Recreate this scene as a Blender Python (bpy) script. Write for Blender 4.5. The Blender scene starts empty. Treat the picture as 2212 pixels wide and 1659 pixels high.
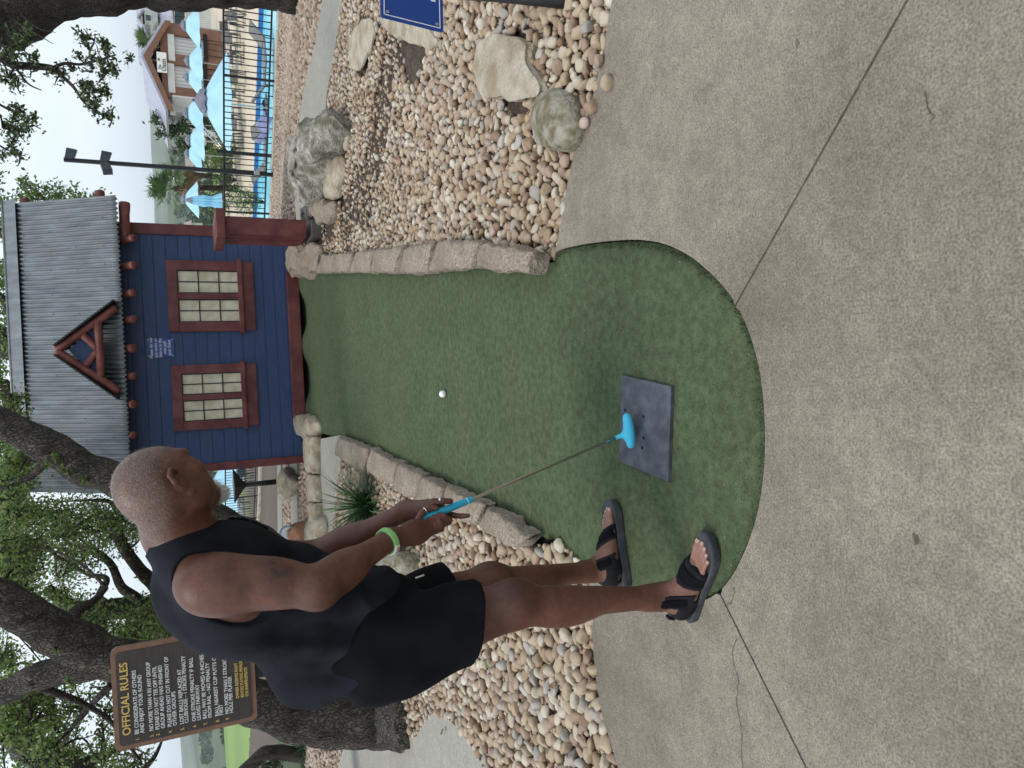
import bpy, bmesh, math, random
import numpy as np
from mathutils import Vector, Matrix, noise as mnoise
random.seed(7); RNG = np.random.default_rng(7)
S = bpy.context.scene; COL = S.collection
# ---------------------------------------------------------------- camera
FPX, HC = 1534.0, 1.6
_p, _t = math.radians(24.8), math.radians(3.0)
_r0 = np.array([1, 0, 0.]); _u0 = np.array([0, math.sin(_p), math.cos(_p)])
FWD = np.array([0, math.cos(_p), -math.sin(_p)])
RGT = math.cos(_t) * _r0 - math.sin(_t) * _u0
UPV = math.cos(_t) * _u0 + math.sin(_t) * _r0
CAM = np.array([0, 0, HC])
cd = bpy.data.cameras.new('camera'); cam = bpy.data.objects.new('camera', cd); COL.objects.link(cam)
cd.sensor_fit = 'HORIZONTAL'; cd.sensor_width = 36.0; cd.lens = 36.0 * FPX / 2212.0
cd.clip_start = 0.05; cd.clip_end = 20000
_m = Matrix(((-UPV[0], RGT[0], -FWD[0]), (-UPV[1], RGT[1], -FWD[1]), (-UPV[2], RGT[2], -FWD[2])))   # the phone was held upright, the file lies on its side
cam.matrix_world = Matrix.Translation(CAM) @ _m.to_4x4()
S.camera = cam
# ---------------------------------------------------------------- sky, sun, exposure
W = bpy.data.worlds.new('World'); S.world = W; W.use_nodes = True
nt = W.node_tree; bg = nt.nodes['Background']
sky = nt.nodes.new('ShaderNodeTexSky'); sky.sky_type = 'NISHITA'; sky.sun_disc = False
SUN_EL, SUN_ROT = math.radians(66), math.radians(245)
sky.sun_elevation = SUN_EL; sky.sun_rotation = SUN_ROT
sky.air_density = 1.0; sky.dust_density = 2.5; sky.ozone_density = 1.0
tc = nt.nodes.new('ShaderNodeTexCoord'); cn = nt.nodes.new('ShaderNodeTexNoise'); cn.inputs['Scale'].default_value = 1.6; cn.inputs['Detail'].default_value = 5
mp = nt.nodes.new('ShaderNodeMapping'); mp.inputs['Scale'].default_value = (1, 1, 3.0)
nt.links.new(tc.outputs['Generated'], mp.inputs['Vector']); nt.links.new(mp.outputs['Vector'], cn.inputs['Vector'])
cr = nt.nodes.new('ShaderNodeValToRGB')
cr.color_ramp.elements[0].position = 0.3; cr.color_ramp.elements[0].color = (7.4, 9.0, 10.5, 1)
cr.color_ramp.elements[1].position = 0.72; cr.color_ramp.elements[1].color = (10.2, 10.9, 11.3, 1)
mx = nt.nodes.new('ShaderNodeMix'); mx.data_type = 'RGBA'; mx.inputs['Factor'].default_value = 0.86
nt.links.new(cn.outputs['Fac'], cr.inputs['Fac'])
nt.links.new(sky.outputs['Color'], mx.inputs['A']); nt.links.new(cr.outputs['Color'], mx.inputs['B'])
nt.links.new(mx.outputs['Result'], bg.inputs['Color']); bg.inputs['Strength'].default_value = 0.092
sl = bpy.data.lights.new('sun', 'SUN'); sl.energy = 1.4; sl.angle = math.radians(18); sl.color = (1, 0.96, 0.9)
so = bpy.data.objects.new('sun', sl); COL.objects.link(so)
so.rotation_euler = (math.pi / 2 - SUN_EL, 0, -SUN_ROT + math.pi)
S.view_settings.view_transform = 'Standard'; S.view_settings.look = 'None'
S.view_settings.gamma = 1; S.view_settings.use_curve_mapping = False; S.view_settings.exposure = 0.30
S.cycles.max_bounces = 6; S.cycles.transparent_max_bounces = 12

# ---------------------------------------------------------------- helpers
def ray(x, y):
    return RGT * ((1659 - y) - 829.5) / FPX - UPV * (x - 1106) / FPX + FWD
def gp(x, y, z=0.0):            # point of the photo on the level z
    d = ray(x, y); return CAM + d * ((z - HC) / d[2])
def yp(x, y, Y):                # point of the photo at the distance Y
    d = ray(x, y); return CAM + d * (Y / d[1])
def ss(a, b, v):
    t = np.clip((v - a) / (b - a), 0, 1); return t * t * (3 - 2 * t)
FE = np.array([0.729, -0.685]); FN = np.array([0.685, 0.729])        # along / across the pool fence
def fs(x, y): return x * FN[0] + (y - 24.4) * FN[1]
def tz(x, y): return -0.85 * ss(-8.4, 0.8, fs(x, y))               # the ground falls towards the pool
def gt(x, y, dz=0.0):           # photo point on the sloping ground
    z = 0.0
    for _ in range(25):
        P = gp(x, y, z + dz); z = 0.5 * z + 0.5 * float(tz(P[0], P[1]))
    return gp(x, y, z + dz)
def vn(v):
    v = np.asarray(v, float); return v / (np.linalg.norm(v) + 1e-12)

def M(name, c1, c2=None, scale=4.0, rough=0.6, metal=0.0, bump=0.0, bscale=60.0, detail=5.0, lo=0.35, hi=0.65, c3=None, s3=0.5, f3=0.5, spec=0.5, stretch=None, attr=None, bdist=0.01):
    m = bpy.data.materials.new(name); m.use_nodes = True; n = m.node_tree.nodes; l = m.node_tree.links
    b = n['Principled BSDF']; b.inputs['Roughness'].default_value = rough; b.inputs['Metallic'].default_value = metal
    b.inputs['Specular IOR Level'].default_value = spec
    t = n.new('ShaderNodeTexCoord'); v = t.outputs['Object']
    if stretch:
        mpn = n.new('ShaderNodeMapping'); mpn.inputs['Scale'].default_value = stretch; l.new(v, mpn.inputs['Vector']); v = mpn.outputs['Vector']
    col = None
    if c2 is not None:
        ns = n.new('ShaderNodeTexNoise'); ns.inputs['Scale'].default_value = scale; ns.inputs['Detail'].default_value = detail; l.new(v, ns.inputs['Vector'])
        r = n.new('ShaderNodeValToRGB'); e = r.color_ramp.elements
        e[0].position = lo; e[0].color = (*c1, 1); e[1].position = hi; e[1].color = (*c2, 1); l.new(ns.outputs['Fac'], r.inputs['Fac']); col = r.outputs['Color']
        if c3 is not None:
            n3 = n.new('ShaderNodeTexNoise'); n3.inputs['Scale'].default_value = s3; n3.inputs['Detail'].default_value = 4; l.new(v, n3.inputs['Vector'])
            r3 = n.new('ShaderNodeMapRange'); r3.inputs['From Min'].default_value = 0.42; r3.inputs['From Max'].default_value = 0.66; r3.inputs['To Max'].default_value = f3; l.new(n3.outputs['Fac'], r3.inputs['Value'])
            m3 = n.new('ShaderNodeMix'); m3.data_type = 'RGBA'; m3.inputs['B'].default_value = (*c3, 1); l.new(r3.outputs['Result'], m3.inputs['Factor']); l.new(col, m3.inputs['A']); col = m3.outputs['Result']
        l.new(col, b.inputs['Base Color'])
    else:
        b.inputs['Base Color'].default_value = (*c1, 1)
    if bump:
        nb = n.new('ShaderNodeTexNoise'); nb.inputs['Scale'].default_value = bscale; nb.inputs['Detail'].default_value = 6; l.new(v, nb.inputs['Vector'])
        bp = n.new('ShaderNodeBump'); bp.inputs['Strength'].default_value = bump; bp.inputs['Distance'].default_value = bdist; l.new(nb.outputs['Fac'], bp.inputs['Height']); l.new(bp.outputs['Normal'], b.inputs['Normal'])
    return m
def RM(name, stops, rough=0.7, attr=True, noise=0.35, nscale=40, bump=0.15, trans=0.0):
    """colour by a per-piece random number (vertex attribute 'rnd' plus the object's own random)"""
    m = bpy.data.materials.new(name); m.use_nodes = True; n = m.node_tree.nodes; l = m.node_tree.links; b = n['Principled BSDF']
    b.inputs['Roughness'].default_value = rough
    a = n.new('ShaderNodeAttribute'); a.attribute_name = 'rnd'; o = n.new('ShaderNodeObjectInfo')
    ad = n.new('ShaderNodeMath'); ad.operation = 'ADD'; l.new(a.outputs['Fac'], ad.inputs[0]); l.new(o.outputs['Random'], ad.inputs[1])
    fr = n.new('ShaderNodeMath'); fr.operation = 'FRACT'; l.new(ad.outputs[0], fr.inputs[0])
    r = n.new('ShaderNodeValToRGB'); cr = r.color_ramp
    while len(cr.elements) < len(stops): cr.elements.new(0.5)
    for e, (p, c) in zip(cr.elements, stops): e.position = p; e.color = (*c, 1)
    l.new(fr.outputs[0], r.inputs['Fac'])
    t = n.new('ShaderNodeTexCoord'); ns = n.new('ShaderNodeTexNoise'); ns.inputs['Scale'].default_value = nscale; ns.inputs['Detail'].default_value = 5; l.new(t.outputs['Object'], ns.inputs['Vector'])
    mr = n.new('ShaderNodeMapRange'); mr.inputs['To Min'].default_value = 1 - noise; mr.inputs['To Max'].default_value = 1 + noise; l.new(ns.outputs['Fac'], mr.inputs['Value'])
    mu = n.new('ShaderNodeMix'); mu.data_type = 'RGBA'; mu.blend_type = 'MULTIPLY'; mu.inputs['Factor'].default_value = 1
    l.new(r.outputs['Color'], mu.inputs['A']); l.new(mr.outputs['Result'], mu.inputs['B']); l.new(mu.outputs['Result'], b.inputs['Base Color'])
    if bump:
        bp = n.new('ShaderNodeBump'); bp.inputs['Strength'].default_value = bump; bp.inputs['Distance'].default_value = 0.01; l.new(ns.outputs['Fac'], bp.inputs['Height']); l.new(bp.outputs['Normal'], b.inputs['Normal'])
    if trans:
        tr = n.new('ShaderNodeBsdfTranslucent'); l.new(mu.outputs['Result'], tr.inputs['Color'])
        ms = n.new('ShaderNodeMixShader'); ms.inputs['Fac'].default_value = trans; out = n['Material Output']
        l.new(b.outputs['BSDF'], ms.inputs[1]); l.new(tr.outputs['BSDF'], ms.inputs[2]); l.new(ms.outputs['Shader'], out.inputs['Surface'])
    return m

def mesh_np(name, V, F4=None, F3=None, smooth=False, attrs=None):
    me = bpy.data.meshes.new(name); V = np.asarray(V, np.float32)
    parts = []; tot = []
    if F3 is not None and len(F3): parts.append(np.asarray(F3, np.int32).ravel()); tot.append(np.full(len(F3), 3, np.int32))
    if F4 is not None and len(F4): parts.append(np.asarray(F4, np.int32).ravel()); tot.append(np.full(len(F4), 4, np.int32))
    L = np.concatenate(parts); T = np.concatenate(tot)
    me.vertices.add(len(V)); me.vertices.foreach_set('co', V.ravel())
    me.loops.add(len(L)); me.loops.foreach_set('vertex_index', L)
    me.polygons.add(len(T)); me.polygons.foreach_set('loop_start', np.concatenate([[0], np.cumsum(T)[:-1]]).astype(np.int32))
    me.update(calc_edges=True)
    if smooth: me.polygons.foreach_set('use_smooth', np.ones(len(T), bool))
    for k, a in (attrs or {}).items():
        a = np.asarray(a, np.float32)
        if a.ndim == 1: me.attributes.new(k, 'FLOAT', 'POINT').data.foreach_set('value', a)
        else: me.attributes.new(k, 'FLOAT_COLOR', 'POINT').data.foreach_set('color', np.c_[a, np.ones(len(a))].astype(np.float32).ravel())
    me.validate(); return me
def link(name, me, mat, parent=None, loc=None):
    o = bpy.data.objects.new(name, me); COL.objects.link(o)
    if mat is not None and not len(me.materials): me.materials.append(mat)
    if parent is not None: o.parent = parent
    if loc is not None: o.location = loc
    return o
def tag(o, label=None, cat=None, group=None, kind=None):
    if label: o['label'] = label
    if cat: o['category'] = cat
    if group: o['group'] = group
    if kind: o['kind'] = kind
    return o
def thing(name, label, cat, loc=(0, 0, 0), rz=0.0, group=None):
    o = bpy.data.objects.new(name, None); COL.objects.link(o); o.empty_display_size = 0.1
    o.location = tuple(loc); o.rotation_euler = (0, 0, rz); return tag(o, label, cat, group)
def copy_tree(o, parent=None):
    c = o.copy(); COL.objects.link(c)
    if parent is not None: c.parent = parent
    for ch in list(o.children): copy_tree(ch, c)
    return c
class MB:
    """collects shapes, builds ONE mesh object"""
    def __init__(s): s.v = []; s.f = []; s.n = 0
    def add(s, V, F):
        s.v += [tuple(map(float, a)) for a in V]; s.f += [tuple(i + s.n for i in f) for f in F]; s.n += len(V); return s
    def box(s, c, size, rot=None, bev=0.0):
        x, y, z = [a / 2 for a in size]
        if bev > 0:
            b = min(bev, x * .9, y * .9, z * .9); V = []; 
            bm = bmesh.new(); bmesh.ops.create_cube(bm, size=1)
            for v in bm.verts: v.co = Vector((v.co.x * 2 * x, v.co.y * 2 * y, v.co.z * 2 * z))
            bmesh.ops.bevel(bm, geom=bm.edges[:], offset=b, segments=2, affect='EDGES', profile=0.6)
            bm.verts.index_update(); V = [np.array(v.co) for v in bm.verts]; F = [tuple(v.index for v in f.verts) for f in bm.faces]; bm.free()
        else:
            V = [np.array((a * x, b_ * y, c_ * z)) for a in (-1, 1) for b_ in (-1, 1) for c_ in (-1, 1)]
            F = [(0, 1, 3, 2), (4, 6, 7, 5), (0, 4, 5, 1), (2, 3, 7, 6), (0, 2, 6, 4), (1, 5, 7, 3)]
        Rm = np.eye(3) if rot is None else np.array(rot)
        return s.add([Rm @ v + np.asarray(c, float) for v in V], F)
    def bar(s, a, b, w, h=None, up=(0, 0, 1), bev=0.0):
        a = np.asarray(a, float); b = np.asarray(b, float); h = h or w
        d = vn(b - a); u = np.asarray(up, float)
        if abs(d @ u) > 0.95: u = np.array([1., 0, 0]) if abs(d[0]) < .9 else np.array([0, 1., 0])
        q = vn(np.cross(u, d)); u = np.cross(d, q)
        return s.box((a + b) / 2, (np.linalg.norm(b - a), w, h), np.column_stack([d, q, u]), bev)
    def tube(s, pts, rad, n=8, caps=True, ell=None):
        P = [np.asarray(p, float) for p in pts]; k = len(P)
        rad = [rad] * k if np.isscalar(rad) else list(rad)
        T = [vn(P[min(i + 1, k - 1)] - P[max(i - 1, 0)]) for i in range(k)]
        u = np.array([0, 0, 1.]) if abs(T[0][2]) < .9 else np.array([1., 0, 0])
        u = vn(u - T[0] * (u @ T[0])); V = []
        for i in range(k):
            u = vn(u - T[i] * (u @ T[i])); w = np.cross(T[i], u)
            for j in range(n):
                a = 2 * math.pi * j / n; V.append(P[i] + rad[i] * (math.cos(a) * u + math.sin(a) * w))
        F = [(i * n + j, i * n + (j + 1) % n, (i + 1) * n + (j + 1) % n, (i + 1) * n + j) for i in range(k - 1) for j in range(n)]
        if caps: F += [tuple(range(n - 1, -1, -1)), tuple((k - 1) * n + j for j in range(n))]
        return s.add(V, F)
    def lathe(s, c, prof, n=16, rot=None):
        Rm = np.eye(3) if rot is None else np.array(rot); c = np.asarray(c, float); V = []
        for r, z in prof:
            for j in range(n):
                a = 2 * math.pi * j / n; V.append(c + Rm @ np.array((r * math.cos(a), r * math.sin(a), z)))
        k = len(prof)
        F = [(i * n + j, i * n + (j + 1) % n, (i + 1) * n + (j + 1) % n, (i + 1) * n + j) for i in range(k - 1) for j in range(n)]
        F += [tuple(range(n - 1, -1, -1)), tuple((k - 1) * n + j for j in range(n))]
        return s.add(V, F)
    def prism(s, poly, ext):        # polygon (list of 3-D points) swept by vector ext
        P = [np.asarray(p, float) for p in poly]; e = np.asarray(ext, float); k = len(P)
        F = [tuple(range(k)), tuple(range(2 * k - 1, k - 1, -1))] + [(i, k + i, k + (i + 1) % k, (i + 1) % k) for i in range(k)]
        return s.add(P + [p + e for p in P], F)
    def build(s, name, mat, parent=None, smooth=False, jit=0.0, local=False, nrm=True):
        o = np.zeros(3) if (parent is None or local) else np.array(wloc(parent))
        me = bpy.data.meshes.new(name); V = np.array(s.v) - o
        if jit: V = V + np.random.default_rng(len(V)).normal(0, jit, V.shape)
        me.from_pydata([tuple(v) for v in V], [], s.f)
        if nrm:
            bm = bmesh.new(); bm.from_mesh(me); bmesh.ops.recalc_face_normals(bm, faces=bm.faces[:]); bm.to_mesh(me); bm.free()
        me.update()
        if smooth: me.polygons.foreach_set('use_smooth', np.ones(len(me.polygons), bool))
        me.materials.append(mat)
        return link(name, me, None, parent)
def wloc(o):
    p = np.array(o.location)
    while o.parent is not None: o = o.parent; p = p + np.array(o.location)
    return p
def fill_poly(outer, holes=(), z=0.0, skirt=0.0, bev=0.006):
    """flat polygon with holes, edge turned down"""
    bm = bmesh.new(); edges = []
    for loop in [outer, *holes]:
        vs = [bm.verts.new((p[0], p[1], p[2] if len(p) > 2 else z)) for p in loop]
        edges += [bm.edges.new((vs[i], vs[(i + 1) % len(vs)])) for i in range(len(vs))]
    bmesh.ops.triangle_fill(bm, use_beauty=True, edges=edges)
    for f in bm.faces:
        if f.normal.z < 0: f.normal_flip()
    if skirt:
        be = [e for e in bm.edges if len(e.link_faces) == 1]
        r = bmesh.ops.extrude_edge_only(bm, edges=be)
        for v in [g for g in r['geom'] if isinstance(g, bmesh.types.BMVert)]: v.co.z -= skirt
    me = bpy.data.meshes.new('sheet'); bm.to_mesh(me); bm.free(); return me
def smooth_loop(pts, n=4, closed=True):
    P = [np.asarray(p, float) for p in pts]; k = len(P); out = []
    for i in range(k if closed else k - 1):
        p0, p1, p2, p3 = [P[(i + d) % k] if closed else P[min(max(i + d, 0), k - 1)] for d in (-1, 0, 1, 2)]
        for j in range(n):
            t = j / n; out.append(0.5 * ((2 * p1) + (-p0 + p2) * t + (2 * p0 - 5 * p1 + 4 * p2 - p3) * t * t + (-p0 + 3 * p1 - 3 * p2 + p3) * t ** 3))
    if not closed: out.append(P[-1])
    return out
def inpoly(x, y, poly):
    poly = np.asarray(poly)[:, :2]; c = np.zeros(np.shape(x), bool); j = len(poly) - 1
    for i in range(len(poly)):
        xi, yi = poly[i]; xj, yj = poly[j]
        c ^= ((yi > y) != (yj > y)) & (x < (xj - xi) * (y - yi) / (yj - yi + 1e-12) + xi); j = i
    return c
def proj(P):
    v = np.asarray(P) - CAM; dz = v @ FWD
    return 1106 - FPX * (v @ UPV) / dz, 1659 - (829.5 + FPX * (v @ RGT) / dz), dz
def seg_text(name, body, size, mat, parent, mtx, align='LEFT', spacing=1.0, ext=0.001, bold=0.0, sx=1.0):
    cu = bpy.data.curves.new(name, 'FONT'); cu.body = body; cu.size = size; cu.align_x = align; cu.extrude = ext; cu.offset = bold; cu.space_line = spacing
    cu.resolution_u = 3
    o = bpy.data.objects.new(name, cu); COL.objects.link(o)
    dg = bpy.context.evaluated_depsgraph_get(); me = bpy.data.meshes.new_from_object(o.evaluated_get(dg)); bpy.data.objects.remove(o)
    me.name = name; me.materials.clear(); me.materials.append(mat)
    if sx != 1: me.transform(Matrix.Diagonal((sx, 1, 1, 1)))
    me.transform(mtx); r = link(name, me, None, parent); return r
def ico(sub):
    bm = bmesh.new(); bmesh.ops.create_icosphere(bm, subdivisions=sub, radius=1); bm.verts.index_update()
    V = np.array([v.co for v in bm.verts]); F = np.array([[v.index for v in f.verts] for f in bm.faces]); bm.free(); return V, F
# ================================================================ SETTING
def concrete_mat(name, base, dark, light, lines=0.25):
    m = M(name, dark, light, scale=9, rough=0.85, lo=0.3, hi=0.72, c3=base, s3=0.85, f3=0.9, bump=0.0)
    n = m.node_tree.nodes; l = m.node_tree.links; b = n['Principled BSDF']; t = [x for x in n if x.type == 'TEX_COORD'][0]
    src = b.inputs['Base Color'].links[0].from_socket
    sp = n.new('ShaderNodeTexNoise'); sp.inputs['Scale'].default_value = 150; sp.inputs['Detail'].default_value = 3; l.new(t.outputs['Object'], sp.inputs['Vector'])
    sp2 = n.new('ShaderNodeTexNoise'); sp2.inputs['Scale'].default_value = 38; sp2.inputs['Detail'].default_value = 5; l.new(t.outputs['Object'], sp2.inputs['Vector'])
    a = n.new('ShaderNodeMapRange'); a.inputs['From Min'].default_value = 0.3; a.inputs['From Max'].default_value = 0.7; a.inputs['To Min'].default_value = 0.62; a.inputs['To Max'].default_value = 1.38; l.new(sp.outputs['Fac'], a.inputs['Value'])
    a2 = n.new('ShaderNodeMapRange'); a2.inputs['From Min'].default_value = 0.3; a2.inputs['From Max'].default_value = 0.7; a2.inputs['To Min'].default_value = 0.84; a2.inputs['To Max'].default_value = 1.16; l.new(sp2.outputs['Fac'], a2.inputs['Value'])
    mu = n.new('ShaderNodeMath'); mu.operation = 'MULTIPLY'; l.new(a.outputs[0], mu.inputs[0]); l.new(a2.outputs[0], mu.inputs[1])
    # dark specks and pale specks of the exposed aggregate
    vo = n.new('ShaderNodeTexVoronoi'); vo.inputs['Scale'].default_value = 75; l.new(t.outputs['Object'], vo.inputs['Vector'])
    vm = n.new('ShaderNodeMapRange'); vm.inputs['From Min'].default_value = 0.1; vm.inputs['From Max'].default_value = 0.2; vm.inputs['To Min'].default_value = 0.7; vm.inputs['To Max'].default_value = 1.0; l.new(vo.outputs['Distance'], vm.inputs['Value'])
    mu2 = n.new('ShaderNodeMath'); mu2.operation = 'MULTIPLY'; l.new(mu.outputs[0], mu2.inputs[0]); l.new(vm.outputs[0], mu2.inputs[1])
    mm = n.new('ShaderNodeMix'); mm.data_type = 'RGBA'; mm.blend_type = 'MULTIPLY'; mm.inputs['Factor'].default_value = 1
    l.new(src, mm.inputs['A']); l.new(mu2.outputs[0], mm.inputs['B']); l.new(mm.outputs['Result'], b.inputs['Base Color'])
    bp = n.new('ShaderNodeBump'); bp.inputs['Strength'].default_value = 0.5; bp.inputs['Distance'].default_value = 0.004; l.new(mu.outputs[0], bp.inputs['Height']); l.new(bp.outputs['Normal'], b.inputs['Normal'])
    return m
m_conc = concrete_mat('concrete', (0.136, 0.113, 0.087), (0.206, 0.174, 0.136), (0.276, 0.236, 0.186))
m_conc2 = concrete_mat('concrete_pale', (0.30, 0.28, 0.24), (0.29, 0.27, 0.23), (0.37, 0.345, 0.30))
m_soil = M('soil', (0.035, 0.022, 0.017), (0.10, 0.07, 0.05), scale=30, rough=0.95, bump=0.8, bscale=90)
m_joint = M('joint_dirt', (0.07, 0.055, 0.04), (0.15, 0.12, 0.095), scale=25, rough=0.95)

# ---- terrain: one sheet to the horizon
def far_z(x, y):
    s = fs(x, y); d = np.hypot(x, y)
    z = tz(x, y) - 0.07 - .25 * (ss(1.5, 3, y) * ss(11.9, 11.3, y) * ss(-.75, -.4, x) * ss(2.3, 1.9, x))
    z = z - 1.85 * ss(1.25, 1.9, s)                       # drop behind the fence kerb (under pool and deck)
    z = z - 16 * ss(62, 190, s) - 25 * ss(160, 700, d)
    return z
g1 = np.concatenate([-np.geomspace(60, 9000, 40)[::-1], np.linspace(-58, 58, 175), np.geomspace(60, 9000, 40)])
g2 = np.concatenate([-np.geomspace(12, 300, 12)[::-1], np.linspace(-10, 75, 190), np.geomspace(77, 12000, 60)])
GX, GY = np.meshgrid(g1, g2, indexing='ij'); GZ = far_z(GX, GY)
nz = np.array([[mnoise.noise(Vector((x * .004, y * .004, 3))) for y in g2] for x in g1])
GZ += nz * 12 * ss(250, 1500, np.hypot(GX, GY))
ii = np.arange(GX.size).reshape(GX.shape)
F = np.stack([ii[:-1, :-1], ii[1:, :-1], ii[1:, 1:], ii[:-1, 1:]], -1).reshape(-1, 4)
gm = bpy.data.materials.new('ground'); gm.use_nodes = True; n = gm.node_tree.nodes; l = gm.node_tree.links; b = n['Principled BSDF']; b.inputs['Roughness'].default_value = 0.95
t = n.new('ShaderNodeTexCoord'); dist = n.new('ShaderNodeVectorMath'); dist.operation = 'LENGTH'; l.new(t.outputs['Object'], dist.inputs[0])
mr = n.new('ShaderNodeMapRange'); mr.inputs['From Min'].default_value = 60; mr.inputs['From Max'].default_value = 80; l.new(dist.outputs['Value'], mr.inputs['Value'])
na = n.new('ShaderNodeTexNoise'); na.inputs['Scale'].default_value = 40; na.inputs['Detail'].default_value = 5; l.new(t.outputs['Object'], na.inputs['Vector'])
ra = n.new('ShaderNodeValToRGB'); ra.color_ramp.elements[0].color = (0.035, 0.022, 0.017, 1); ra.color_ramp.elements[1].color = (0.16, 0.115, 0.085, 1); l.new(na.outputs['Fac'], ra.inputs['Fac'])
nb_ = n.new('ShaderNodeTexNoise'); nb_.inputs['Scale'].default_value = 0.006; nb_.inputs['Detail'].default_value = 6; l.new(t.outputs['Object'], nb_.inputs['Vector'])
rb = n.new('ShaderNodeValToRGB'); e = rb.color_ramp.elements; e[0].position = 0.42; e[0].color = (0.20, 0.30, 0.075, 1); e[1].position = 0.6; e[1].color = (0.07, 0.12, 0.045, 1); l.new(nb_.outputs['Fac'], rb.inputs['Fac'])
mx = n.new('ShaderNodeMix'); mx.data_type = 'RGBA'; l.new(mr.outputs['Result'], mx.inputs['Factor']); l.new(ra.outputs['Color'], mx.inputs['A']); l.new(rb.outputs['Color'], mx.inputs['B']); l.new(mx.outputs['Result'], b.inputs['Base Color'])
tag(link('ground', mesh_np('ground', np.stack([GX.ravel(), GY.ravel(), GZ.ravel()], -1), F4=F, smooth=True), gm), kind='structure')

# ---- the green
TURF_R = [(1196, 566), (1205, 545), (1260, 531), (1330, 523), (1380, 522), (1430, 530), (1480, 552), (1520, 582), (1560, 622), (1590, 665), (1615, 720), (1635, 790), (1645, 860), (1649, 940), (1646, 1020), (1636, 1090), (1620, 1150), (1600, 1200), (1577, 1243)]
TURF_L = [(1545, 1278), (1500, 1300), (1440, 1310), (1380, 1296), (1300, 1262), (1240, 1207), (1205, 1172), (1182, 1160)]
front = [gp(x, y) for x, y in TURF_R + TURF_L]
front_s = smooth_loop(front, 5, closed=False)
ST_L_IN = [(1180, 1166), (1110, 1112), (1060, 1087), (1000, 1061), (960, 1037), (900, 1010), (850, 990), (800, 962), (745, 941)]
left_in = [gp(x, y) for x, y in ST_L_IN]
ST_R_IN = [(645, 588), (700, 588), (760, 587), (830, 588), (900, 590), (980, 587), (1060, 581), (1185, 591)]
right_in = [gp(x, y) for x, y in ST_R_IN]
turf_poly = [p + np.array([-0.05, 0, 0]) if i > 0 else p for i, p in enumerate(left_in)] + [gp(700, 938), gp(672, 925), np.array([-0.45, 11.2, 0]), np.array([1.95, 11.2, 0])] + [p + np.array([0.05, 0, 0]) for p in right_in[1:]]
turf_all = [np.array(p[:2]) for p in front_s] + [np.array(p[:2]) for p in turf_poly]
HOL = []
def turf_z(x, y):
    z = np.full(np.shape(x), -0.010)
    z = z - 0.005 * np.sin(x * 2.1) * np.sin(y * 1.3)
    for px, py, rr in [(645, 672, .25), (665, 815, .27)]:       # two worn hollows in front of the house
        c = gp(px + 10, py); c[1] = 10.6; HOL.append(c); z = z - 0.085 * np.exp(-((x - c[0]) / (rr * 1.15)) ** 4) * ss(10.0, 10.75, y)
    return z
bm = bmesh.new(); edges = []
vs = [bm.verts.new((p[0], p[1], 0)) for p in turf_all]
for i in range(len(vs)): edges.append(bm.edges.new((vs[i], vs[(i + 1) % len(vs)])))
bmesh.ops.triangle_fill(bm, use_beauty=True, edges=edges)
for k in range(5):
    le = [e for e in bm.edges if e.calc_length() > 0.16]
    if not le: break
    bmesh.ops.subdivide_edges(bm, edges=le, cuts=1); bmesh.ops.triangulate(bm, faces=bm.faces[:])
turf_z(0., 0.)
for k in range(4):
    le = [e for e in bm.edges if e.calc_length() > .045 and min(np.hypot(*(np.array((e.verts[0].co + e.verts[1].co)[:2]) / 2 - h_[:2])) for h_ in HOL[:2]) < .62]
    if not le: break
    bmesh.ops.subdivide_edges(bm, edges=le, cuts=1); bmesh.ops.triangulate(bm, faces=bm.faces[:])
for v in bm.verts: v.co.z = float(turf_z(v.co.x, v.co.y))
be = [e for e in bm.edges if len(e.link_faces) == 1]
r = bmesh.ops.extrude_edge_only(bm, edges=be)
for v in [g for g in r['geom'] if isinstance(g, bmesh.types.BMVert)]: v.co.z = -0.26
bmesh.ops.recalc_face_normals(bm, faces=bm.faces[:])
for f in bm.faces: f.smooth = f.normal.z > .5 or f.normal.z < -.5
me = bpy.data.meshes.new('putting_green'); bm.to_mesh(me); bm.free()
m_turf = M('turf', (0.064, 0.086, 0.045), (0.081, 0.106, 0.057), scale=3.2, rough=0.95, lo=0.25, hi=0.75, c3=(0.086, 0.100, 0.052), s3=1.1, f3=0.45, spec=0.15)
n = m_turf.node_tree.nodes; l = m_turf.node_tree.links; b = n['Principled BSDF']; t = [x for x in n if x.type == 'TEX_COORD'][0]
src = b.inputs['Base Color'].links[0].from_socket
f1 = n.new('ShaderNodeTexNoise'); f1.inputs['Scale'].default_value = 160; f1.inputs['Detail'].default_value = 4; l.new(t.outputs['Object'], f1.inputs['Vector'])
f2 = n.new('ShaderNodeTexNoise'); f2.inputs['Scale'].default_value = 30; f2.inputs['Detail'].default_value = 5; l.new(t.outputs['Object'], f2.inputs['Vector'])
q1 = n.new('ShaderNodeMapRange'); q1.inputs['From Min'].default_value = 0.3; q1.inputs['From Max'].default_value = 0.7; q1.inputs['To Min'].default_value = 0.80; q1.inputs['To Max'].default_value = 1.2; l.new(f1.outputs['Fac'], q1.inputs['Value'])
q2 = n.new('ShaderNodeMapRange'); q2.inputs['From Min'].default_value = 0.3; q2.inputs['From Max'].default_value = 0.7; q2.inputs['To Min'].default_value = 0.75; q2.inputs['To Max'].default_value = 1.25; l.new(f2.outputs['Fac'], q2.inputs['Value'])
qm = n.new('ShaderNodeMath'); qm.operation = 'MULTIPLY'; l.new(q1.outputs[0], qm.inputs[0]); l.new(q2.outputs[0], qm.inputs[1])
mm = n.new('ShaderNodeMix'); mm.data_type = 'RGBA'; mm.blend_type = 'MULTIPLY'; mm.inputs['Factor'].default_value = 1; l.new(src, mm.inputs['A']); l.new(qm.outputs[0], mm.inputs['B'])
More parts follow.
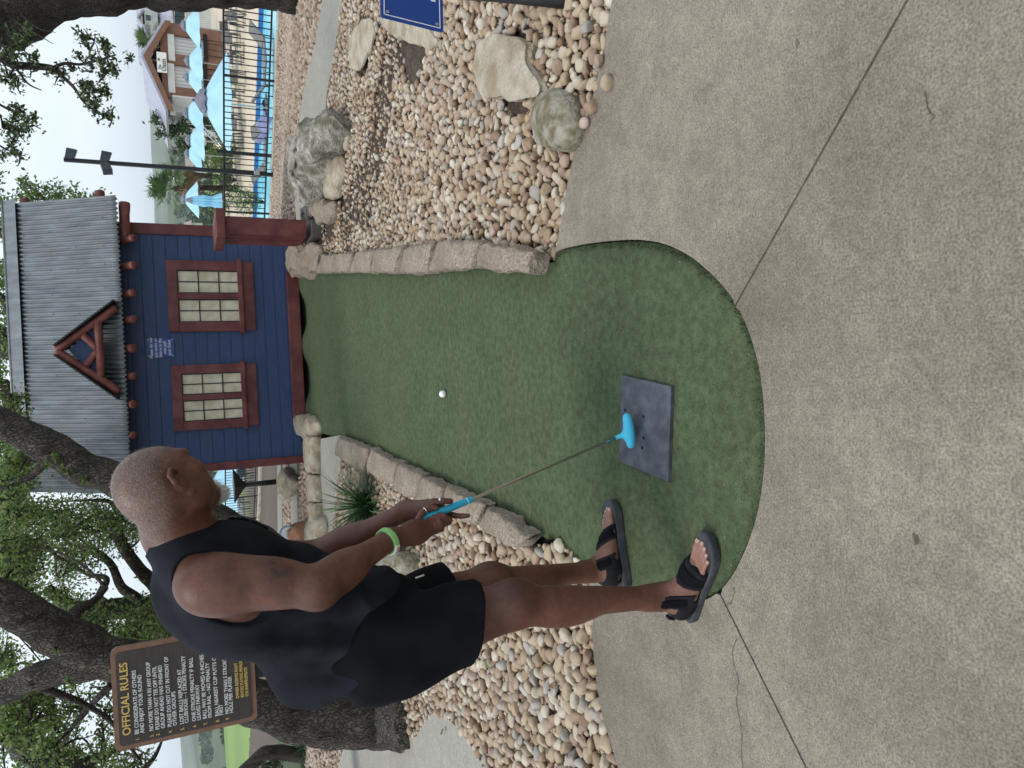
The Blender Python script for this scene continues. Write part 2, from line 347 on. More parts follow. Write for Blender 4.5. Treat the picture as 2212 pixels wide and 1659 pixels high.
# pale lint and dried bits trodden into the pile
vo = n.new('ShaderNodeTexVoronoi'); vo.inputs['Scale'].default_value = 16; l.new(t.outputs['Object'], vo.inputs['Vector'])
vr = n.new('ShaderNodeMapRange'); vr.inputs['From Min'].default_value = 0.03; vr.inputs['From Max'].default_value = 0.05; vr.inputs['To Min'].default_value = 0.8; vr.inputs['To Max'].default_value = 0.0; l.new(vo.outputs['Distance'], vr.inputs['Value'])
m2 = n.new('ShaderNodeMix'); m2.data_type = 'RGBA'; m2.inputs['B'].default_value = (0.27, 0.27, 0.17, 1); l.new(vr.outputs[0], m2.inputs['Factor']); l.new(mm.outputs['Result'], m2.inputs['A']); l.new(m2.outputs['Result'], b.inputs['Base Color'])
bp = n.new('ShaderNodeBump'); bp.inputs['Strength'].default_value = 0.6; bp.inputs['Distance'].default_value = 0.004; l.new(qm.outputs[0], bp.inputs['Height']); l.new(bp.outputs['Normal'], b.inputs['Normal'])
tag(link('putting_green', me, m_turf), kind='structure')
# pile standing up along the rim of the green (short fibres)
fv = []; ff = []; k = 0
rimp = [np.array(p) for p in front_s]
for a, c in zip(rimp[:-1], rimp[1:]):
    L = np.linalg.norm(c - a)
    for _ in range(int(L * 900)):
        q = a + (c - a) * RNG.random() + RNG.normal(0, .004, 3); nrm = vn(np.array([-(c - a)[1], (c - a)[0], 0])); q = q + nrm * RNG.uniform(-.02, .004); q[2] = -0.012
        w = RNG.normal(0, 1, 3) * .0012; tip = q + np.array([RNG.normal(0, .004), RNG.normal(0, .004), RNG.uniform(.006, .016)])
        fv += [q - w, q + w, tip]; ff.append((k, k + 1, k + 2)); k += 3
tag(link('turf_rim_fibres', mesh_np('turf_rim_fibres', fv, F3=ff), m_turf), kind='stuff')
fv = []; ff = []; k = 0
tp = np.array(turf_all); cx = RNG.uniform(-1.1, 1.2, 22000); cy = 1.66 + 3.4 * RNG.random(22000) ** 1.7
okm = inpoly(cx, cy, tp); cx, cy = cx[okm], cy[okm]
for x, y in zip(cx, cy):
    q = np.array([x, y, float(turf_z(x, y)) - .001]); w = np.append(RNG.normal(0, .0014, 2), 0); tip = q + np.array([RNG.normal(0, .005), RNG.normal(0, .005), RNG.uniform(.003, .006)])
    fv += [q - w, q + w, tip]; ff.append((k, k + 1, k + 2)); k += 3
tag(link('turf_pile', mesh_np('turf_pile', fv, F3=ff), m_turf), kind='stuff')

# ---- concrete slabs round the green, cut by two joints
J1a, J1b = gp(1588, 661), gp(1960, 0)
J2a, J2b = gp(1556, 1284), gp(1742, 1659)
J1b = J1a + (J1b - J1a) * 3.2; J2b = J2a + (J2b - J2a) * 3.2
def idx_near(P): return int(np.argmin([np.linalg.norm(np.array(P)[:2] - np.array(q)[:2]) for q in front_s]))
i1, i2 = idx_near(J1a), idx_near(J2a)
def off(pts, d):
    out = []
    for i, p in enumerate(pts):
        a = np.array(pts[max(i - 1, 0)]); c = np.array(pts[min(i + 1, len(pts) - 1)]); tt = vn(c - a); out.append(np.array(p) + d * np.array([-tt[1], tt[0], 0]))
    return out
rim = off(front_s, -0.007)
if inpoly(np.array([rim[30][0]]), np.array([rim[30][1]]), np.array(turf_all))[0]: rim = off(front_s, 0.007)
bedR = [gp(1186, 560), gp(1200, 540), gp(1213, 470), gp(1225, 400), gp(1240, 330), gp(1262, 270), gp(1283, 200), gp(1305, 100), gp(1322, 0)]
bedR.append(bedR[-1] + (bedR[-1] - bedR[-2]) * 14)
def gapd(a, b_, d): tt = vn(b_ - a); return np.array([-tt[1], tt[0], 0]) * d
def slab(poly): return tag(link('concrete_slab', fill_poly([(p[0], p[1], 0.0) for p in poly], skirt=0.07), m_conc), kind='structure')
g = 0.0042
rg = gapd(J1a, J1b, g); lg = gapd(J2a, J2b, g)
bedL = [gp(1247, 1216), gp(1270, 1262), gp(1275, 1330), gp(1281, 1400), gp(1288, 1470), gp(1300, 1540), gp(1318, 1600), gp(1335, 1659)]
bedL.append(bedL[-1] + (bedL[-1] - bedL[-2]) * 10)
slab(bedR[1:] + [J1b + rg] + [J1a + rg] + rim[i1 - 1:0:-1])
slab([J1a - rg, J1b - rg, np.array([7, -4, 0]), np.array([-7, -4, 0]), J2b + lg, J2a + lg] + rim[i2 - 1:i1:-1])
iL = int(np.argmin([np.linalg.norm(np.array(bedL[0])[:2] - np.array(q)[:2]) for q in front_s]))
slab([J2a - lg, J2b - lg] + bedL[::-1] + rim[iL:i2:-1])
for ja, jb, jn in ((J1a, J1b, rg), (J2a, J2b, lg)):
    u_ = vn(jn) * .02; tag(link('joint_filler', fill_poly([(*(ja - u_)[:2], -.005), (*(jb - u_)[:2], -.005), (*(jb + u_)[:2], -.005), (*(ja + u_)[:2], -.005)]), m_joint), kind='structure')
# hairline cracks
def crack(pts, w):
    P = smooth_loop([gp(x, y, 0.0025) for x, y in pts], 6, False); P = [p + np.array([RNG.normal(0, .003), RNG.normal(0, .003), 0]) for p in P]
    b_ = MB(); k = len(P)
    for i in range(k - 1):
        d = vn(P[i + 1] - P[i]); q = np.array([-d[1], d[0], 0]) * w * (0.5 + 0.5 * math.sin(i * 1.7) ** 2); b_.add([P[i] - q, P[i] + q, P[i + 1] + q * .8, P[i + 1] - q * .8], [(0, 1, 2, 3)])
    tag(b_.build('crack', m_joint), kind='structure')
crack([(1591, 1376), (1583, 1420), (1594, 1470), (1592, 1520), (1600, 1570), (1603, 1659)], 0.0016)
crack([(1572, 1308), (1585, 1290), (1583, 1270)], 0.0014)

# gum spots and drips on the slab
m_stain = M('old_stain', (0.075, 0.065, 0.05), (0.16, 0.14, 0.11), scale=40, rough=.9)
for x, y, r_, st_ in [(1978, 1163, .010, 1.3), (1722, 93, .006, 2), (1822, 1045, .003, 1)]:
    c = gp(x, y, .0016); tag(link('stain', fill_poly([(c[0] + r_ * st_ * math.cos(a) * (1 + .4 * math.sin(3 * a + x)), c[1] + r_ * math.sin(a) * (1 + .3 * math.sin(2 * a + y)), c[2]) for a in np.linspace(0, 6.28, 14)[:-1]]), m_stain), kind='structure')
crack([(1998, 200), (2003, 222), (2012, 262)], .0026)
# ---- paths behind
def path(pts, name='path', mat_=None, z=0.0, thick=0.1):
    P = [gt(x, y, z) for x, y in pts]
    return tag(link(name, fill_poly([tuple(p) for p in P], skirt=thick), mat_ or m_conc2), kind='structure')
path([(742, -90), (738, 0), (722, 110), (706, 200), (697, 300), (690, 420), (672, 478), (640, 480), (637, 440), (640, 300), (655, 200), (680, 100), (696, 0), (712, -90)])
path([(935, 1540), (960, 1549), (985, 1569), (1008, 1598), (1030, 1630), (1047, 1668), (1062, 1720), (700, 1760), (735, 1640), (745, 1606), (800, 1600), (858, 1606), (900, 1590), (920, 1556)])
path([(692, 948), (735, 940), (742, 950), (737, 1000), (728, 1050), (722, 1110), (712, 1200), (692, 1200), (694, 1100), (692, 1020)])
path([(598, 985), (606, 985), (611, 1180), (600, 1180)], z=0.01)
path([(625, 985), (640, 985), (645, 1200), (630, 1200)], z=0.01)
tag(link('far_green', fill_poly([tuple(gt(x, y, 0.02)) for x, y in [(600, 1600), (632, 1590), (650, 1640), (652, 1720), (600, 1720)]], skirt=0.05), m_turf), kind='structure')
# ================================================================ STONES AND PEBBLES
m_stone = M('limestone', (0.20, 0.155, 0.115), (0.43, 0.355, 0.28), scale=60, rough=0.95, bump=1.0, bscale=90, lo=.3, hi=.62, c3=(0.23, 0.18, 0.13), s3=6, f3=0.7, bdist=.02)
m_stone_grey = M('weathered_limestone', (0.21, 0.185, 0.15), (0.48, 0.45, 0.395), scale=16, rough=0.9, bump=1.0, bscale=50, c3=(0.09, 0.08, 0.045), s3=6, f3=0.8, bdist=.03)
m_stone_pale = M('pale_limestone', (0.42, 0.36, 0.27), (0.52, 0.46, 0.37), scale=30, rough=0.9, bump=1.0, bscale=60, c3=(0.27, 0.20, 0.12), s3=7, f3=0.8, bdist=.02)
m_stone_moss = M('mossy_stone', (0.13, 0.11, 0.055), (0.27, 0.23, 0.16), scale=26, rough=0.95, bump=1.0, bscale=60, c3=(0.42, 0.39, 0.34), s3=14, f3=0.7, bdist=.02, lo=.3, hi=.7)
m_stone_clay = M('clay_stone', (0.22, 0.10, 0.055), (0.34, 0.17, 0.10), scale=7, rough=0.85, bump=0.4, bscale=30)
def fbm(q, o, sc, am):
    v = np.zeros(3)
    for k in range(4): v = v + np.array(mnoise.noise_vector(Vector(q * sc * 2.1 ** k) + o)) * am * .55 ** k
    return v
def rock_mesh(poly, h, taper=0.8, seed=0, amp=0.1, dome=0.4, cuts=5, fs_=1.6):
    """a stone on the outline poly (ground points), height h"""
    P = smooth_loop(poly, 7); c = np.mean(P, 0); k = len(P); V = []; F = []
    size = np.mean([np.linalg.norm(p - c) for p in P]); o = Vector((seed * 3.1, seed, seed * .7))
    key = np.array([(1.0, -0.25), (1.04, .2), (1.0, .55), (taper + .12, .83), (taper - .02, .95), (taper * .70, 1.0 + dome * .18), (taper * .38, 1 + dome * .28), (.12, 1 + dome * .3)])
    tt_ = np.linspace(0, len(key) - 1, 24); rings = np.stack([np.interp(tt_, np.arange(len(key)), key[:, 0]), np.interp(tt_, np.arange(len(key)), key[:, 1])], -1)
    for s, zz in rings:
        for p in P:
            q = c + (p - c) * s; q[2] = p[2] + zz * h
            V.append(q + fbm(q / size, o, fs_, amp) * size * np.array([1, 1, .9 * min(1, h / size + .3)]))
    n_ = len(rings); V.append(np.mean(V[-k:], 0))
    for i in range(n_ - 1):
        for j in range(k): F.append((i * k + j, i * k + (j + 1) % k, (i + 1) * k + (j + 1) % k, (i + 1) * k + j))
    for j in range(k): F.append(((n_ - 1) * k + j, (n_ - 1) * k + (j + 1) % k, len(V) - 1))
    b_ = MB(); b_.add(V, F); return b_
def rock(name, label, pts, h, mat_, cat='boulder', group=None, sub=0, z=0.0, **kw):
    P = [gt(x, y, z) for x, y in pts]; c = np.mean(P, 0)
    b_ = rock_mesh(P, h, **kw); b_.v = [tuple(np.array(v) - c) for v in b_.v]
    o = b_.build(name, mat_, None, smooth=True); o.location = tuple(c)
    if sub:
        md = o.modifiers.new('sub', 'SUBSURF'); md.levels = sub; md.render_levels = sub
    return tag(o, label, cat, group)
def edging_row(inner, outer, cuts, h, label, group, mat_=None, order=None):
    """kerb stones between an inner and an outer line (photo points on the ground)"""
    A = np.array(smooth_loop([gt(*p) for p in inner], 6, False)); B = np.array(smooth_loop([gt(*p) for p in outer], 6, False))
    def at(L, s):
        d = np.r_[0, np.cumsum(np.linalg.norm(np.diff(L, axis=0), axis=1))]; d /= d[-1]; return np.array([np.interp(s, d, L[:, i]) for i in range(3)])
    for i, (s0, s1) in enumerate(zip(cuts[:-1], cuts[1:])):
        hj = RNG.uniform(.92, 1.08); oj = RNG.normal(0, .012); nl = 22; nw = 6; V = []; F = []
        rows = []
        for a in np.linspace(s0 + .006, s1 - .006, nl):
            p, q = at(A, a), at(B, a); w_ = (q - p) * oj / .15; p = p + w_; q = q + w_; u = (a - s0) / (s1 - s0); endr = 1 - 0.34 * (abs(2 * u - 1) ** 9)
            prof = []
            for w, z in [(0, -.06), (-.02, .18), (-.02, .42), (-.01, .62), (-.005, .84), (.03, .96), (.10, 1.0), (.24, 1.02), (.42, 1.02), (.58, 1.02), (.76, 1.01), (.90, .99), (.97, .94), (1.0, .78), (1.02, .4), (1.0, -.06)]:
                r_ = p + (q - p) * w; r_[2] += z * h * hj * endr
                prof.append(r_ + fbm(r_, Vector((i, 0, 0)), 9.0, .017) + fbm(r_, Vector((9, i, 0)), 45.0, .004))
            rows.append(prof)
        k = 16
        for pr in rows: V += pr
        for a in range(nl - 1):
            for j in range(k - 1): F.append((a * k + j, (a + 1) * k + j, (a + 1) * k + j + 1, a * k + j + 1))
        F.append(tuple(range(k))); F.append(tuple((nl - 1) * k + j for j in range(k - 1, -1, -1)))
        b_ = MB(); b_.add(V, F); c = np.mean(V, 0); c[2] = 0; b_.v = [tuple(np.array(v) - c) for v in b_.v]
        o = b_.build('edging_stone', mat_ or m_stone, None, smooth=True); o.location = tuple(c)
        tag(o, label(i, len(cuts) - 1), 'edging stone', group)
ordn = ['first', 'second', 'third', 'fourth', 'fifth', 'sixth', 'seventh', 'eighth', 'ninth', 'tenth', 'eleventh', 'twelfth']
RIN = [(1188, 590), (1060, 581), (980, 587), (900, 590), (830, 588), (760, 587), (700, 588), (650, 590)]
ROUT = [(1200, 546), (1062, 524), (960, 526), (900, 535), (830, 541), (760, 546), (700, 549), (660, 550)]
def frac(line, xs):
    L = np.array(smooth_loop([gt(*p) for p in line], 6, False)); d = np.r_[0, np.cumsum(np.linalg.norm(np.diff(L, axis=0), axis=1))]; d /= d[-1]
    X = np.array([proj(p)[0] for p in L]); return [float(np.interp(-x, -X, d)) for x in xs]
cr_ = [0.0] + frac(RIN, [1062, 955, 885, 822, 775, 735, 700, 672]) + [1.0]
edging_row(RIN, ROUT, cr_, 0.11, lambda i, n_: f'{ordn[i]} block from the camera end of the rough stone kerb right of the green', 'kerb blocks right of the green')
LIN = [(745, 941), (800, 962), (850, 990), (900, 1010), (960, 1037), (1000, 1061), (1060, 1087), (1110, 1112), (1178, 1160)]
LOUT = [(738, 978), (775, 1000), (815, 1024), (865, 1050), (930, 1082), (985, 1108), (1040, 1130), (1100, 1158), (1150, 1184)]
cl_ = [0.0] + frac([(x, y) for x, y in LIN][::-1], [815, 880, 935, 985, 1075][::-1])[::-1]
cl_ = [0.0] + [1 - v for v in cl_[1:]] + [1.0]
edging_row(LIN, LOUT, cl_, 0.10, lambda i, n_: f'{ordn[i]} block from the house end of the curved rough stone kerb left of the green', 'kerb blocks left of the green')
# low pale wall running left from the house corner
wl = [(664, 930), (668, 985), (673, 1040), (680, 1090), (688, 1150), (694, 1220)]
wo = [(654, 930), (657, 985), (662, 1040), (668, 1090), (675, 1150), (680, 1220)]
edging_row([(690, 942), (690, 985), (693, 1040), (697, 1090), (700, 1150), (704, 1220)], [(672, 935), (674, 985), (678, 1040), (683, 1090), (688, 1150), (694, 1220)], [0, .30, .52, .75, 1.0], 0.13,
           lambda i, n_: f'{ordn[i]} pale block from the blue house in the low garden wall behind the man', 'blocks of the low garden wall', m_stone_pale)
rock('boulder', 'rounded knobbly stone at the left foot of the blue house', [(640, 905), (648, 925), (672, 945), (690, 935), (688, 912), (668, 896), (650, 895)], 0.13, m_stone_pale, seed=3)
rock('boulder', 'lumpy tan rock piled at the right foot of the blue house', [(640, 590), (632, 560), (640, 532), (662, 518), (690, 520), (700, 545), (690, 572), (668, 592)], 0.19, m_stone, seed=5, amp=.16)
rock('boulder', 'large grey weathered rock with holes beside the concrete path', [(748, 258), (758, 290), (742, 330), (716, 372), (712, 412), (702, 432), (690, 420), (684, 384), (686, 330), (700, 285), (720, 256)], 0.36, m_stone_grey, seed=8, amp=.22, taper=.7, sub=1)
rock('flat_stone', 'white flat stone leaning on the big grey rock', [(742, 338), (748, 372), (738, 412), (724, 432), (712, 420), (716, 380), (726, 346)], 0.09, m_stone_pale, seed=2, amp=.1)
rock('flat_stone', 'thin white stone lying between grey rock and mulch', [(747, 266), (757, 285), (752, 318), (744, 322), (741, 290)], 0.05, m_stone_pale, seed=12)
rock('boulder', 'pinkish angular stone at the path end by the house', [(690, 430), (720, 437), (732, 452), (722, 474), (700, 478), (684, 458)], 0.12, m_stone, seed=14, amp=.15)
rock('boulder', 'small holed grey stone beside pinkish stone at path end', [(668, 452), (690, 446), (694, 470), (680, 484), (664, 476)], 0.10, m_stone_grey, seed=15, amp=.25)
rock('limestone_slab', 'big flat pale limestone slab in the pebbles near blue sign', [(1050, 92), (1100, 78), (1150, 96), (1152, 140), (1178, 175), (1176, 205), (1120, 216), (1096, 208), (1060, 206), (1044, 150)], 0.055, m_stone_pale, taper=.93, seed=21, amp=.07, dome=.1, sub=1)
rock('boulder', 'rounded olive mossy rock half buried beside the walkway', [(1172, 240), (1195, 197), (1240, 205), (1258, 250), (1262, 296), (1232, 327), (1190, 318), (1172, 285)], 0.085, m_stone_moss, taper=.78, seed=23, amp=.06, dome=.7, sub=1)
rock('limestone_slab', 'pale flat stone behind the blue sign in the pebble bed', [(830, 40), (880, 30), (930, 60), (950, 90), (910, 100), (860, 85)], 0.028, m_stone_pale, taper=.9, seed=24, amp=.1, dome=.1)
rock('limestone_slab', 'long pale flat stone sunk in pebbles near the concrete path', [(756, 90), (790, 40), (812, 60), (800, 110), (778, 150), (760, 140)], 0.022, m_stone_pale, taper=.9, seed=25, amp=.12, dome=.1)
rock('boulder', 'tan blocky stone on gravel left of the blue house', [(625, 1015), (640, 1022), (645, 1042), (640, 1070), (630, 1080), (624, 1050)], 0.2, m_stone_pale, seed=26, amp=.14)
rock('boulder', 'reddish brown rock beside the floodlight behind the man', [(660, 1128), (672, 1130), (676, 1150), (674, 1172), (662, 1176), (656, 1150)], 0.30, m_stone_clay, seed=27, amp=.1)
rock('boulder', 'whitish boulder in front of the reddish brown rock', [(688, 1115), (706, 1122), (708, 1160), (700, 1185), (684, 1175), (680, 1140)], 0.16, m_stone_pale, seed=28, amp=.1)
rock('boulder', 'brown grey rounded rock in pebbles behind the arms', [(845, 1190), (892, 1196), (905, 1228), (895, 1262), (850, 1275), (820, 1245), (822, 1208)], 0.25, m_stone_moss, seed=29, amp=.08, taper=.65, dome=.8, sub=1)

# ---- pebbles
bed_mat = m_soil
def bed(pts, z=-0.045): tag(link('mulch_bed', fill_poly([(p[0], p[1], float(tz(p[0], p[1])) + z) for p in pts]), m_soil), kind='structure')
RB = [np.array(p) for p in bedR[:-1]] + [gp(1330, -60), gp(1000, -90), gp(850, -90), gp(742, -90), gp(738, 0), gp(722, 110), gp(708, 200), gp(700, 300), gp(694, 420), gp(680, 490), gp(655, 540), gp(690, 549)] + [gp(*p) for p in [(760, 546), (830, 541), (900, 535), (960, 526), (1062, 524)]]
LB = [gp(*p) for p in [(1150, 1184), (1100, 1158), (1040, 1130), (985, 1108), (930, 1082), (865, 1050), (815, 1024), (775, 1000), (740, 980), (737, 1000), (728, 1050), (722, 1110), (708, 1200), (700, 1260), (740, 1420), (858, 1490), (866, 1560), (862, 1612), (900, 1590), (920, 1556), (935, 1538), (960, 1547), (985, 1567), (1008, 1596), (1030, 1628), (1047, 1668), (1080, 1740), (1350, 1760)]] + [np.array(p) for p in bedL[:-1]][::-1] + [gp(1240, 1206), gp(1205, 1172)]
GR = [gt(*p) for p in [(640, 300), (655, 200), (680, 100), (696, 0), (708, -60), (640, -60), (598, 0), (600, 60), (592, 200), (588, 345), (583, 470), (630, 480), (637, 440)]]
GL1 = [gt(*p) for p in [(648, 985), (660, 985), (672, 1040), (680, 1120), (686, 1200), (650, 1240), (644, 1100)]]
GL2 = [gt(*p) for p in [(609, 985), (622, 985), (627, 1180), (612, 1180)]]
GL3 = [gt(*p) for p in [(650, 1600), (742, 1612), (728, 1660), (715, 1720), (660, 1720), (655, 1650)]]
bed([p[:2] for p in RB]); bed([p[:2] for p in LB])
STOPS = [(0.0, (0.43, 0.33, 0.225)), (0.14, (0.38, 0.28, 0.185)), (0.28, (0.56, 0.50, 0.41)), (0.42, (0.33, 0.22, 0.14)), (0.54, (0.38, 0.27, 0.185)), (0.64, (0.21, 0.125, 0.07)), (0.74, (0.40, 0.305, 0.25)), (0.84, (0.47, 0.385, 0.285)), (0.92, (0.30, 0.26, 0.225)), (1.0, (0.43, 0.33, 0.22))]
m_peb = RM('river_pebble', STOPS, rough=0.6, noise=0.5, nscale=30, bump=0.22)
CLS = [('cream', m_peb, [(0.0, (0.45, 0.38, 0.285)), (1.0, (0.53, 0.455, 0.355))]), ('tan', None, [(0.0, (0.38, 0.28, 0.18)), (1.0, (0.44, 0.345, 0.24))]), ('reddish brown', None, [(0.0, (0.27, 0.18, 0.12)), (1.0, (0.38, 0.28, 0.205))]), ('pale grey', None, [(0.0, (0.32, 0.285, 0.25)), (1.0, (0.44, 0.395, 0.35))]), ('brown', None, [(0.0, (0.29, 0.195, 0.12)), (1.0, (0.37, 0.27, 0.185))])]
CMAT = [RM('pebble_' + c[0].replace(' ', '_'), c[2], rough=0.6, noise=0.45, nscale=36, bump=0.2) for c in CLS]
def shapes(sub, cnt, seed):
    out = []; rg_ = np.random.default_rng(seed); V0, F0 = ico(sub)
    for i in range(cnt):
        V = V0.copy(); o = Vector(rg_.uniform(-50, 50, 3)); am = rg_.uniform(.12, .3)
        d = np.array([mnoise.noise(Vector(v * 1.1) + o) * am * 1.5 + mnoise.noise(Vector(v * 2.6) + o) * am * .45 for v in V]); V = V * (1 + d)[:, None]
        for _k in range(rg_.integers(1, 6)):                                  # worn-flat faces
            nn = vn(rg_.normal(0, 1, 3)); c = rg_.uniform(.52, .82); h_ = V @ nn; V = V - nn * np.maximum(h_ - c, 0)[:, None] * .8
        V *= np.array([1, rg_.uniform(.62, .95), rg_.uniform(.42, .72)]); out.append(V)
    return out, F0
SH3, F3_ = shapes(3, 14, 1); SH2, F2_ = shapes(2, 14, 2); SH1, F1_ = shapes(1, 10, 3)
def rotm(n_):
    q = RNG.normal(0, 1, (n_, 4)); q[:, 1:3] *= .33; q /= np.linalg.norm(q, axis=1)[:, None]; w, x, y, z = q.T
    return np.stack([np.stack([1 - 2 * (y * y + z * z), 2 * (x * y - z * w), 2 * (x * z + y * w)], -1), np.stack([2 * (x * y + z * w), 1 - 2 * (x * x + z * z), 2 * (y * z - x * w)], -1), np.stack([2 * (x * z - y * w), 2 * (y * z + x * w), 1 - 2 * (x * x + y * y)], -1)], 1)
ROCKS = [(np.array(o.location)[:2], max(o.dimensions[:2]) * .5) for o in COL.objects if o.get('category') in ('boulder',)]
def scatter(poly, rmin, rmax, tries, dens=None, fac=0.8):
    poly = np.array([p[:2] for p in poly]); lo, hi = poly.min(0), poly.max(0)
    X = RNG.uniform(lo[0], hi[0], tries); Yv = RNG.uniform(lo[1], hi[1], tries); k = inpoly(X, Yv, poly); X, Yv = X[k], Yv[k]
    R_ = rmin + (rmax - rmin) * RNG.random(len(X)) ** 2.0; o = np.argsort(-R_); X, Yv, R_ = X[o], Yv[o], R_[o]
    if dens is not None:
        k = RNG.random(len(X)) < dens(X, Yv); X, Yv, R_ = X[k], Yv[k], R_[k]
    cell = rmax * 2; grid = {}; keep = []
    for i in range(len(X)):
        cx_, cy_ = int(X[i] / cell), int(Yv[i] / cell); ok = True
        for a in (-1, 0, 1):
            for b_ in (-1, 0, 1):
                for j in grid.get((cx_ + a, cy_ + b_), ()):
                    if (X[i] - X[j]) ** 2 + (Yv[i] - Yv[j]) ** 2 < ((R_[i] + R_[j]) * fac) ** 2: ok = False; break
                if not ok: break
            if not ok: break
        if ok: grid.setdefault((cx_, cy_), []).append(i); keep.append(i)
    return X[keep], Yv[keep], R_[keep]
mul = [gp(x, y) for x, y in [(870, 60), (840, 140), (822, 230), (800, 330), (782, 420), (760, 490), (748, 520)]]
def dens_r(X, Y_):
    d = np.full(len(X), 1.0)
    P = np.array([p[:2] for p in mul])
    dm = np.full(len(X), 9.0)
    for a, c in zip(P[:-1], P[1:]):
        t_ = np.clip(((X - a[0]) * (c - a)[0] + (Y_ - a[1]) * (c - a)[1]) / ((c - a) @ (c - a)), 0, 1); dm = np.minimum(dm, np.hypot(X - a[0] - t_ * (c - a)[0], Y_ - a[1] - t_ * (c - a)[1]))
    nn = np.array([mnoise.noise(Vector((x * 1.8, y * 1.8, 0))) for x, y in zip(X, Y_)])
    return np.where(dm < 0.30 + .36 * nn, 0.03, d)
m_c = {}
tops = []; low = []
PX = []; 
def bedset(poly, bedname, rmin, rmax, tries, dens=None, lowlayer=True):
    X, Y_, R_ = scatter(poly, rmin, rmax, tries, dens)
    Z = tz(X, Y_) - 0.035 + R_ * .55 + RNG.uniform(-.004, .014, len(X))
    PX.append((X, Y_, Z, R_, bedname))
    if lowlayer:
        X, Y_, R_ = scatter(poly, rmin * .9, rmax * .8, tries // 2, dens, .75)
        PX.append((X, Y_, tz(X, Y_) - 0.055 + R_ * .3, R_, ''))
bedset(RB, 'right', 0.0125, 0.0345, 300000, dens_r)
bedset(LB, 'left', 0.0145, 0.037, 230000)
X = np.concatenate([p[0] for p in PX]); Y_ = np.concatenate([p[1] for p in PX]); Z = np.concatenate([p[2] for p in PX]); R_ = np.concatenate([p[3] for p in PX]); B_ = np.concatenate([[p[4]] * len(p[0]) for p in PX])
# a few loose ones lie out on the walkway
ex = [gp(1318, 178), gp(1270, 266), gp(1283, 232), gp(1300, 130)]; X = np.r_[X, [p[0] for p in ex]]; Y_ = np.r_[Y_, [p[1] for p in ex]]; Z = np.r_[Z, [.016] * 4]; R_ = np.r_[R_, [.034, .026, .034, .03]]; B_ = np.r_[B_, ['right'] * 4]
for rc, rr in ROCKS:
    k = np.hypot(X - rc[0], Y_ - rc[1]) > rr * .55; X, Y_, Z, R_, B_ = X[k], Y_[k], Z[k], R_[k], B_[k]
px, py, pd = proj(np.stack([X, Y_, Z], -1)) if False else (lambda V: (1106 - FPX * ((V - CAM) @ UPV) / ((V - CAM) @ FWD), 1659 - (829.5 + FPX * ((V - CAM) @ RGT) / ((V - CAM) @ FWD)), (V - CAM) @ FWD))(np.stack([X, Y_, Z], -1))
vis = (px > 0) & (px < 2212) & (py > 4) & (py < 1655) & (B_ != '')
MAN = np.array([(330, 1180), (660, 1140), (900, 1080), (1030, 1200), (1290, 1195), (1420, 1250), (1430, 1330), (1040, 1400), (1000, 1470), (730, 1560), (500, 1490)])
vis &= ~inpoly(px, py, MAN)
size = np.where(vis, R_ / pd, 0); order = np.argsort(-size); ind = order[:296]; rest = order[296:]
print('pebbles', len(X), 'vis', vis.sum())
DATA = []
for ci in range(5):
    ms = []
    for i, V in enumerate(SH3): ms.append(mesh_np('river_pebble', V, F3=F3_, smooth=True)); ms[-1].materials.append(CMAT[ci])
    DATA.append(ms)
clsw = RNG.choice(5, 296, p=[.22, .29, .17, .15, .17])
RI = rotm(296)
for k, i in enumerate(ind):
    c = int(clsw[k]); o = bpy.data.objects.new('river_pebble', DATA[c][RNG.integers(14)]); COL.objects.link(o)
    o.matrix_world = Matrix.Translation((X[i], Y_[i], Z[i])) @ Matrix(RI[k].tolist()).to_4x4() @ Matrix.Diagonal((R_[i] * 1.12,) * 3 + (1,))
    where = 'in the pebble bed right of the green' if B_[i] == 'right' else 'in the pebble bed left of the man'
    big = 'larger' if R_[i] > .033 else 'smaller'
    tag(o, f'{big} smooth {CLS[c][0]} river pebble {where}', 'pebble', 'river pebbles in the gravel beds')
def bulk(name, idx, SH, FF, mat_, Xa, Ya, Za, Ra, extra=1.1):
    if not len(idx): return
    Rm = rotm(len(idx)); sh = RNG.integers(len(SH), size=len(idx)); SA = np.stack(SH)
    V = np.einsum('nij,nvj->nvi', Rm, SA[sh]) * (Ra[idx] * extra)[:, None, None] + np.stack([Xa[idx], Ya[idx], Za[idx]], -1)[:, None, :]
    nv = SA.shape[1]; Fi = FF[None] + (np.arange(len(idx)) * nv)[:, None, None]
    tag(link(name, mesh_np(name, V.reshape(-1, 3), F3=Fi.reshape(-1, 3), smooth=True, attrs={'rnd': np.repeat(RNG.random(len(idx)), nv)}), mat_), kind='stuff')
near = rest[Y_[rest] < 5.2]; farr = rest[Y_[rest] >= 5.2]
bulk('river_pebbles', near, SH2, F2_, m_peb, X, Y_, Z, R_); bulk('river_pebbles', farr, SH1, F1_, m_peb, X, Y_, Z, R_)
# smaller gravel beyond the path, both sides of the house
m_grv = RM('gravel', [(0, (0.36, 0.26, 0.19)), (.35, (0.45, 0.35, 0.27)), (.6, (0.24, 0.155, 0.11)), (.8, (0.50, 0.43, 0.35)), (1, (0.31, 0.215, 0.16))], rough=.8, noise=.4, nscale=20, bump=0)
GX2 = []
for poly, r0_, r1_, tr in [(GR, .028, .055, 90000), (GL1, .03, .06, 26000), (GL2, .035, .07, 12000), (GL3, .03, .055, 9000)]:
    x_, y_, r_ = scatter(poly, r0_, r1_, tr, None, .72); GX2.append((x_, y_, tz(x_, y_) - .06 + r_ * .5, r_))
xg, yg, zg, rg2 = [np.concatenate([p[i] for p in GX2]) for i in range(4)]
print('gravel', len(xg)); bulk('gravel', np.arange(len(xg)), SH1, F1_, m_grv, xg, yg, zg, rg2)
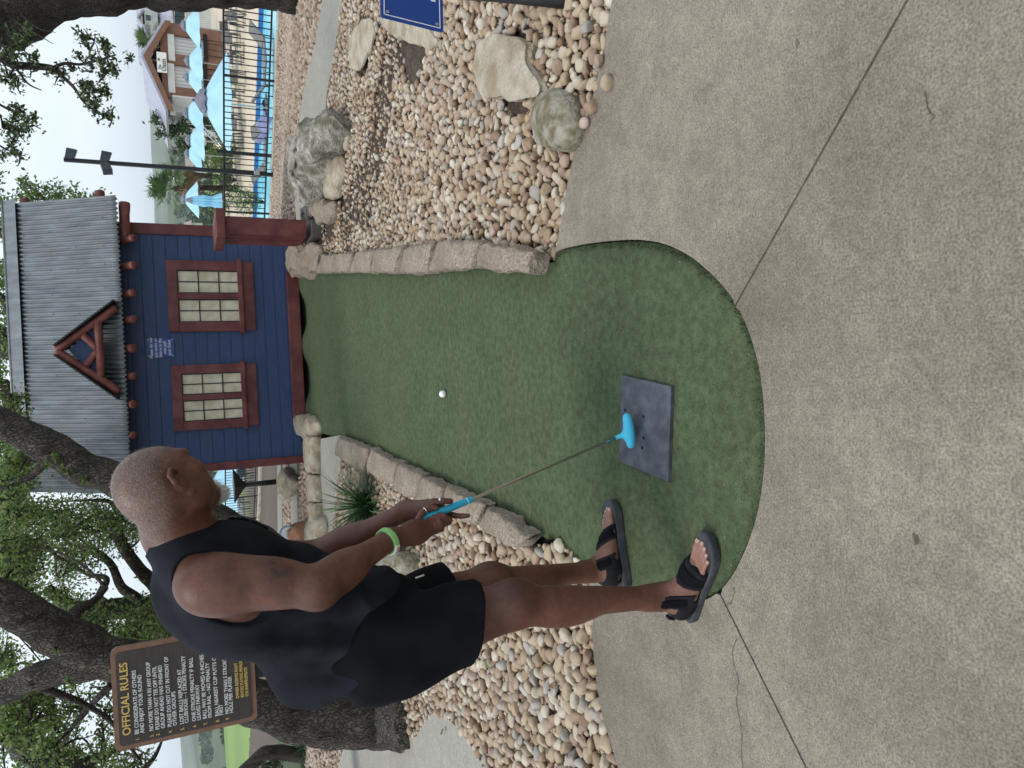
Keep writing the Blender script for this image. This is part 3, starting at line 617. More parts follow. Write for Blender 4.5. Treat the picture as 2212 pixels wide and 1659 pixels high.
# ================================================================ THE SMALL BLUE HOUSE
YF = 10.89
m_blue_w = M('blue_painted_boards', (.016, .038, .114), (.025, .054, .152), scale=5, rough=.55, bump=.25, bscale=30, stretch=(1, 1, 9), c3=(.042, .062, .125), s3=3.5, f3=.5)
m_red = M('oxblood_paint', (.085, .014, .015), (.125, .022, .022), scale=7, rough=.5, bump=.25, bscale=40, c3=(.19, .06, .05), s3=5, f3=.6)
m_log = M('stained_log', (.13, .036, .03), (.23, .075, .062), scale=9, rough=.6, bump=.3, bscale=40)
m_tin = M('corrugated_tin', (.13, .147, .16), (.215, .237, .255), scale=2.2, rough=.5, metal=.4, bump=.1, bscale=30, stretch=(6, 1, 1), c3=(.17, .17, .17), s3=3, f3=.6)
m_black = M('black_painted_metal', (.010, .010, .011), (.017, .017, .018), scale=20, rough=.5)
m_pane = M('cream_window_panel', (.50, .44, .31), (.66, .60, .46), scale=9, rough=.6, bump=.1, bscale=9)
house = thing('mini_golf_house', 'small dark blue wooden house with corrugated tin roof at the end of the green', 'house', (.7, YF, 0))
XL, XR = yp(660, 985, YF)[0], yp(380, 500, YF)[0]
ZE = yp(270, 700, YF)[2] + .10
PL = .157
def siding(name, x0, x1, y, z0, z1, ax_='x', sgn_=-1):
    b_ = MB(); z = z0; i = 0
    while z < z1 - .01:
        h = min(PL, z1 - z); t_ = .020 + .003 * math.sin(i * 2.3)
        for (a0, a1) in ((x0, x1),):
            if ax_ == 'x': b_.box(((a0 + a1) / 2, y, z + h / 2), (a1 - a0, t_, h - .004), bev=.004)
            else: b_.box((y, (a0 + a1) / 2, z + h / 2), (t_, a1 - a0, h - .004), bev=.004)
        z += PL; i += 1
    return b_
DY = 2.9
sd1 = siding('siding', XL, XR, YF, .012, ZE); fw_ = sd1.build('front_wall', m_blue_w, house)
core = MB(); core.box(((XL + XR) / 2, YF + .03, (ZE + .02) / 2), (XR - XL - .02, .03, ZE - .06)); core.build('wall_backing', m_black, house)
siding('s', YF, YF + DY, XR - .01, -.9, ZE, 'y').build('side_wall', m_blue_w, house); siding('s', YF, YF + DY, XL + .01, -.9, ZE, 'y').build('side_wall', m_blue_w, house)
siding('s', XL, XR, YF + DY, -.9, ZE).build('back_wall', m_blue_w, house)
RY = YF + 1.32; RZ = yp(30, 720, RY)[2]; EY = YF - .34; EZ = yp(262, 640, EY)[2]
slope = (RZ - EZ) / (RY - EY)
RXR0, RXR1 = yp(252, 421, EY)[0], yp(22, 440, RY)[0]
RXL = yp(45, 1066, RY)[0]
for xx in (XL + .02, XR - .02):
    gb_ = MB(); gb_.prism([(xx, YF, ZE - .05), (xx, YF + DY, ZE - .05), (xx, RY, ZE + slope * 1.3 - .12)], (.02, 0, 0)); gb_.build('gable', m_blue_w, house)
def tin(x0, x1, ya, za, yb, zb, seed=0):
    nx = int((x1 - x0) / .0085); xs = np.linspace(x0, x1, nx); ns = 14; V = []
    dy, dz = yb - ya, zb - za; L = math.hypot(dy, dz); nrm = np.array([0, -dz, dy]) / L; nrm *= np.sign(nrm[2])
    for j in range(ns + 1):
        t_ = j / ns
        for x in xs:
            a = .016 * math.sin(2 * math.pi * x / .064) + .004 * mnoise.noise(Vector((x * 2.2, t_ * 3, seed))) + (.008 * mnoise.noise(Vector((x * 6, 0, seed))) if j == 0 else 0)
            xq = x + ((t_ if za < zb else t_) - .5) * (RXR1 - RXR0) * (x - x0) / (x1 - x0); V.append(np.array([xq, ya + dy * t_, za + dz * t_]) + nrm * a + (np.array([0, dy, dz]) / L * .012 * mnoise.noise(Vector((x * 3, 4, seed))) if j == 0 else 0))
    F_ = [(j * nx + i, j * nx + i + 1, (j + 1) * nx + i + 1, (j + 1) * nx + i) for j in range(ns) for i in range(nx - 1)]
    return V, F_
b_ = MB(); b_.add(*tin(RXL + .02, (RXR0 + RXR1) / 2, EY, EZ, RY, RZ)); ro = b_.build('roof', m_tin, house, smooth=True, nrm=False)
md = ro.modifiers.new('s', 'SOLIDIFY'); md.thickness = .004
b_ = MB(); b_.add(*tin(RXL + .02, (RXR0 + RXR1) / 2, 2 * RY - EY + .2, EZ - slope * .2, RY, RZ, 5)); b_.build('roof', m_tin, house, smooth=True, nrm=False)
# screws and the flat ridge cap
b_ = MB()
for r_, t_ in enumerate((.12, .36, .60, .84)):
    for x in np.arange(RXL + .15, RXR0 - .1, .29):
        P = np.array([x + RNG.normal(0, .02), EY + (RY - EY) * t_, EZ + (RZ - EZ) * t_]) + vn([0, -slope, 1]) * .012; b_.box(P, (.014, .014, .010), bev=.003)
o = b_.build('roof_screw', m_black, house); o['kind'] = 'stuff'
cw = .26; cl_v = np.array([0, -(RY - EY), -(RZ - EZ)]) / math.hypot(RY - EY, RZ - EZ); cn_ = vn([0, -slope, 1])
b_ = MB(); p0 = np.array([0, RY, RZ]) + cn_ * .018
for xa, xb in ((RXL, RXL + 2.2), (RXL + 2.19, RXR1 + .03)):
    b_.prism([p0 + [xa, 0, .03], p0 + [xa, 0, .03] + cl_v * cw, p0 + [xa, 0, .03] + cl_v * cw + cn_ * .004, p0 + [xa, 0, .036]], (xb - xa, 0, 0))
    b_.prism([p0 + [xa, 0, .03], p0 + [xa, 0, .03] + cl_v * cw * [1, -1, 1], p0 + [xa, 0, .034] + cl_v * cw * [1, -1, 1], p0 + [xa, 0, .036]], (xb - xa, 0, 0))
b_.build('ridge_cap', m_tin, house)
b_ = MB(); b_.tube([(RXL, RY, RZ + .055), (RXR1 + .03, RY, RZ + .055)], .022, 8); b_.build('ridge_roll', m_tin, house, smooth=True)
# rafter logs under the eave
def log(a, b, r, name='log', par=None, mt=None):
    lb = MB(); a = np.asarray(a, float); b = np.asarray(b, float); k = 7
    pts = [a + (b - a) * t_ + np.array([0, 0, .006 * math.sin(5 * t_ + a[0] * 9)]) for t_ in np.linspace(0, 1, k)]
    rr = [r * (1 + .06 * math.sin(3 * t_ * 4 + a[0] * 7)) for t_ in np.linspace(0, 1, k)]; rr[0] *= .86; rr[-1] *= .86
    pts.insert(1, pts[0] + (pts[1] - pts[0]) * .12); rr.insert(1, rr[1]); pts.insert(-1, pts[-1] + (pts[-2] - pts[-1]) * .12); rr.insert(-1, rr[-2])
    lb.tube(pts, rr, 12); return lb.build(name, mt or m_log, par or house, smooth=True)
for y_ in (513, 572, 632, 689, 752, 812, 873, 940):
    P = yp(290, y_, EY + .02); log((P[0], EY + .02, P[2]), (P[0], YF + .08, P[2] + (YF - EY + .06) * .75), .054, 'rafter_log')
# purlin logs sticking out at the right gable
for (x_, y_, Yq, ex_) in [(268, 440, EY + .16, .26), (216, 416, EY + .62, .20), (54, 432, RY, .22)]:
    P = yp(x_, y_, Yq); log((P[0] + .02, Yq, P[2]), (XR - .2, Yq, P[2]), .066, 'purlin_log')
P = yp(268, 478, YF + 2.6); log((P[0] + .02, YF + 2.6, P[2]), (XR - .2, YF + 2.6, P[2]), .06, 'purlin_log')
# little log pediment standing on the eave
GY_ = EY - .04
ap, gl, gr = yp(128, 757, GY_), yp(256, 846, GY_), yp(250, 664, GY_)
bkz = lambda z: EY + (z - EZ) / slope
gk = MB(); q = .02
for A_, B_ in ((ap, gl), (ap, gr)):
    o1 = vn(np.array([A_[2] - B_[2], 0, -(A_[0] - B_[0])])); o1 *= np.sign(o1[2]); A2 = A_ + o1 * .066 + [0, -.10, 0]; B2 = B_ + (B_ - A_) * .06 + o1 * .066 + [0, -.10, 0]
    gk.prism([A2, B2, np.array([B2[0], bkz(B2[2]) + .08, B2[2]]), np.array([A2[0], bkz(A2[2]) + .08, A2[2]])], o1 * .02)
gk.build('pediment_roof', m_black, house)
pn = MB(); pn.prism([ap + [0, .05, -.1], gl + [.12, .05, .16], gr + [-.12, .05, .16]], (0, .03, 0)); pn.build('pediment_panel', m_blue_w, house)
log(ap + [0, 0, .03], gl + [0, 0, 0], .05, 'pediment_log'); log(ap + [0, 0.012, .03], gr, .05, 'pediment_log')
tl_, tr_2 = yp(217, 820, GY_), yp(212, 692, GY_); log(tl_, tr_2, .05, 'pediment_log')
tm = (tl_ + tr_2) / 2; log(tm + [0.02, 0, .02], yp(178, 724, GY_), .042, 'pediment_log'); log(tm + [-.02, 0, .02], yp(184, 790, GY_), .042, 'pediment_log')
# windows
def window(x0, y0, x1, y1, op):        # photo box on the facade, openings
    tlc, brc = yp(x0, y1, YF), yp(x1, y0, YF); w = brc[0] - tlc[0]; h = tlc[2] - brc[2]; X0, Z1 = tlc[0], tlc[2]; yb = YF - .03
    fr_ = MB(); sw, mw, tw = w * .135, w * .085, h * .115; zb_ = Z1 - h * .82
    fr_.box((X0 + w / 2, yb, Z1 - tw / 2), (w, .06, tw), bev=.006); fr_.box((X0 + sw / 2, yb - .001, (Z1 - tw + zb_) / 2), (sw, .056, Z1 - tw - zb_), bev=.005); fr_.box((X0 + w - sw / 2, yb - .001, (Z1 - tw + zb_) / 2), (sw, .056, Z1 - tw - zb_), bev=.005)
    fr_.box((X0 + w / 2, yb + .002, (Z1 - tw + zb_) / 2), (mw, .05, Z1 - tw - zb_), bev=.004); fr_.box((X0 + w / 2, yb + .004, Z1 - h * .92), (w * .98, .05, h * .15), bev=.006)
    f_ = fr_.build('window', m_red, house); si = MB(); si.box((X0 + w / 2, yb - .03, Z1 - h * .83), (w * 1.06, .11, h * .055), bev=.008); si.build('sill', m_red, f_)
    ow = (w - 2 * sw - mw) / 2
    for k_ in range(2):
        xa = X0 + sw + k_ * (ow + mw); za, zb2 = Z1 - tw, zb_
        pm = MB(); pm.box((xa + ow / 2, YF - .016, (za + zb2) / 2), (ow, .008, za - zb2)); pm.build('pane', m_pane, f_)
        mn = MB(); t_ = .014
        mn.box((xa + ow / 2, YF - .025, (za + zb2) / 2), (t_, .012, za - zb2)); 
        for r_ in (1, 2): mn.box((xa + ow / 2, YF - .0262, za - (za - zb2) * r_ / 3), (ow, .012, t_))
        for s_ in (0, 1): mn.box((xa + t_ * .5 + s_ * (ow - t_), YF - .0274, (za + zb2) / 2), (t_, .012, za - zb2)); mn.box((xa + ow / 2, YF - .0286, zb2 + t_ * .5 + s_ * (za - zb2 - t_)), (ow, .012, t_))
        mn.build('muntin', m_black, f_)
window(366, 567, 546, 718, None); window(376, 784, 553, 932, None)
# corner boards, skirting board
cb = MB(); cb.box((XR + .02, YF - .012, ZE / 2 - .15), (.15, .05, ZE + .3), bev=.006); cb.build('corner_board', m_red, house)
cb = MB(); cb.box((XR + .075, YF + .07, ZE / 2 - .15), (.04, .12, ZE + .3), bev=.006); cb.build('corner_board', m_red, house)
cb = MB(); cb.box((XL - .04, YF - .012, ZE / 2 - .15), (.11, .05, ZE + .3), bev=.006); cb.build('corner_board', m_red, house)
p1, p2 = yp(640, 898, YF - .08), yp(636, 592, YF - .08); cb = MB(); cb.box(((p1[0] + p2[0]) / 2, YF - .07, .075), (p2[0] - p1[0], .10, .17), bev=.008); cb.build('baseboard', m_red, house)
# the stout red post with a flat cap in front of the right corner
pf = gp(697, 497); px_, py_ = pf[0], pf[1] + .05
pillar = thing('red_post', 'square oxblood wooden post with flat projecting cap at the house corner', 'post', (px_, py_ + .3, 0))
ctop = yp(470, 488, py_)[2]
b_ = MB(); b_.box((px_ + .03, py_ + .33, ctop / 2 + .1), (.20, .62, ctop - .2 + .05), bev=.008); b_.build('post_shaft', m_red, pillar)
b_ = MB(); b_.box((px_ + .03, py_ + .33, ctop - .03), (.34, .80, .10), bev=.012); b_.build('cap', m_red, pillar)
b_ = MB(); b_.box((px_ + .03, py_ + .33, .04), (.215, .635, .16), bev=.008); b_.build('plinth', M('grey_plinth', (.07, .06, .055), (.11, .10, .09), scale=9, rough=.8), pillar)
b_ = MB(); b_.box((px_ - .072, py_ + .33, ctop / 2 + .08), (.008, .14, ctop - .28)); b_.build('batten', m_red, pillar)

# ================================================================ SIGNS AND LAMPS
m_white = M('white_lettering', (.80, .80, .78), rough=.5)
m_sblue = M('sign_blue', (.014, .055, .25), rough=.35)
s0, s1 = yp(319, 772, YF - .03), yp(375, 731, YF - .03); sw, sh = s1[0] - s0[0], s0[2] - s1[2]
sg = thing('notice_sign', 'small blue notice with white lettering screwed to the blue boards between the windows', 'sign', ((s0[0] + s1[0]) / 2, YF - .03, s1[2]))
b_ = MB(); b_.box(((s0[0] + s1[0]) / 2, YF - .026, (s0[2] + s1[2]) / 2), (sw, .008, sh), bev=.002); b_.build('plate', m_sblue, sg)
Rx = Matrix.Rotation(math.pi / 2, 4, 'X')
for i, tx in enumerate(['Please do not', 'put rocks or', 'debris in the', 'mini golf', 'putt holes']):
    seg_text('text_line', tx, sh * .17, m_white, sg, Matrix.Translation((0, -.006, sh * (.80 - .168 * i))) @ Rx, 'CENTER', bold=.0, sx=.92)
b_ = MB(); [b_.box((s0[0] + sw * u, YF - .032, s1[2] + sh * v), (.010, .006, .010), bev=.003) for u in (.06, .94) for v in (.05, .95)]
for u in (.06, .94):
    for v in (.05, .95): b2 = MB(); b2.box((s0[0] + sw * u, YF - .032, s1[2] + sh * v), (.011, .006, .011), bev=.003); b2.build('screw', m_white, sg)
# rules board
RYs = 4.5
tlp, trp, blp = yp(247, 1626, RYs), yp(239, 1403, RYs), yp(555, 1566, RYs)
BW, BH = float(np.linalg.norm(trp - tlp)), float(np.linalg.norm(blp - tlp))
m_brown = M('brown_painted_board', (.030, .020, .017), (.044, .030, .026), scale=6, rough=.55, bump=.2, bscale=60, stretch=(1, 1, 14), c3=(.07, .06, .055), s3=11, f3=.35)
m_bord = M('tan_border', (.17, .085, .05), (.22, .115, .07), scale=14, rough=.6, bump=.1); m_yel = M('yellow_lettering', (.62, .42, .12), rough=.5); m_wlet = M('rules_lettering', (.62, .62, .60), (.74, .74, .72), scale=60, rough=.5)
rs = thing('rules_sign', 'brown OFFICIAL RULES board with tan border standing behind the man', 'sign', tuple((tlp + trp) / 2 - [0, 0, BH]))
c = (tlp + trp) / 2 - [0, 0, BH / 2]
bm = bmesh.new(); 
def rounded(w, h, r):
    out = []
    for cx_, cy_, a0 in ((w / 2 - r, h / 2 - r, 0), (-w / 2 + r, h / 2 - r, 90), (-w / 2 + r, -h / 2 + r, 180), (w / 2 - r, -h / 2 + r, 270)):
        for k_ in range(6): a = math.radians(a0 + 18 * k_); out.append((cx_ + r * math.cos(a), 0, cy_ + r * math.sin(a)))
    return [np.array(p) for p in out]
b_ = MB(); b_.prism([c + p for p in rounded(BW, BH, .035)], (0, .035, 0)); b_.build('border', m_bord, rs)
b_ = MB(); b_.prism([c + p + [0, -.004, 0] for p in rounded(BW * .91, BH * .935, .022)], (0, .01, 0)); b_.build('board', m_brown, rs)
b_ = MB(); b_.box((c[0], c[1] + .075, c[2] / 2), (.11, .07, c[2])); b_.build('sign_post', m_black, rs)
L_ = [('1.', 'BE CONSIDERATE OF OTHERS', .150), ('', 'AND ENJOY YOUR ROUND', .186), ('2.', 'NO MORE THAN 4 IN ANY GROUP', .247), ('3.', 'PLEASE DO NOT TEE OFF UNTIL', .288), ('', 'GROUP AHEAD HAS FINISHED', .326), ('4.', 'PLEASE DO NOT CUT IN FRONT OF', .372), ('', 'OTHER GROUPS', .408), ('5.', 'LOST BALLS REPLACED AT', .456), ('', 'CLUBHOUSE \u2013 1 STROKE PENALTY', .489), ('6.', 'ONE STROKE PENALTY IF BALL', .541), ('', 'LEAVES FAIRWAY', .576), ('7.', 'BALL MAY BE MOVED 6 INCHES', .618), ('', 'FROM RAIL \u2013 NO PENALTY', .655), ('8.', 'BALL NEAREST CUP PUTTS OUT', .706), ('', 'FIRST', .737), ('9.', 'NO MORE THAN 5 STROKES', .779), ('', 'HOLE PER PLAYER', .811)]
def st(tx, u, v, size, mt, sx=.80, bold=.0004, al='LEFT'):
    seg_text('text_line', tx, size, mt, rs, Matrix.Translation((-BW / 2 + BW * u, -.0085, BH - BH * v)) @ Rx, al, bold=bold, sx=sx)
st('OFFICIAL RULES', .5, .108, BH * .076, m_yel, 1.0, .001, 'CENTER')
for nn, tx, v in L_:
    sx = .92 if len(tx) < 27 else .86
    if nn: st(nn, .075, v + .012, BH * .034, m_yel)
    st(tx, .135, v + .012, BH * .0385, m_wlet, sx)
for tx, v in (('OWNER RESERVES RIGHT', .872), ('REVOKE PLAYING PRIVILEGES', .908), ('FOR INAPPROPRIATE', .942)): st(tx, .27, v, BH * .034, m_yel, .72)
# blue hole sign on a slanted black post at the right edge
HYq = 2.9
c0, c1_, c2_ = yp(806, 12, HYq), yp(828, 40, HYq), yp(955, 70, HYq)
bsg = thing('hole_sign', 'glossy blue sign with white border on a leaning black post beside the pebbles', 'sign', gp(1238, 8))
A = yp(806, 10, HYq - .02); B = yp(962, 66, HYq - .02); xv = vn(yp(975, 0, HYq) - B); 
tlq, blq = yp(822, 36, HYq), yp(958, 70, HYq)
dv = blq - tlq; uv = vn(np.cross(np.cross(dv, [.985, .17, .02]), dv)) 
uv = vn(np.array([.97, .12, .10])); uv = vn(uv - vn(dv) * (uv @ vn(dv))); nv = np.cross(uv, vn(dv)); nv *= np.sign(nv @ (CAM - tlq)); SW = .30
def quad_on(o_, d0, d1, e0, e1, lift, th, rad=.012):
    out = []; w, h = (e1 - e0), (d1 - d0)
    for p in rounded(w, h, rad): out.append(o_ + uv * ((e0 + e1) / 2 + p[0]) - vn(dv) * (-(d0 + d1) / 2 + p[2]) + nv * lift)
    b_ = MB(); b_.prism(out, -nv * th); return b_
DH = float(np.linalg.norm(dv))
quad_on(tlq, 0, DH, 0, SW, 0, .006).build('plate', m_sblue, bsg)
for (d0, d1, e0, e1) in ((.014, .0175, .014, SW - .014), (DH - .0175, DH - .014, .014, SW - .014), (.0185, DH - .0185, .014, .0175), (.0185, DH - .0185, SW - .0175, SW - .014)): quad_on(tlq, d0, d1, e0, e1, .0012, .001, .0008).build('border_line', m_white, bsg)
for d_ in (.03, DH - .03):
    for e_ in (.030, SW - .03): quad_on(tlq, d_ - .007, d_ + .007, e_ - .007, e_ + .007, .003, .003, .0065).build('screw', M('screw_steel', (.6, .6, .6), rough=.35, metal=.9), bsg)
quad_on(tlq, DH * .80, DH * .875, SW * .45, SW * .55, .0014, .001, .002).build('numeral', m_white, bsg)
b_ = MB(); pb, pt_ = gp(1236, -8), yp(1080, -18, HYq + .05); b_.tube([pb - [0, 0, .1], pt_, pt_ + (pt_ - pb) * 1.2], .045, 16); b_.build('sign_post', m_black, bsg, smooth=True)
# floodlight on a stake at the foot of the big oak
m_lampg = M('pale_grey_plastic', (.40, .40, .39), (.50, .50, .48), scale=10, rough=.5)
fp = gp(846, 1512); ft = yp(735, 1563, fp[1])
fl = thing('floodlight', 'pale grey floodlight on a leaning black stake beside the oak trunk', 'floodlight', fp)
b_ = MB(); b_.tube([fp - [0, 0, .05], fp + (ft - fp) * .5 + [-.0, 0, 0], ft], .028, 10); b_.build('stake', m_black, fl, smooth=True)
dF = vn([.35, -.3, -.88]); b_ = MB(); b_.lathe(ft + [0, 0, .05], [(.02, -.10), (.10, -.06), (.115, 0), (.115, .02), (.07, .06), (.02, .075)], 4, np.column_stack([vn(np.cross([0, 1, 0], [.3, -.2, .93])), vn(np.cross([.3, -.2, .93], np.cross([0, 1, 0], [.3, -.2, .93]))), vn([.3, -.2, .93])])); b_.build('lamp_housing', m_lampg, fl)
b_ = MB(); b_.box(ft + [-.02, .03, .06], (.20, .14, .05), bev=.012); b_.build('bracket', m_black, fl)
# mushroom path light
pl = gt(594, 1041); plt = pl + [0, 0, 0]
hl = thing('path_light', 'black mushroom shaped path light in the gravel left of the house', 'path light', pl); hh = yp(504, 1046, pl[1])[2] - pl[2]
b_ = MB(); b_.tube([pl - [0, 0, .1], pl + [0, 0, hh * .8]], .055, 12); b_.build('post', m_black, hl, smooth=True)
b_ = MB(); b_.lathe(pl + [0, 0, hh * .72], [(.06, 0), (.09, hh * .05), (.34, hh * .26), (.34, hh * .28), (.02, hh * .285)], 4); b_.build('shade', m_black, hl, smooth=False)
# ground floodlight near the clay stone
g1_ = gt(668, 1162); o = thing('floodlight', 'dark round floodlight with bright ring by the reddish brown rock', 'floodlight', g1_)
ctr = yp(622, 1155, g1_[1] - .1); b_ = MB(); b_.tube([g1_, ctr + [.05, .05, -.1]], .03, 8); b_.build('stake', m_black, o)
Rm_ = Matrix.Rotation(.9, 3, 'X'); b_ = MB(); b_.lathe(ctr, [(.05, -.16), (.10, -.12), (.13, 0), (.12, .01)], 20, np.array(Rm_)); b_.build('lamp_housing', m_black, o, smooth=False)
b_ = MB(); b_.lathe(ctr, [(.135, -.01), (.14, .012), (.115, .018), (.11, .012)], 20, np.array(Rm_)); b_.build('ring', M('bright_ring', (.20, .23, .26), rough=.35, metal=.5), o)
# tufted grass plant in the left bed
m_grass = RM('strap_leaf', [(0, (.018, .05, .014)), (.5, (.04, .10, .03)), (1, (.09, .17, .055))], rough=.45, noise=.3, nscale=9, bump=0, trans=.2)
def tuft(name, label, base, n_, ln, spread, wid=.006, lean=(0, 0, 0)):
    t_ = thing(name, label, 'grass plant', base); V = []; F_ = []; k = 0; rn = []
    for _ in range(n_):
        a = RNG.uniform(0, 2 * math.pi); el = RNG.uniform(.25, 1.25); L = ln * RNG.uniform(.5, 1.1); d = np.array([math.cos(a) * math.cos(el), math.sin(a) * math.cos(el), math.sin(el)]) + np.array(lean); d = vn(d)
        p = np.array([math.cos(a), math.sin(a), 0]) * RNG.uniform(0, spread); q = vn(np.cross(d, [0, 0, 1])); sg_ = 7; cu_ = RNG.uniform(.5, 1.5); r_ = RNG.random()
        for s_ in range(sg_ + 1):
            w = wid * (1 - (s_ / sg_) ** 2) + .0006; V += [p - q * w, p + q * w]; rn += [r_, r_]
            if s_ < sg_: F_.append((k + 2 * s_, k + 2 * s_ + 1, k + 2 * s_ + 3, k + 2 * s_ + 2))
            d = vn(d + np.array([0, 0, -.16 * cu_])); p = p + d * L / sg_
        k += 2 * (sg_ + 1)
    link('blades', mesh_np('blades', V, F4=F_, attrs={'rnd': rn}), m_grass, t_); return t_
tuft('grass_plant', 'dark green strap leaved grass clump beside the curved kerb', gp(800, 1092), 330, .62, .10, .007)
tuft('grass_plant', 'green strappy clump left of the oak trunk near the far green', gt(655, 1608), 110, .55, .10)
tuft('grass_plant', 'small grass clump just behind the oak trunk', gt(640, 1560), 60, .5, .08)

m_fleaf = M('fallen_leaf', (.05, .12, .03), (.09, .17, .05), scale=30, rough=.5); m_fdry = M('dry_leaf', (.16, .10, .05), (.24, .16, .09), scale=30, rough=.8)
for x, y, lb, mt, r_ in [(1045, 1352, 'fresh green leaf fallen on pebbles behind the man', m_fleaf, .035), (1050, 1436, 'small green leaf on pebbles by the path tip', m_fleaf, .03), (955, 1580, 'green leaf at the edge of the grey path', m_fleaf, .035), (1240, 220, 'dry brown leaf on the mossy rock edge', m_fdry, .03), (905, 420, 'dry curled leaf among right bed pebbles', m_fdry, .035), (1195, 1480, 'dry brown leaf among the front left pebbles', m_fdry, .035)]:
    c = gp(x, y, .03); a = x * 1.7; d = np.array([math.cos(a), math.sin(a), .1]); q = np.array([-math.sin(a), math.cos(a), .25]); b_ = MB()
    V = []; 
    for u in np.linspace(-1, 1, 7):
        w = (1 - u * u) * .42; V += [d * u * r_ - q * w * r_ + [0, 0, .006 * u * u], d * u * r_ + [0, 0, -.004], d * u * r_ + q * w * r_ + [0, 0, .008 * u * u]]
    b_.add(V, [f_ for i in range(6) for f_ in ((3 * i, 3 * i + 1, 3 * i + 4, 3 * i + 3), (3 * i + 1, 3 * i + 2, 3 * i + 5, 3 * i + 4))]); o = b_.build('fallen_leaf', mt, smooth=True); o.location = tuple(c); tag(o, lb, 'leaf')
# ================================================================ THE MAN (one continuous body by a smooth distance field)
class Field:
    def __init__(s, lo, hi, h):
        s.lo = np.array(lo, float); s.h = h; s.n = np.ceil((np.array(hi) - s.lo) / h).astype(int) + 1
        s.F = np.full(s.n, 1.0, np.float32)
    def region(s, lo, hi):
        a = np.clip(np.floor((np.asarray(lo) - s.lo) / s.h).astype(int), 0, s.n); b = np.clip(np.ceil((np.asarray(hi) - s.lo) / s.h).astype(int) + 1, 0, s.n)
        sl = tuple(slice(i, j) for i, j in zip(a, b))
        ax = [s.lo[i] + s.h * np.arange(a[i], b[i]) for i in range(3)]
        return sl, ax[0][:, None, None], ax[1][None, :, None], ax[2][None, None, :]
    def union(s, prim, k=0.02):
        lo, hi = prim[1]; pad = k + 4 * s.h
        sl, x, y, z = s.region(np.asarray(lo) - pad, np.asarray(hi) + pad)
        d = prim[0](x, y, z).astype(np.float32); a = s.F[sl]
        if k > 0:
            hh = np.maximum(k - np.abs(a - d), 0) / k; s.F[sl] = np.minimum(a, d) - hh * hh * k * 0.25
        else: s.F[sl] = np.minimum(a, d)
        return s
    def cut(s, prim, k=0.0):        # subtract
        lo, hi = prim[1]; sl, x, y, z = s.region(np.asarray(lo) - .02, np.asarray(hi) + .02)
        d = -prim[0](x, y, z).astype(np.float32); a = s.F[sl]
        if k > 0:
            hh = np.maximum(k - np.abs(a - d), 0) / k; s.F[sl] = np.maximum(a, d) + hh * hh * k * 0.25
        else: s.F[sl] = np.maximum(a, d)
        return s
    def xyz(s): return [s.lo[i] + s.h * np.arange(s.n[i]) for i in range(3)]
    def grid(s): X, Y, Z = s.xyz(); return X[:, None, None], Y[None, :, None], Z[None, None, :]
    def mesh(s):
        F = s.F; I = F < 0; n = np.array(F.shape)
        cnt = np.zeros(n - 1, np.int8)
        for dx in (0, 1):
            for dy in (0, 1):
                for dz in (0, 1): cnt += I[dx:n[0] - 1 + dx, dy:n[1] - 1 + dy, dz:n[2] - 1 + dz]
        C = np.argwhere((cnt > 0) & (cnt < 8)); idx = np.full(n - 1, -1, np.int32); idx[tuple(C.T)] = np.arange(len(C))
        acc = np.zeros((len(C), 3)); num = np.zeros(len(C))
        cor = [(a, b, c) for a in (0, 1) for b in (0, 1) for c in (0, 1)]
        for a in cor:
            for b in cor:
                if sum(b) - sum(a) == 1 and all(q >= p for p, q in zip(a, b)):
                    fa = F[tuple((C + a).T)]; fb = F[tuple((C + b).T)]; m = (fa < 0) != (fb < 0); t = np.where(m, fa / (fa - fb + 1e-12), 0)
                    P = np.array(a) + t[:, None] * (np.array(b) - np.array(a)); acc[m] += P[m]; num[m] += 1
        V = s.lo + (C + acc / num[:, None]) * s.h; Q = []
        for ax in range(3):
            o = [0, 1, 2]; o.remove(ax); u, w = o if ax != 1 else o[::-1]
            sa = [slice(None)] * 3; sb = [slice(None)] * 3; sa[ax] = slice(0, n[ax] - 1); sb[ax] = slice(1, n[ax])
            A = I[tuple(sa)]; B = I[tuple(sb)]; E = np.argwhere(A != B); ok = (E[:, u] > 0) & (E[:, w] > 0) & (E[:, u] < n[u] - 1) & (E[:, w] < n[w] - 1); E = E[ok]
            fl = A[tuple(E.T)]; eu = np.zeros(3, int); eu[u] = 1; ew = np.zeros(3, int); ew[w] = 1
            q = np.stack([idx[tuple((E - eu - ew).T)], idx[tuple((E - ew).T)], idx[tuple(E.T)], idx[tuple((E - eu).T)]], -1)
            q[~fl] = q[~fl][:, ::-1]; Q.append(q)
        Q = np.concatenate(Q); Q = Q[(Q >= 0).all(1)]; return V, Q
def smoothV(V, Q, it=2, w=0.5):
    for _ in range(it):
        acc = np.zeros_like(V); num = np.zeros(len(V))
        for a, b in ((0, 1), (1, 2), (2, 3), (3, 0)):
            for i in range(3): acc[:, i] += np.bincount(Q[:, a], V[Q[:, b], i], len(V)) + np.bincount(Q[:, b], V[Q[:, a], i], len(V))
            num += np.bincount(Q[:, a], minlength=len(V)) + np.bincount(Q[:, b], minlength=len(V))
        V = V * (1 - w) + w * acc / np.maximum(num, 1)[:, None]
    return V
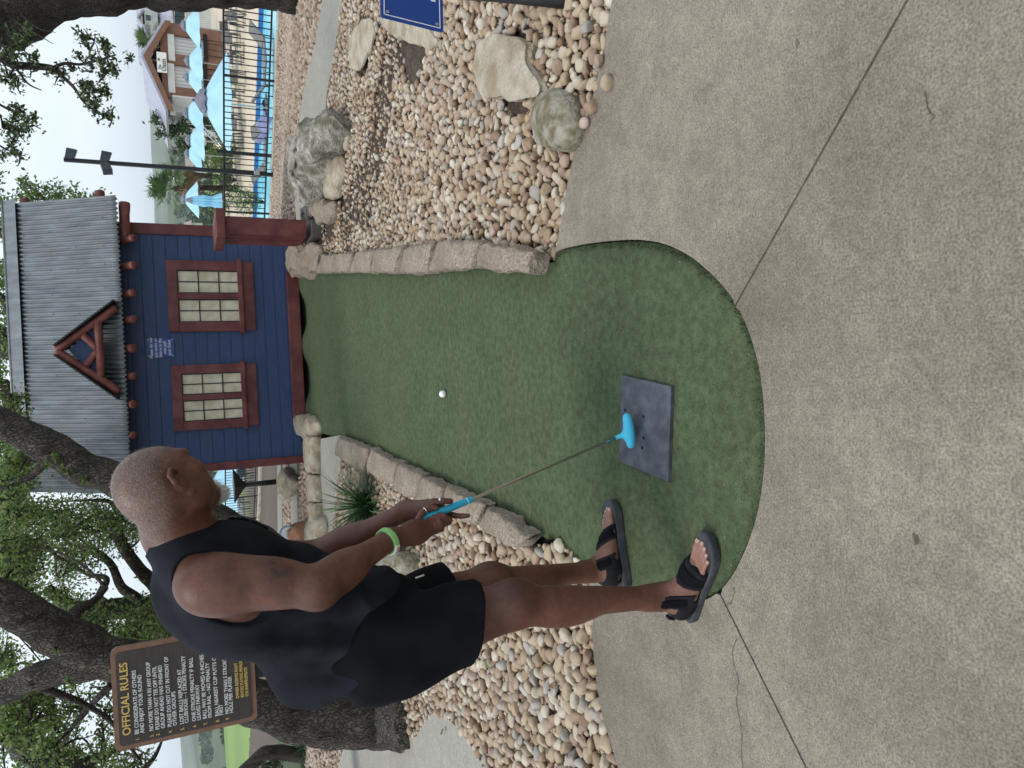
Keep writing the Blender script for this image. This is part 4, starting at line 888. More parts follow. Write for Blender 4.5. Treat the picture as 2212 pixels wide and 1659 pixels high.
def cap(a, b, ra, rb, flat=None):       # tapered capsule
    a = np.asarray(a, float); b = np.asarray(b, float); ab = b - a; L2 = ab @ ab
    def f(x, y, z):
        t = np.clip(((x - a[0]) * ab[0] + (y - a[1]) * ab[1] + (z - a[2]) * ab[2]) / L2, 0, 1)
        return np.sqrt((x - a[0] - t * ab[0]) ** 2 + (y - a[1] - t * ab[1]) ** 2 + (z - a[2] - t * ab[2]) ** 2) - (ra + (rb - ra) * t)
    R_ = max(ra, rb); return f, (np.minimum(a, b) - R_, np.maximum(a, b) + R_)
def ell(c, r, B=None):                  # ellipsoid, B = 3 axis rows
    c = np.asarray(c, float); r = np.asarray(r, float); B = np.eye(3) if B is None else np.asarray(B, float)
    def f(x, y, z):
        q = [((x - c[0]) * B[i, 0] + (y - c[1]) * B[i, 1] + (z - c[2]) * B[i, 2]) for i in range(3)]
        k0 = np.sqrt(sum((q[i] / r[i]) ** 2 for i in range(3))); k1 = np.sqrt(sum((q[i] / r[i] ** 2) ** 2 for i in range(3)))
        return k0 * (k0 - 1) / np.maximum(k1, 1e-6)
    e = np.sqrt(((B * r[:, None]) ** 2).sum(0)); return f, (c - e, c + e)
def chainp(pts, rads): return [cap(pts[i], pts[i + 1], rads[i], rads[i + 1]) for i in range(len(pts) - 1)]
def J(x, y, Y): return yp(x, y, Y)
def plane(c, nrm): c = np.asarray(c, float); nrm = vn(nrm); return lambda x, y, z: (x - c[0]) * nrm[0] + (y - c[1]) * nrm[1] + (z - c[2]) * nrm[2]
# ---- joints
RS, RE, RW = J(450, 1262, 2.06), J(683, 1270, 1.98), J(842, 1166, 2.13)
LS, LE, LW = J(470, 1215, 2.48), J(690, 1200, 2.54), J(878, 1104, 2.36)
RH, RK, RA = J(820, 1395, 2.14), J(1110, 1306, 2.05), J(1425, 1290, 2.045)
LH, LK, LA = J(830, 1350, 2.40), J(1060, 1262, 2.44), J(1288, 1232, 2.50)
PEL = (RH + LH) / 2
NECK = J(384, 1152, 2.26); CH = J(497, 1268, 2.28); BEL = J(655, 1345, 2.27)
YAW = math.radians(24); FX = np.array([math.cos(YAW), math.sin(YAW), 0]); SD = np.array([math.sin(YAW), -math.cos(YAW), 0])     # front, right-hand side
ax = vn(NECK - PEL)
def frame(up, side=SD):
    up = vn(up); s_ = vn(side - up * (side @ up)); return np.array([np.cross(up, s_), s_, up])       # rows: front, right, up
TB = frame(NECK - PEL)
if TB[0] @ FX < 0: TB[0] *= -1
torso = [ell(PEL + TB[2] * .02 - TB[0] * .01, (.165, .19, .16), TB), ell(BEL + TB[0] * .035, (.175, .185, .22), TB), ell(CH + TB[0] * .0, (.160, .205, .20), TB), ell(CH - TB[0] * .04, (.12, .19, .17), TB),
         ell(CH + TB[0] * .06 + SD * .08 + TB[2] * .02, (.09, .10, .10), TB), ell(CH + TB[0] * .06 - SD * .08 + TB[2] * .02, (.09, .10, .10), TB)]
traps = [cap(NECK + TB[2] * .02, RS + TB[2] * .03 - SD * .03, .065, .055), cap(NECK + TB[2] * .02, LS + TB[2] * .03 + SD * .03, .065, .055)]
glut = [ell(PEL - TB[0] * .075 + SD * .085 - TB[2] * .05, (.11, .10, .12), TB), ell(PEL - TB[0] * .075 - SD * .085 - TB[2] * .05, (.11, .10, .12), TB)]
arm_r = [cap(RS, RE, .078, .050), ell(RS + (RE - RS) * .12, (.085, .082, .12), frame(RS - RE)), ell(RS + (RE - RS) * .55 + FX * .018, (.060, .060, .12), frame(RS - RE)), cap(RE, RW, .052, .031), ell(RE + (RW - RE) * .28, (.055, .053, .10), frame(RE - RW)), ell(RE + (RE - RS) * .02 - FX * .01, (.042, .042, .045))]
arm_l = [cap(LS, LE, .078, .050), ell(LS + (LE - LS) * .12, (.08, .08, .12), frame(LS - LE)), cap(LE, LW, .050, .030), ell(LE + (LW - LE) * .28, (.054, .052, .10), frame(LE - LW))]
def leg(H, K, A, F_):
    d = vn(K - A)
    return [cap(H, K, .108, .073), ell(H + (K - H) * .35, (.10, .10, .20), frame(H - K)), ell(K + F_ * .008, (.069, .062, .075)), cap(K, A + d * .02, .060, .037), ell(K + (A - K) * .30 - F_ * .030, (.058, .060, .14), frame(K - A)), ell(A + d * .03, (.040, .034, .06))]
def fvec(h, t): v = np.array(t) - np.array(h); v[2] = 0; return vn(v)
RHEEL, RTOE = gp(1494, 1327, .0), gp(1545, 1158, .0); LHEEL, LTOE = gp(1352, 1262, .0), gp(1322, 1080, .0)
RF, LF = fvec(RHEEL, RTOE), fvec(LHEEL, LTOE)
legs_r = leg(RH, RK, RA, RF); legs_l = leg(LH, LK, LA, LF)
SOLE = 0.034; TZ = -0.010
def foot(heel, toe, A, side):           # side: +1 when the big toe lies to the left of the walking direction
    f = fvec(heel, toe); L = np.linalg.norm((toe - heel)[:2]) - .03; q = np.array([-f[1], f[0], 0]) * side; z0 = TZ + SOLE; h = np.array([heel[0], heel[1], 0]) + f * .012
    pt = lambda a, b, z: h + f * a * L + q * b + np.array([0, 0, z0 + z])
    B = np.array([f, q, [0, 0, 1.]])
    P = [ell(pt(.12, 0, .032), (.045, .034, .036), B), cap(pt(.14, 0, .045), np.array([*A[:2], A[2]]), .036, .036), cap(pt(.20, .002, .055), pt(.55, .008, .032), .036, .026), cap(pt(.20, -.012, .030), pt(.62, -.026, .016), .028, .017), cap(pt(.20, .010, .036), pt(.66, .018, .022), .032, .023),
         cap(A, pt(.48, .004, .036), .040, .026)]
    toes = []
    for i, (b0, b1, a1, r) in enumerate([(.024, .032, .965, .0125), (.009, .012, .985, .0088), (-.004, -.005, .95, .0082), (-.017, -.020, .90, .0078), (-.029, -.034, .84, .0075)]):
        a0 = .68 - .02 * i; mid = (a0 + a1) / 2 + .04
        toes += [cap(pt(a0, b0, .014), pt(mid, (b0 + b1) / 2, .016), r * 1.15, r), cap(pt(mid, (b0 + b1) / 2, .016), pt(a1 - .03, b1, .009), r, r * .95)]
    nails = [(pt(a - .03, b1, .009 + r * .85), f, r) for (b1, a, r) in [(.032, .965, .0125), (.012, .985, .0088), (-.005, .95, .0082), (-.020, .90, .0078), (-.034, .84, .0075)]]
    return P, toes, nails, pt, f, q, L
FR = foot(RHEEL, RTOE, RA, +1); FLt = foot(LHEEL, LTOE, LA, -1)
# ---- putter line
GRIP0, GRIP1 = J(916, 1120, 2.25), J(1020, 1078, 2.26)
HEADP = gp(1334, 944, .075)
# ---- hands
def finger(pts, r): return [cap(pts[i], pts[i + 1], r * (1 - .07 * i), r * (1 - .07 * (i + 1))) for i in range(len(pts) - 1)]
gd = vn(GRIP1 - GRIP0)                    # down the grip
toC = vn(CAM - GRIP0); toC = vn(toC - gd * (toC @ gd)); acr = np.cross(gd, toC)      # towards the camera / across (acr: image up-right side)
def hp(s, a, c): return GRIP0 + gd * s + acr * a + toC * c        # along the grip, across, to the camera
sgn = 1.0 if acr @ RGT > 0 else -1.0       # make +a = screen right (front of the man)
def HP(s, a, c): return hp(s, a * sgn, c)
# right hand (near the camera) closes over the butt of the grip: back of the hand to the camera, fingers round the far side
KN = HP(.002, -.036, .030); hw_ = vn(KN - RW); hx_ = vn(np.cross(toC, hw_)); hr = [ell(RW * .36 + KN * .64, (.021, .041, .062), np.array([vn(np.cross(hw_, hx_)), hx_, hw_])),
      cap(RW, RW * .5 + KN * .5, .031, .028), ell(HP(.002, -.034, .020), (.040, .026, .020), np.array([gd, acr, toC]))]
fr = []
for i, (s_, r) in enumerate([(.034, .0108), (.015, .0112), (-.004, .0106), (-.022, .0095)]):
    fr.append(finger([HP(s_, -.030, .034), HP(s_ + .006, -.052, .010), HP(s_ + .006, -.040, -.022), HP(s_ + .004, -.008, -.024)], r))
fr.append(finger([HP(-.035, -.004, .018), HP(-.004, .020, .014), HP(.026, .024, .010), HP(.048, .016, .014)], .0115))        # thumb along the front of the grip
# left hand lower on the grip: palm behind it, fingers come round below towards the camera, thumb lies along the top
hl = [cap(LW, HP(.045, .012, -.042), .031, .032), ell(HP(.050, .004, -.034), (.046, .040, .020), np.array([gd, acr, toC])), cap(LW, HP(.03, .03, -.02), .028, .022)]
fl_ = []
for i, (s_, r, e) in enumerate([(.080, .0112, 0), (.060, .0110, 1), (.042, .0102, 1)]):
    fl_.append(finger([HP(s_ - .002, -.018, -.036), HP(s_, -.042, -.016), HP(s_ - .004, -.036, .014), HP(s_ - .022, -.018, .024), HP(s_ - .034, -.006, .020)], r))
fl_.append(finger([HP(.088, -.008, -.034), HP(.108, -.030, -.014), HP(.124, -.040, .004), HP(.142, -.046, .012)], .0105))    # index runs down under the grip
fl_.append(finger([HP(.020, .032, -.018), HP(.050, .040, .000), HP(.078, .030, .012), HP(.102, .020, .014)], .0125))      # thumb on top
# ---- head
HF = vn((.46, .58, -.67)); HU = np.array([.70, .19, .70]); HU = vn(HU - HF * (HU @ HF)); HR = np.cross(HF, HU); HB = np.array([HF, HR, HU])
HC_ = J(343, 1042, 2.20)
HS = 1.07
def hd(f, r, u): return HC_ + (HF * f + HR * r + HU * u) * HS
def he(f, r, u, rf, rr, ru): return ell(hd(f, r, u), (rf * HS, rr * HS, ru * HS), HB)
head = [he(-.012, 0, .008, .100, .078, .092), he(.03, 0, -.005, .070, .068, .078), he(-.042, 0, -.008, .062, .068, .068), he(.035, 0, -.075, .058, .055, .065), he(.055, 0, -.055, .045, .05, .055), he(.072, 0, -.115, .026, .028, .024), he(.02, .045, -.085, .045, .022, .045), he(.02, -.045, -.085, .045, .022, .045),
        he(.082, .028, .012, .018, .026, .012), he(.082, -.028, .012, .018, .026, .012), he(.068, .04, -.038, .024, .026, .022), he(.068, -.04, -.038, .024, .026, .022)]
face = [cap(hd(.092, 0, .002), hd(.108, 0, -.038), .010 * HS, .014 * HS), he(.097, .013, -.042, .012, .010, .009), he(.097, -.013, -.042, .012, .010, .009), he(.092, 0, -.068, .014, .024, .008), he(.088, 0, -.080, .014, .022, .008)]
eyes = [he(.084, .031, -.008, .013, .013, .013), he(.084, -.031, -.008, .013, .013, .013)]
sock = [he(.102, .031, -.008, .016, .020, .011), he(.102, -.031, -.008, .016, .020, .011)]
def ear(sg):
    o = []; E_ = lambda f, r, u: (-.010 + (f + .026) * 1.0, r, -.046 + (u + .026) * .85)
    P = [E_(*a) for a in [(-.018, .068, -.070), (-.028, .077, -.048), (-.043, .092, -.022), (-.043, .099, .002), (-.028, .095, .013), (-.012, .081, .006)]]
    o += [cap(hd(a[0], a[1] * sg, a[2]), hd(b[0], b[1] * sg, b[2]), .0075 * HS, .0065 * HS) for a, b in zip(P[:-1], P[1:])]
    o += [he(-.010, .074 * sg, -.046, .017, .006, .026), he(-.001, .070 * sg, -.078, .010, .008, .012), cap(hd(-.006, .080 * sg, -.060), hd(-.014, .087 * sg, -.030), .0045 * HS, .0045 * HS)]
    return o
neck = [cap(NECK - TB[2] * .03, hd(-.025, 0, -.05), .080, .072), cap(NECK + FX * .05 - TB[2] * .04, hd(.01, 0, -.08), .062, .052), cap(NECK - FX * .03, hd(-.05, 0, -.03), .060, .056)]
# ---- body
LOB, HIB, HV = (-1.36, 1.66, -.02), (-.02, 2.86, 1.92), 0.0045
B0 = Field(LOB, HIB, HV)
for p_ in torso: B0.union(p_, .06)
for p_ in glut: B0.union(p_, .05)
for p_ in traps: B0.union(p_, .06)
for L_ in (legs_r, legs_l):
    for p_ in L_: B0.union(p_, .035)
for p_ in neck: B0.union(p_, .04)
for p_ in head: B0.union(p_, .025)
for p_ in sock: B0.cut(p_, .012)
for p_ in face: B0.union(p_, .010)
for p_ in eyes: B0.union(p_, .002)
for sg in (1, -1):
    for p_ in ear(sg): B0.union(p_, .005)
for A_ in (arm_r, arm_l):
    for i, p_ in enumerate(A_): B0.union(p_, .014 if i < 2 else .03)
for p_ in hr + hl: B0.union(p_, .028)
for s_ in (.032, .015, -.003, -.020): B0.union(ell(HP(s_, -.040, .034), (.0105, .013, .010), np.array([gd, acr, toC])), .006)
for f_ in fr + fl_:
    tmp = f_
    for p_ in tmp: B0.union(p_, .005)
for Fo in (FR, FLt):
    for p_ in Fo[0]: B0.union(p_, .022)
    for p_ in Fo[1]: B0.union(p_, .0045)
V, Q = B0.mesh(); V = smoothV(V, Q, 1, .45)
def near(prims, V):
    d = np.full(len(V), 9.0)
    for p_ in prims: d = np.minimum(d, p_[0](V[:, 0], V[:, 1], V[:, 2]))
    return d
# true colour differences of the skin: grey stubble, darker knees, pale soles/toes, faded tattoos
hl_ = (V - HC_) @ HB.T / HS
stub = (1 - ss(.035, .060, hl_[:, 0])) * ss(-.095, -.05, hl_[:, 2] - .35 * np.minimum(hl_[:, 0], 0)) * (near(head[:3], V) < .02) * (1 - (near(ear(1) + ear(-1), V) < .006))
f_l = hl_[:, 2] - np.where(hl_[:, 0] > -.02, .012 + .25 * (hl_[:, 0] + .02), .012 + 1.9 * (hl_[:, 0] + .02)) + .006 * np.sin(60 * hl_[:, 0]); stub = ss(-.05, .05, f_l) * (1 - ss(.062, .09, hl_[:, 0])) * ss(.12, .02, near(head[:3], V)) * (1 - (near(ear(1) + ear(-1), V) < .004)) * (hl_[:, 2] > -.13)
dark = np.clip(np.exp(-(np.linalg.norm(V - (RK + RF * .06), axis=1) / .055) ** 2) + np.exp(-(np.linalg.norm(V - (LK + LF * .06), axis=1) / .055) ** 2) + .5 * np.exp(-(np.linalg.norm(V - RE + FX * .03, axis=1) / .05) ** 2), 0, 1)
T1 = J(722, 1140, 2.4); T2 = J(600, 1232, 1.98)
tat = np.zeros(len(V))
for c_, r_ in ((T1, .045), (T2, .036)):
    q = np.linalg.norm(V - c_, axis=1); wv = np.array([mnoise.noise(Vector(v * 55)) if a < r_ * 2 else -1 for v, a in zip(V, q)]); tat = np.maximum(tat, np.clip((1.25 - q / r_) * 1.6, 0, 1) * (wv > .0))
lite = np.zeros(len(V)); 
for Fo in (FR, FLt):
    lite = np.maximum(lite, np.exp(-(np.maximum(near(Fo[1], V), 0) / .006) ** 2) * .8)
    lite = np.maximum(lite, .35 * np.exp(-(np.maximum(near(Fo[0][2:5], V), 0) / .02) ** 2))
palm = np.zeros(len(V))
man_loc = np.array([-.72, 2.25, 0])
man = thing('person', 'bald man in black tank top and shorts bending over a putter on the green', 'person', man_loc)
ms = bpy.data.materials.new('skin'); ms.use_nodes = True; n = ms.node_tree.nodes; l = ms.node_tree.links; b = n['Principled BSDF']; b.inputs['Roughness'].default_value = 0.48; b.inputs['Specular IOR Level'].default_value = 0.4
b.inputs['Subsurface Weight'].default_value = 0.08; b.inputs['Subsurface Radius'].default_value = (.01, .004, .002); b.inputs['Subsurface Scale'].default_value = .5
t = n.new('ShaderNodeTexCoord')
def noise_(sc, de=4):
    x = n.new('ShaderNodeTexNoise'); x.inputs['Scale'].default_value = sc; x.inputs['Detail'].default_value = de; l.new(t.outputs['Object'], x.inputs['Vector']); return x.outputs['Fac']
def mixc(fac, a, c):
    x = n.new('ShaderNodeMix'); x.data_type = 'RGBA'
    if isinstance(fac, float): x.inputs['Factor'].default_value = fac
    else: l.new(fac, x.inputs['Factor'])
    for s_, v in (('A', a), ('B', c)):
        if isinstance(v, tuple): x.inputs[s_].default_value = (*v, 1)
        else: l.new(v, x.inputs[s_])
    return x.outputs['Result']
def att(nm): x = n.new('ShaderNodeAttribute'); x.attribute_name = nm; return x.outputs['Fac']
def rng_(v, a, b_, c=0., d=1.):
    x = n.new('ShaderNodeMapRange'); x.inputs['From Min'].default_value = a; x.inputs['From Max'].default_value = b_; x.inputs['To Min'].default_value = c; x.inputs['To Max'].default_value = d; l.new(v, x.inputs['Value']); return x.outputs['Result']
def mul_(a, c):
    x = n.new('ShaderNodeMath'); x.operation = 'MULTIPLY'; l.new(a, x.inputs[0]); l.new(c, x.inputs[1]); return x.outputs[0]
c0 = mixc(rng_(noise_(14), .35, .65), (.092, .034, .0205), (.150, .059, .037))
c0 = mixc(rng_(noise_(70, 4), .42, .72, 0, .5), c0, (.07, .028, .02))
c0 = mixc(att('lite'), c0, (.30, .155, .115))
c0 = mixc(mul_(att('dark'), rng_(noise_(30), .3, .6, .4, .9)), c0, (.035, .016, .012))
c0 = mixc(rng_(att('tat'), 0, 1, 0, .62), c0, (.022, .018, .018))
hs = n.new('ShaderNodeTexNoise'); hs.inputs['Scale'].default_value = 330; hs.inputs['Detail'].default_value = 2; hs.inputs['Distortion'].default_value = 1.2; l.new(t.outputs['Object'], hs.inputs['Vector'])
c0 = mixc(mul_(att('stub'), rng_(hs.outputs['Fac'], .40, .62, .02, .52)), c0, (.33, .28, .245))
l.new(c0, b.inputs['Base Color'])
bp = n.new('ShaderNodeBump'); bp.inputs['Strength'].default_value = .26; bp.inputs['Distance'].default_value = .003; l.new(noise_(260, 3), bp.inputs['Height']); l.new(bp.outputs['Normal'], b.inputs['Normal'])
body = link('body', mesh_np('body', V - man_loc, F4=Q, smooth=True, attrs={'stub': stub, 'dark': dark, 'tat': tat, 'lite': lite}), ms, man)
# close-cropped grey hair: short strands standing on the scalp
pi_ = np.flatnonzero(RNG.random(len(V)) < stub * .30); cen = HC_ + HB.T @ np.array([-.01, 0, 0]); fv = []; ff = []; k = 0
for i in pi_:
    for _r in range(2):
        nn = vn(V[i] - cen); t1 = vn(np.cross(nn, RNG.normal(0, 1, 3))); q = V[i] + RNG.normal(0, .002, 3); w = np.cross(nn, t1) * .0003; m_ = q + nn * .0024 + t1 * .0015; e_ = q + nn * .003 + t1 * .0045
        fv += [q - w, q + w, m_ + w, m_ - w, e_]; ff += [(k, k + 1, k + 2), (k, k + 2, k + 3), (k + 3, k + 2, k + 4)]; k += 5
hair = link('hair', mesh_np('hair', np.array(fv) - man_loc, F3=ff), M('cropped_grey_hair', (.14, .11, .095), (.40, .36, .31), scale=120, rough=.7), man)
# ---- clothes
m_cloth = M('black_jersey', (.0075, .0085, .0118), (.0125, .014, .0185), scale=18, rough=.9, bump=.25, bscale=420, spec=.10, c3=(.026, .0285, .036), s3=3, f3=.6, bdist=.002)
m_short = M('black_shorts', (.003, .0033, .005), (.005, .0056, .008), scale=10, rough=.85, bump=.2, bscale=500, spec=.10, bdist=.002)
C1 = Field((-1.36, 1.7, .55), (-.1, 2.86, 1.85), HV)
for p_ in torso: C1.union(p_, .07)
for p_ in glut: C1.union(p_, .05)
for p_ in traps: C1.union(p_, .06)
HEM = J(790, 1400, 2.25)
for p_ in [cap(J(640, 1420, 2.25), J(752, 1516, 2.22), .085, .040), cap(J(640, 1420, 2.35), J(730, 1490, 2.40), .085, .05), ell(HEM + TB[2] * .02 + TB[0] * .02, (.185, .205, .10), TB)]: C1.union(p_, .06)
x, y, z = C1.grid()
q1 = (x - HEM[0]) * TB[2][0] + (y - HEM[1]) * TB[2][1] + (z - HEM[2]) * TB[2][2]        # height above the hem
q0 = (x - HEM[0]) * TB[0][0] + (y - HEM[1]) * TB[0][1] + (z - HEM[2]) * TB[0][2]; q2 = (x - HEM[0]) * SD[0] + (y - HEM[1]) * SD[1]
wr = .013 * np.sin(26 * (q1 * .75 + q0 * .8) + 3 * np.sin(9 * q0 + 4 * q2)) * ss(-.02, .12, q1) * ss(.52, .25, q1) + .005 * np.sin(46 * (q1 + .5 * q0) + 5 * q2) * ss(.4, .1, q1) + .004 * np.sin(24 * q0 + 7 * q1) * ss(.14, -.02, q1)
rdg = lambda a, p_: np.clip(1 - np.abs(np.sin(a)) * 1.6, 0, 1) ** p_
wr = wr + .012 * rdg(8.5 * (q1 * .55 + q0 * .9 + .12 * np.sin(6 * q1)) + .6, 1.6) * ss(.0, .10, q1) * ss(.48, .30, q1) + .009 * rdg(11 * (q0 * .8 - q1 * .35 + .10 * np.sin(8 * q1 + 1)) + 2.0, 1.5) * ss(.30, .12, q1)
C1.F = (C1.F - .010 - .008 * ss(.5, .3, q1) - np.maximum(wr, -.010)).astype(np.float32)
C1.F = np.maximum(C1.F, (-(q1 - .055 * ss(.02, -.2, q0) + .006 * np.sin(7 * q0 + 2) + .02 * q0)).astype(np.float32))         # hem
up = TB[2]
aR = [cap(RS + up * .02 + SD * .06, RS + SD * .10 - up * .10, .098, .115), cap(RS - up * .05 + SD * .03 - FX * .02, RS - up * .17 + SD * .06 - FX * .045, .092, .082)]
aL = [cap(LS + up * .02 - SD * .06, LS - SD * .10 - up * .10, .098, .115), cap(LS - up * .05 - SD * .03, LS - up * .17 - SD * .06, .085, .075)]
for p_ in aR + aL: C1.cut(p_, .004)
C1.cut(cap(NECK + FX * .035 + up * .03, NECK + FX * .17 - up * .02, .088, .08), .004); C1.cut(cap(NECK + up * .005, NECK + up * .2, .082, .12), .004)
Vc, Qc = C1.mesh(); Vc = smoothV(Vc, Qc, 2, .4); Vt = Vc
top = link('tank_top', mesh_np('tank_top', Vc - man_loc, F4=Qc, smooth=True), m_cloth, man); top['label'] = 'faded black sleeveless tank top'
C2 = Field((-1.36, 1.7, .45), (-.1, 2.86, 1.35), HV)
hemR = J(1022, 1335, 2.05); hemL = J(965, 1275, 2.42)
shp = [ell(PEL - TB[0] * .005, (.185, .205, .17), TB)] + glut + [ell(PEL + TB[2] * .10, (.17, .19, .12), TB)]
for p_ in shp: C2.union(p_, .05)
dR = vn(RK - RH); dL = vn(LK - LH)
C2.union(cap(RH - RF * .005, hemR + dR * .03 - RF * .01, .125, .112), .06); C2.union(cap(RH - RF * .06 - dR * .02, hemR + dR * .03 - RF * .045, .11, .085), .04); C2.union(cap(LH, hemL + dL * .03, .12, .100), .06)
x, y, z = C2.grid()
C2.F = (C2.F - .006 - .0045 * np.sin(30 * x + 22 * z + 9 * y) * np.sin(17 * y + 11 * z) - .004 * np.sin(38 * (x - .4 * z) + 6 * y)).astype(np.float32)
hr_ = plane(hemR, dR - RF * .38)(x, y, z); hl2 = plane(hemL, dL - LF * .1)(x, y, z); mid_ = (hemR[1] + hemL[1]) / 2
C2.F = np.maximum(C2.F, np.where(y < mid_ + 0 * z + 0 * x, hr_, hl2).astype(np.float32))
C2.F = np.maximum(C2.F, plane(PEL + TB[2] * .15, TB[2])(x, y, z).astype(np.float32))
Vc, Qc = C2.mesh(); Vc = smoothV(Vc, Qc, 2, .4)
link('shorts', mesh_np('shorts', Vc - man_loc, F4=Qc, smooth=True), m_short, man)
m_zip = M('zip_pull', (.75, .72, .66), rough=.3, metal=.8)
zb = MB(); zp_ = J(897, 1249, 2.185); zb.bar(zp_, zp_ + np.array([.006, -.002, -.030]), .008, .005, bev=.002); zb.build('zip_pull', m_zip, man)
# ---- sandals
m_sole = M('sandal_rubber', (.030, .032, .037), (.058, .060, .068), scale=20, rough=.75, bump=.3, bscale=60)
m_strap = M('sandal_strap', (.0065, .0065, .008), (.0125, .0125, .015), spec=.2, scale=30, rough=.85, bump=.3, bscale=300, bdist=.002)
m_patch = M('sandal_badge', (.35, .38, .42), rough=.4)
def sandal(Fo, A):
    P_, toes, nails, pt, f, q, L = Fo
    out = []
    for a, w1, w0 in [(-.075, -.012, .012), (-.06, -.030, .030), (0, -.038, .037), (.2, -.040, .038), (.42, -.042, .038), (.6, -.050, .043), (.78, -.052, .050), (.92, -.042, .054), (1.02, -.022, .046), (1.06, .004, .032)]: out.append((a, w1, w0))
    loop = [pt(a, w0, 0) for a, w1, w0 in out] + [pt(a, w1, 0) for a, w1, w0 in out[::-1]]
    loop = smooth_loop(loop, 4); c = np.mean(loop, 0); k = len(loop); V = []
    for s_, zz in [(.955, -SOLE + .001), (1.0, -SOLE + .006), (.985, -.020), (1.01, -.010), (1.0, .001), (.93, .006), (.88, .001), (.5, .0)]:
        for p in loop:
            v = c + (p - c) * s_; a = ((p - pt(0, 0, 0)) @ f) / L; v[2] = pt(0, 0, 0)[2] + zz + (.010 * ss(.75, 1.06, a) if zz > -.03 else .012 * ss(.85, 1.06, a)) + (.006 * ss(.2, 0, a) if zz > -.004 else 0) + (.003 * math.sin(a * 70) if -.03 < zz < -.005 else 0); V.append(v)
    Fc = [(i * k + j, i * k + (j + 1) % k, (i + 1) * k + (j + 1) % k, (i + 1) * k + j) for i in range(7) for j in range(k)] + [tuple(range(k - 1, -1, -1)), tuple(7 * k + j for j in range(k))]
    sb = MB(); sb.add(V, Fc); so_ = sb.build('sandal_sole', m_sole, man, smooth=True)
    Fd = Field(np.minimum(pt(0, 0, 0), pt(1, 0, 0)) - .09, np.maximum(pt(0, 0, 0), pt(1, 0, 0)) + np.array([.09, .09, .17]), .0032)
    base = Field(Fd.lo, Fd.lo + (Fd.n - 1) * Fd.h, Fd.h); base.n = Fd.n; base.F = np.full(Fd.n, 1., np.float32)
    for p_ in P_: base.union(p_, .022)
    for p_ in toes: base.union(p_, .012)
    x, y, z = base.grid(); o_ = pt(0, 0, 0)
    a = ((x - o_[0]) * f[0] + (y - o_[1]) * f[1]) / L; bb = (x - o_[0]) * q[0] + (y - o_[1]) * q[1]; zz = z - o_[2]
    sh = base.F - .0055
    ank = np.abs((a - .26) - (.105 - zz) * -.9 * .0 + (zz - .095) * .9) - .075                   # ankle band, tilted
    heelb = np.maximum(np.maximum(a - .30 - .6 * (zz - .03), -(zz - .022) + .0 * a), zz - .078 - .0 * a)  # heel counter
    sidew = np.maximum(np.abs(a - .17) - .16, zz - .065)
    fore = np.maximum(np.abs(a - .60 - bb * 1.2 + (zz - .03) * .6) - .095, -10)
    reg = np.minimum(np.minimum(np.maximum(ank, -(zz - .028)), np.minimum(heelb, sidew)), fore)
    hole = np.sqrt(((a - .33) * L) ** 2 + (zz - .022) ** 2) - .012; hole2 = np.sqrt(((a - .60 - bb * 1.2) * L) ** 2 + (zz - .014) ** 2) - .008; hole3 = np.sqrt(((a - .07) * L) ** 2 + (zz - .02) ** 2) - .014
    reg = np.maximum(reg, -hole); reg = np.maximum(reg, -hole2 - 0 * zz); reg = np.maximum(reg, -hole3)
    base.F = np.maximum(sh, reg * .7).astype(np.float32); base.F = np.maximum(base.F, (-(zz + .002)).astype(np.float32) + 0 * base.F)
    Vs, Qs = base.mesh(); Vs = smoothV(Vs, Qs, 1, .4); st = link('sandal_upper', mesh_np('sandal_upper', Vs - man_loc, F4=Qs, smooth=True), m_strap, man)
    # closing tabs lying on the bands
    base2 = Field(Fd.lo, Fd.lo + (Fd.n - 1) * Fd.h, Fd.h); base2.n = Fd.n; base2.F = np.full(Fd.n, 1., np.float32)
    for p_ in P_: base2.union(p_, .022)
    tb = np.minimum(np.maximum(np.abs((a - .26) + (zz - .095) * .9) - .045, -(zz - .055)), np.maximum(np.maximum(np.abs(a - .60 - bb * 1.2 + (zz - .03) * .6) - .055, -(zz - .022)), bb - .05))
    base2.F = np.maximum(base2.F - .0088, tb * .7).astype(np.float32); Vs, Qs = base2.mesh(); Vs = smoothV(Vs, Qs, 1, .4); link('sandal_tab', mesh_np('sandal_tab', Vs - man_loc, F4=Qs, smooth=True), m_short, man)
    nb2 = MB()
    for c_, ff_, r in nails:
        nb2.add([c_ + ff_ * r * u * .8 + np.cross([0, 0, 1.], ff_) * r * w * .62 + np.array([0, 0, .0028 - .003 * w * w - .004 * max(u, 0)]) for u in (-.8, 0, .9) for w in (-1, 0, 1)], [(0, 1, 4, 3), (1, 2, 5, 4), (3, 4, 7, 6), (4, 5, 8, 7)])
    nb2.build('toenails', M('toenail', (.42, .29, .23), rough=.35), man, smooth=True)
sandal(FR, RA); sandal(FLt, LA)
hb = MB(); hq = FR[3](-.02, .012, .075); hb.tube([hq, hq - FR[4] * .012 - np.array([0, 0, .012]), hq - FR[4] * .022 - np.array([0, 0, .034])], [.007, .007, .006], 8); hb.build('sandal_pull_tab', m_strap, man, smooth=True)
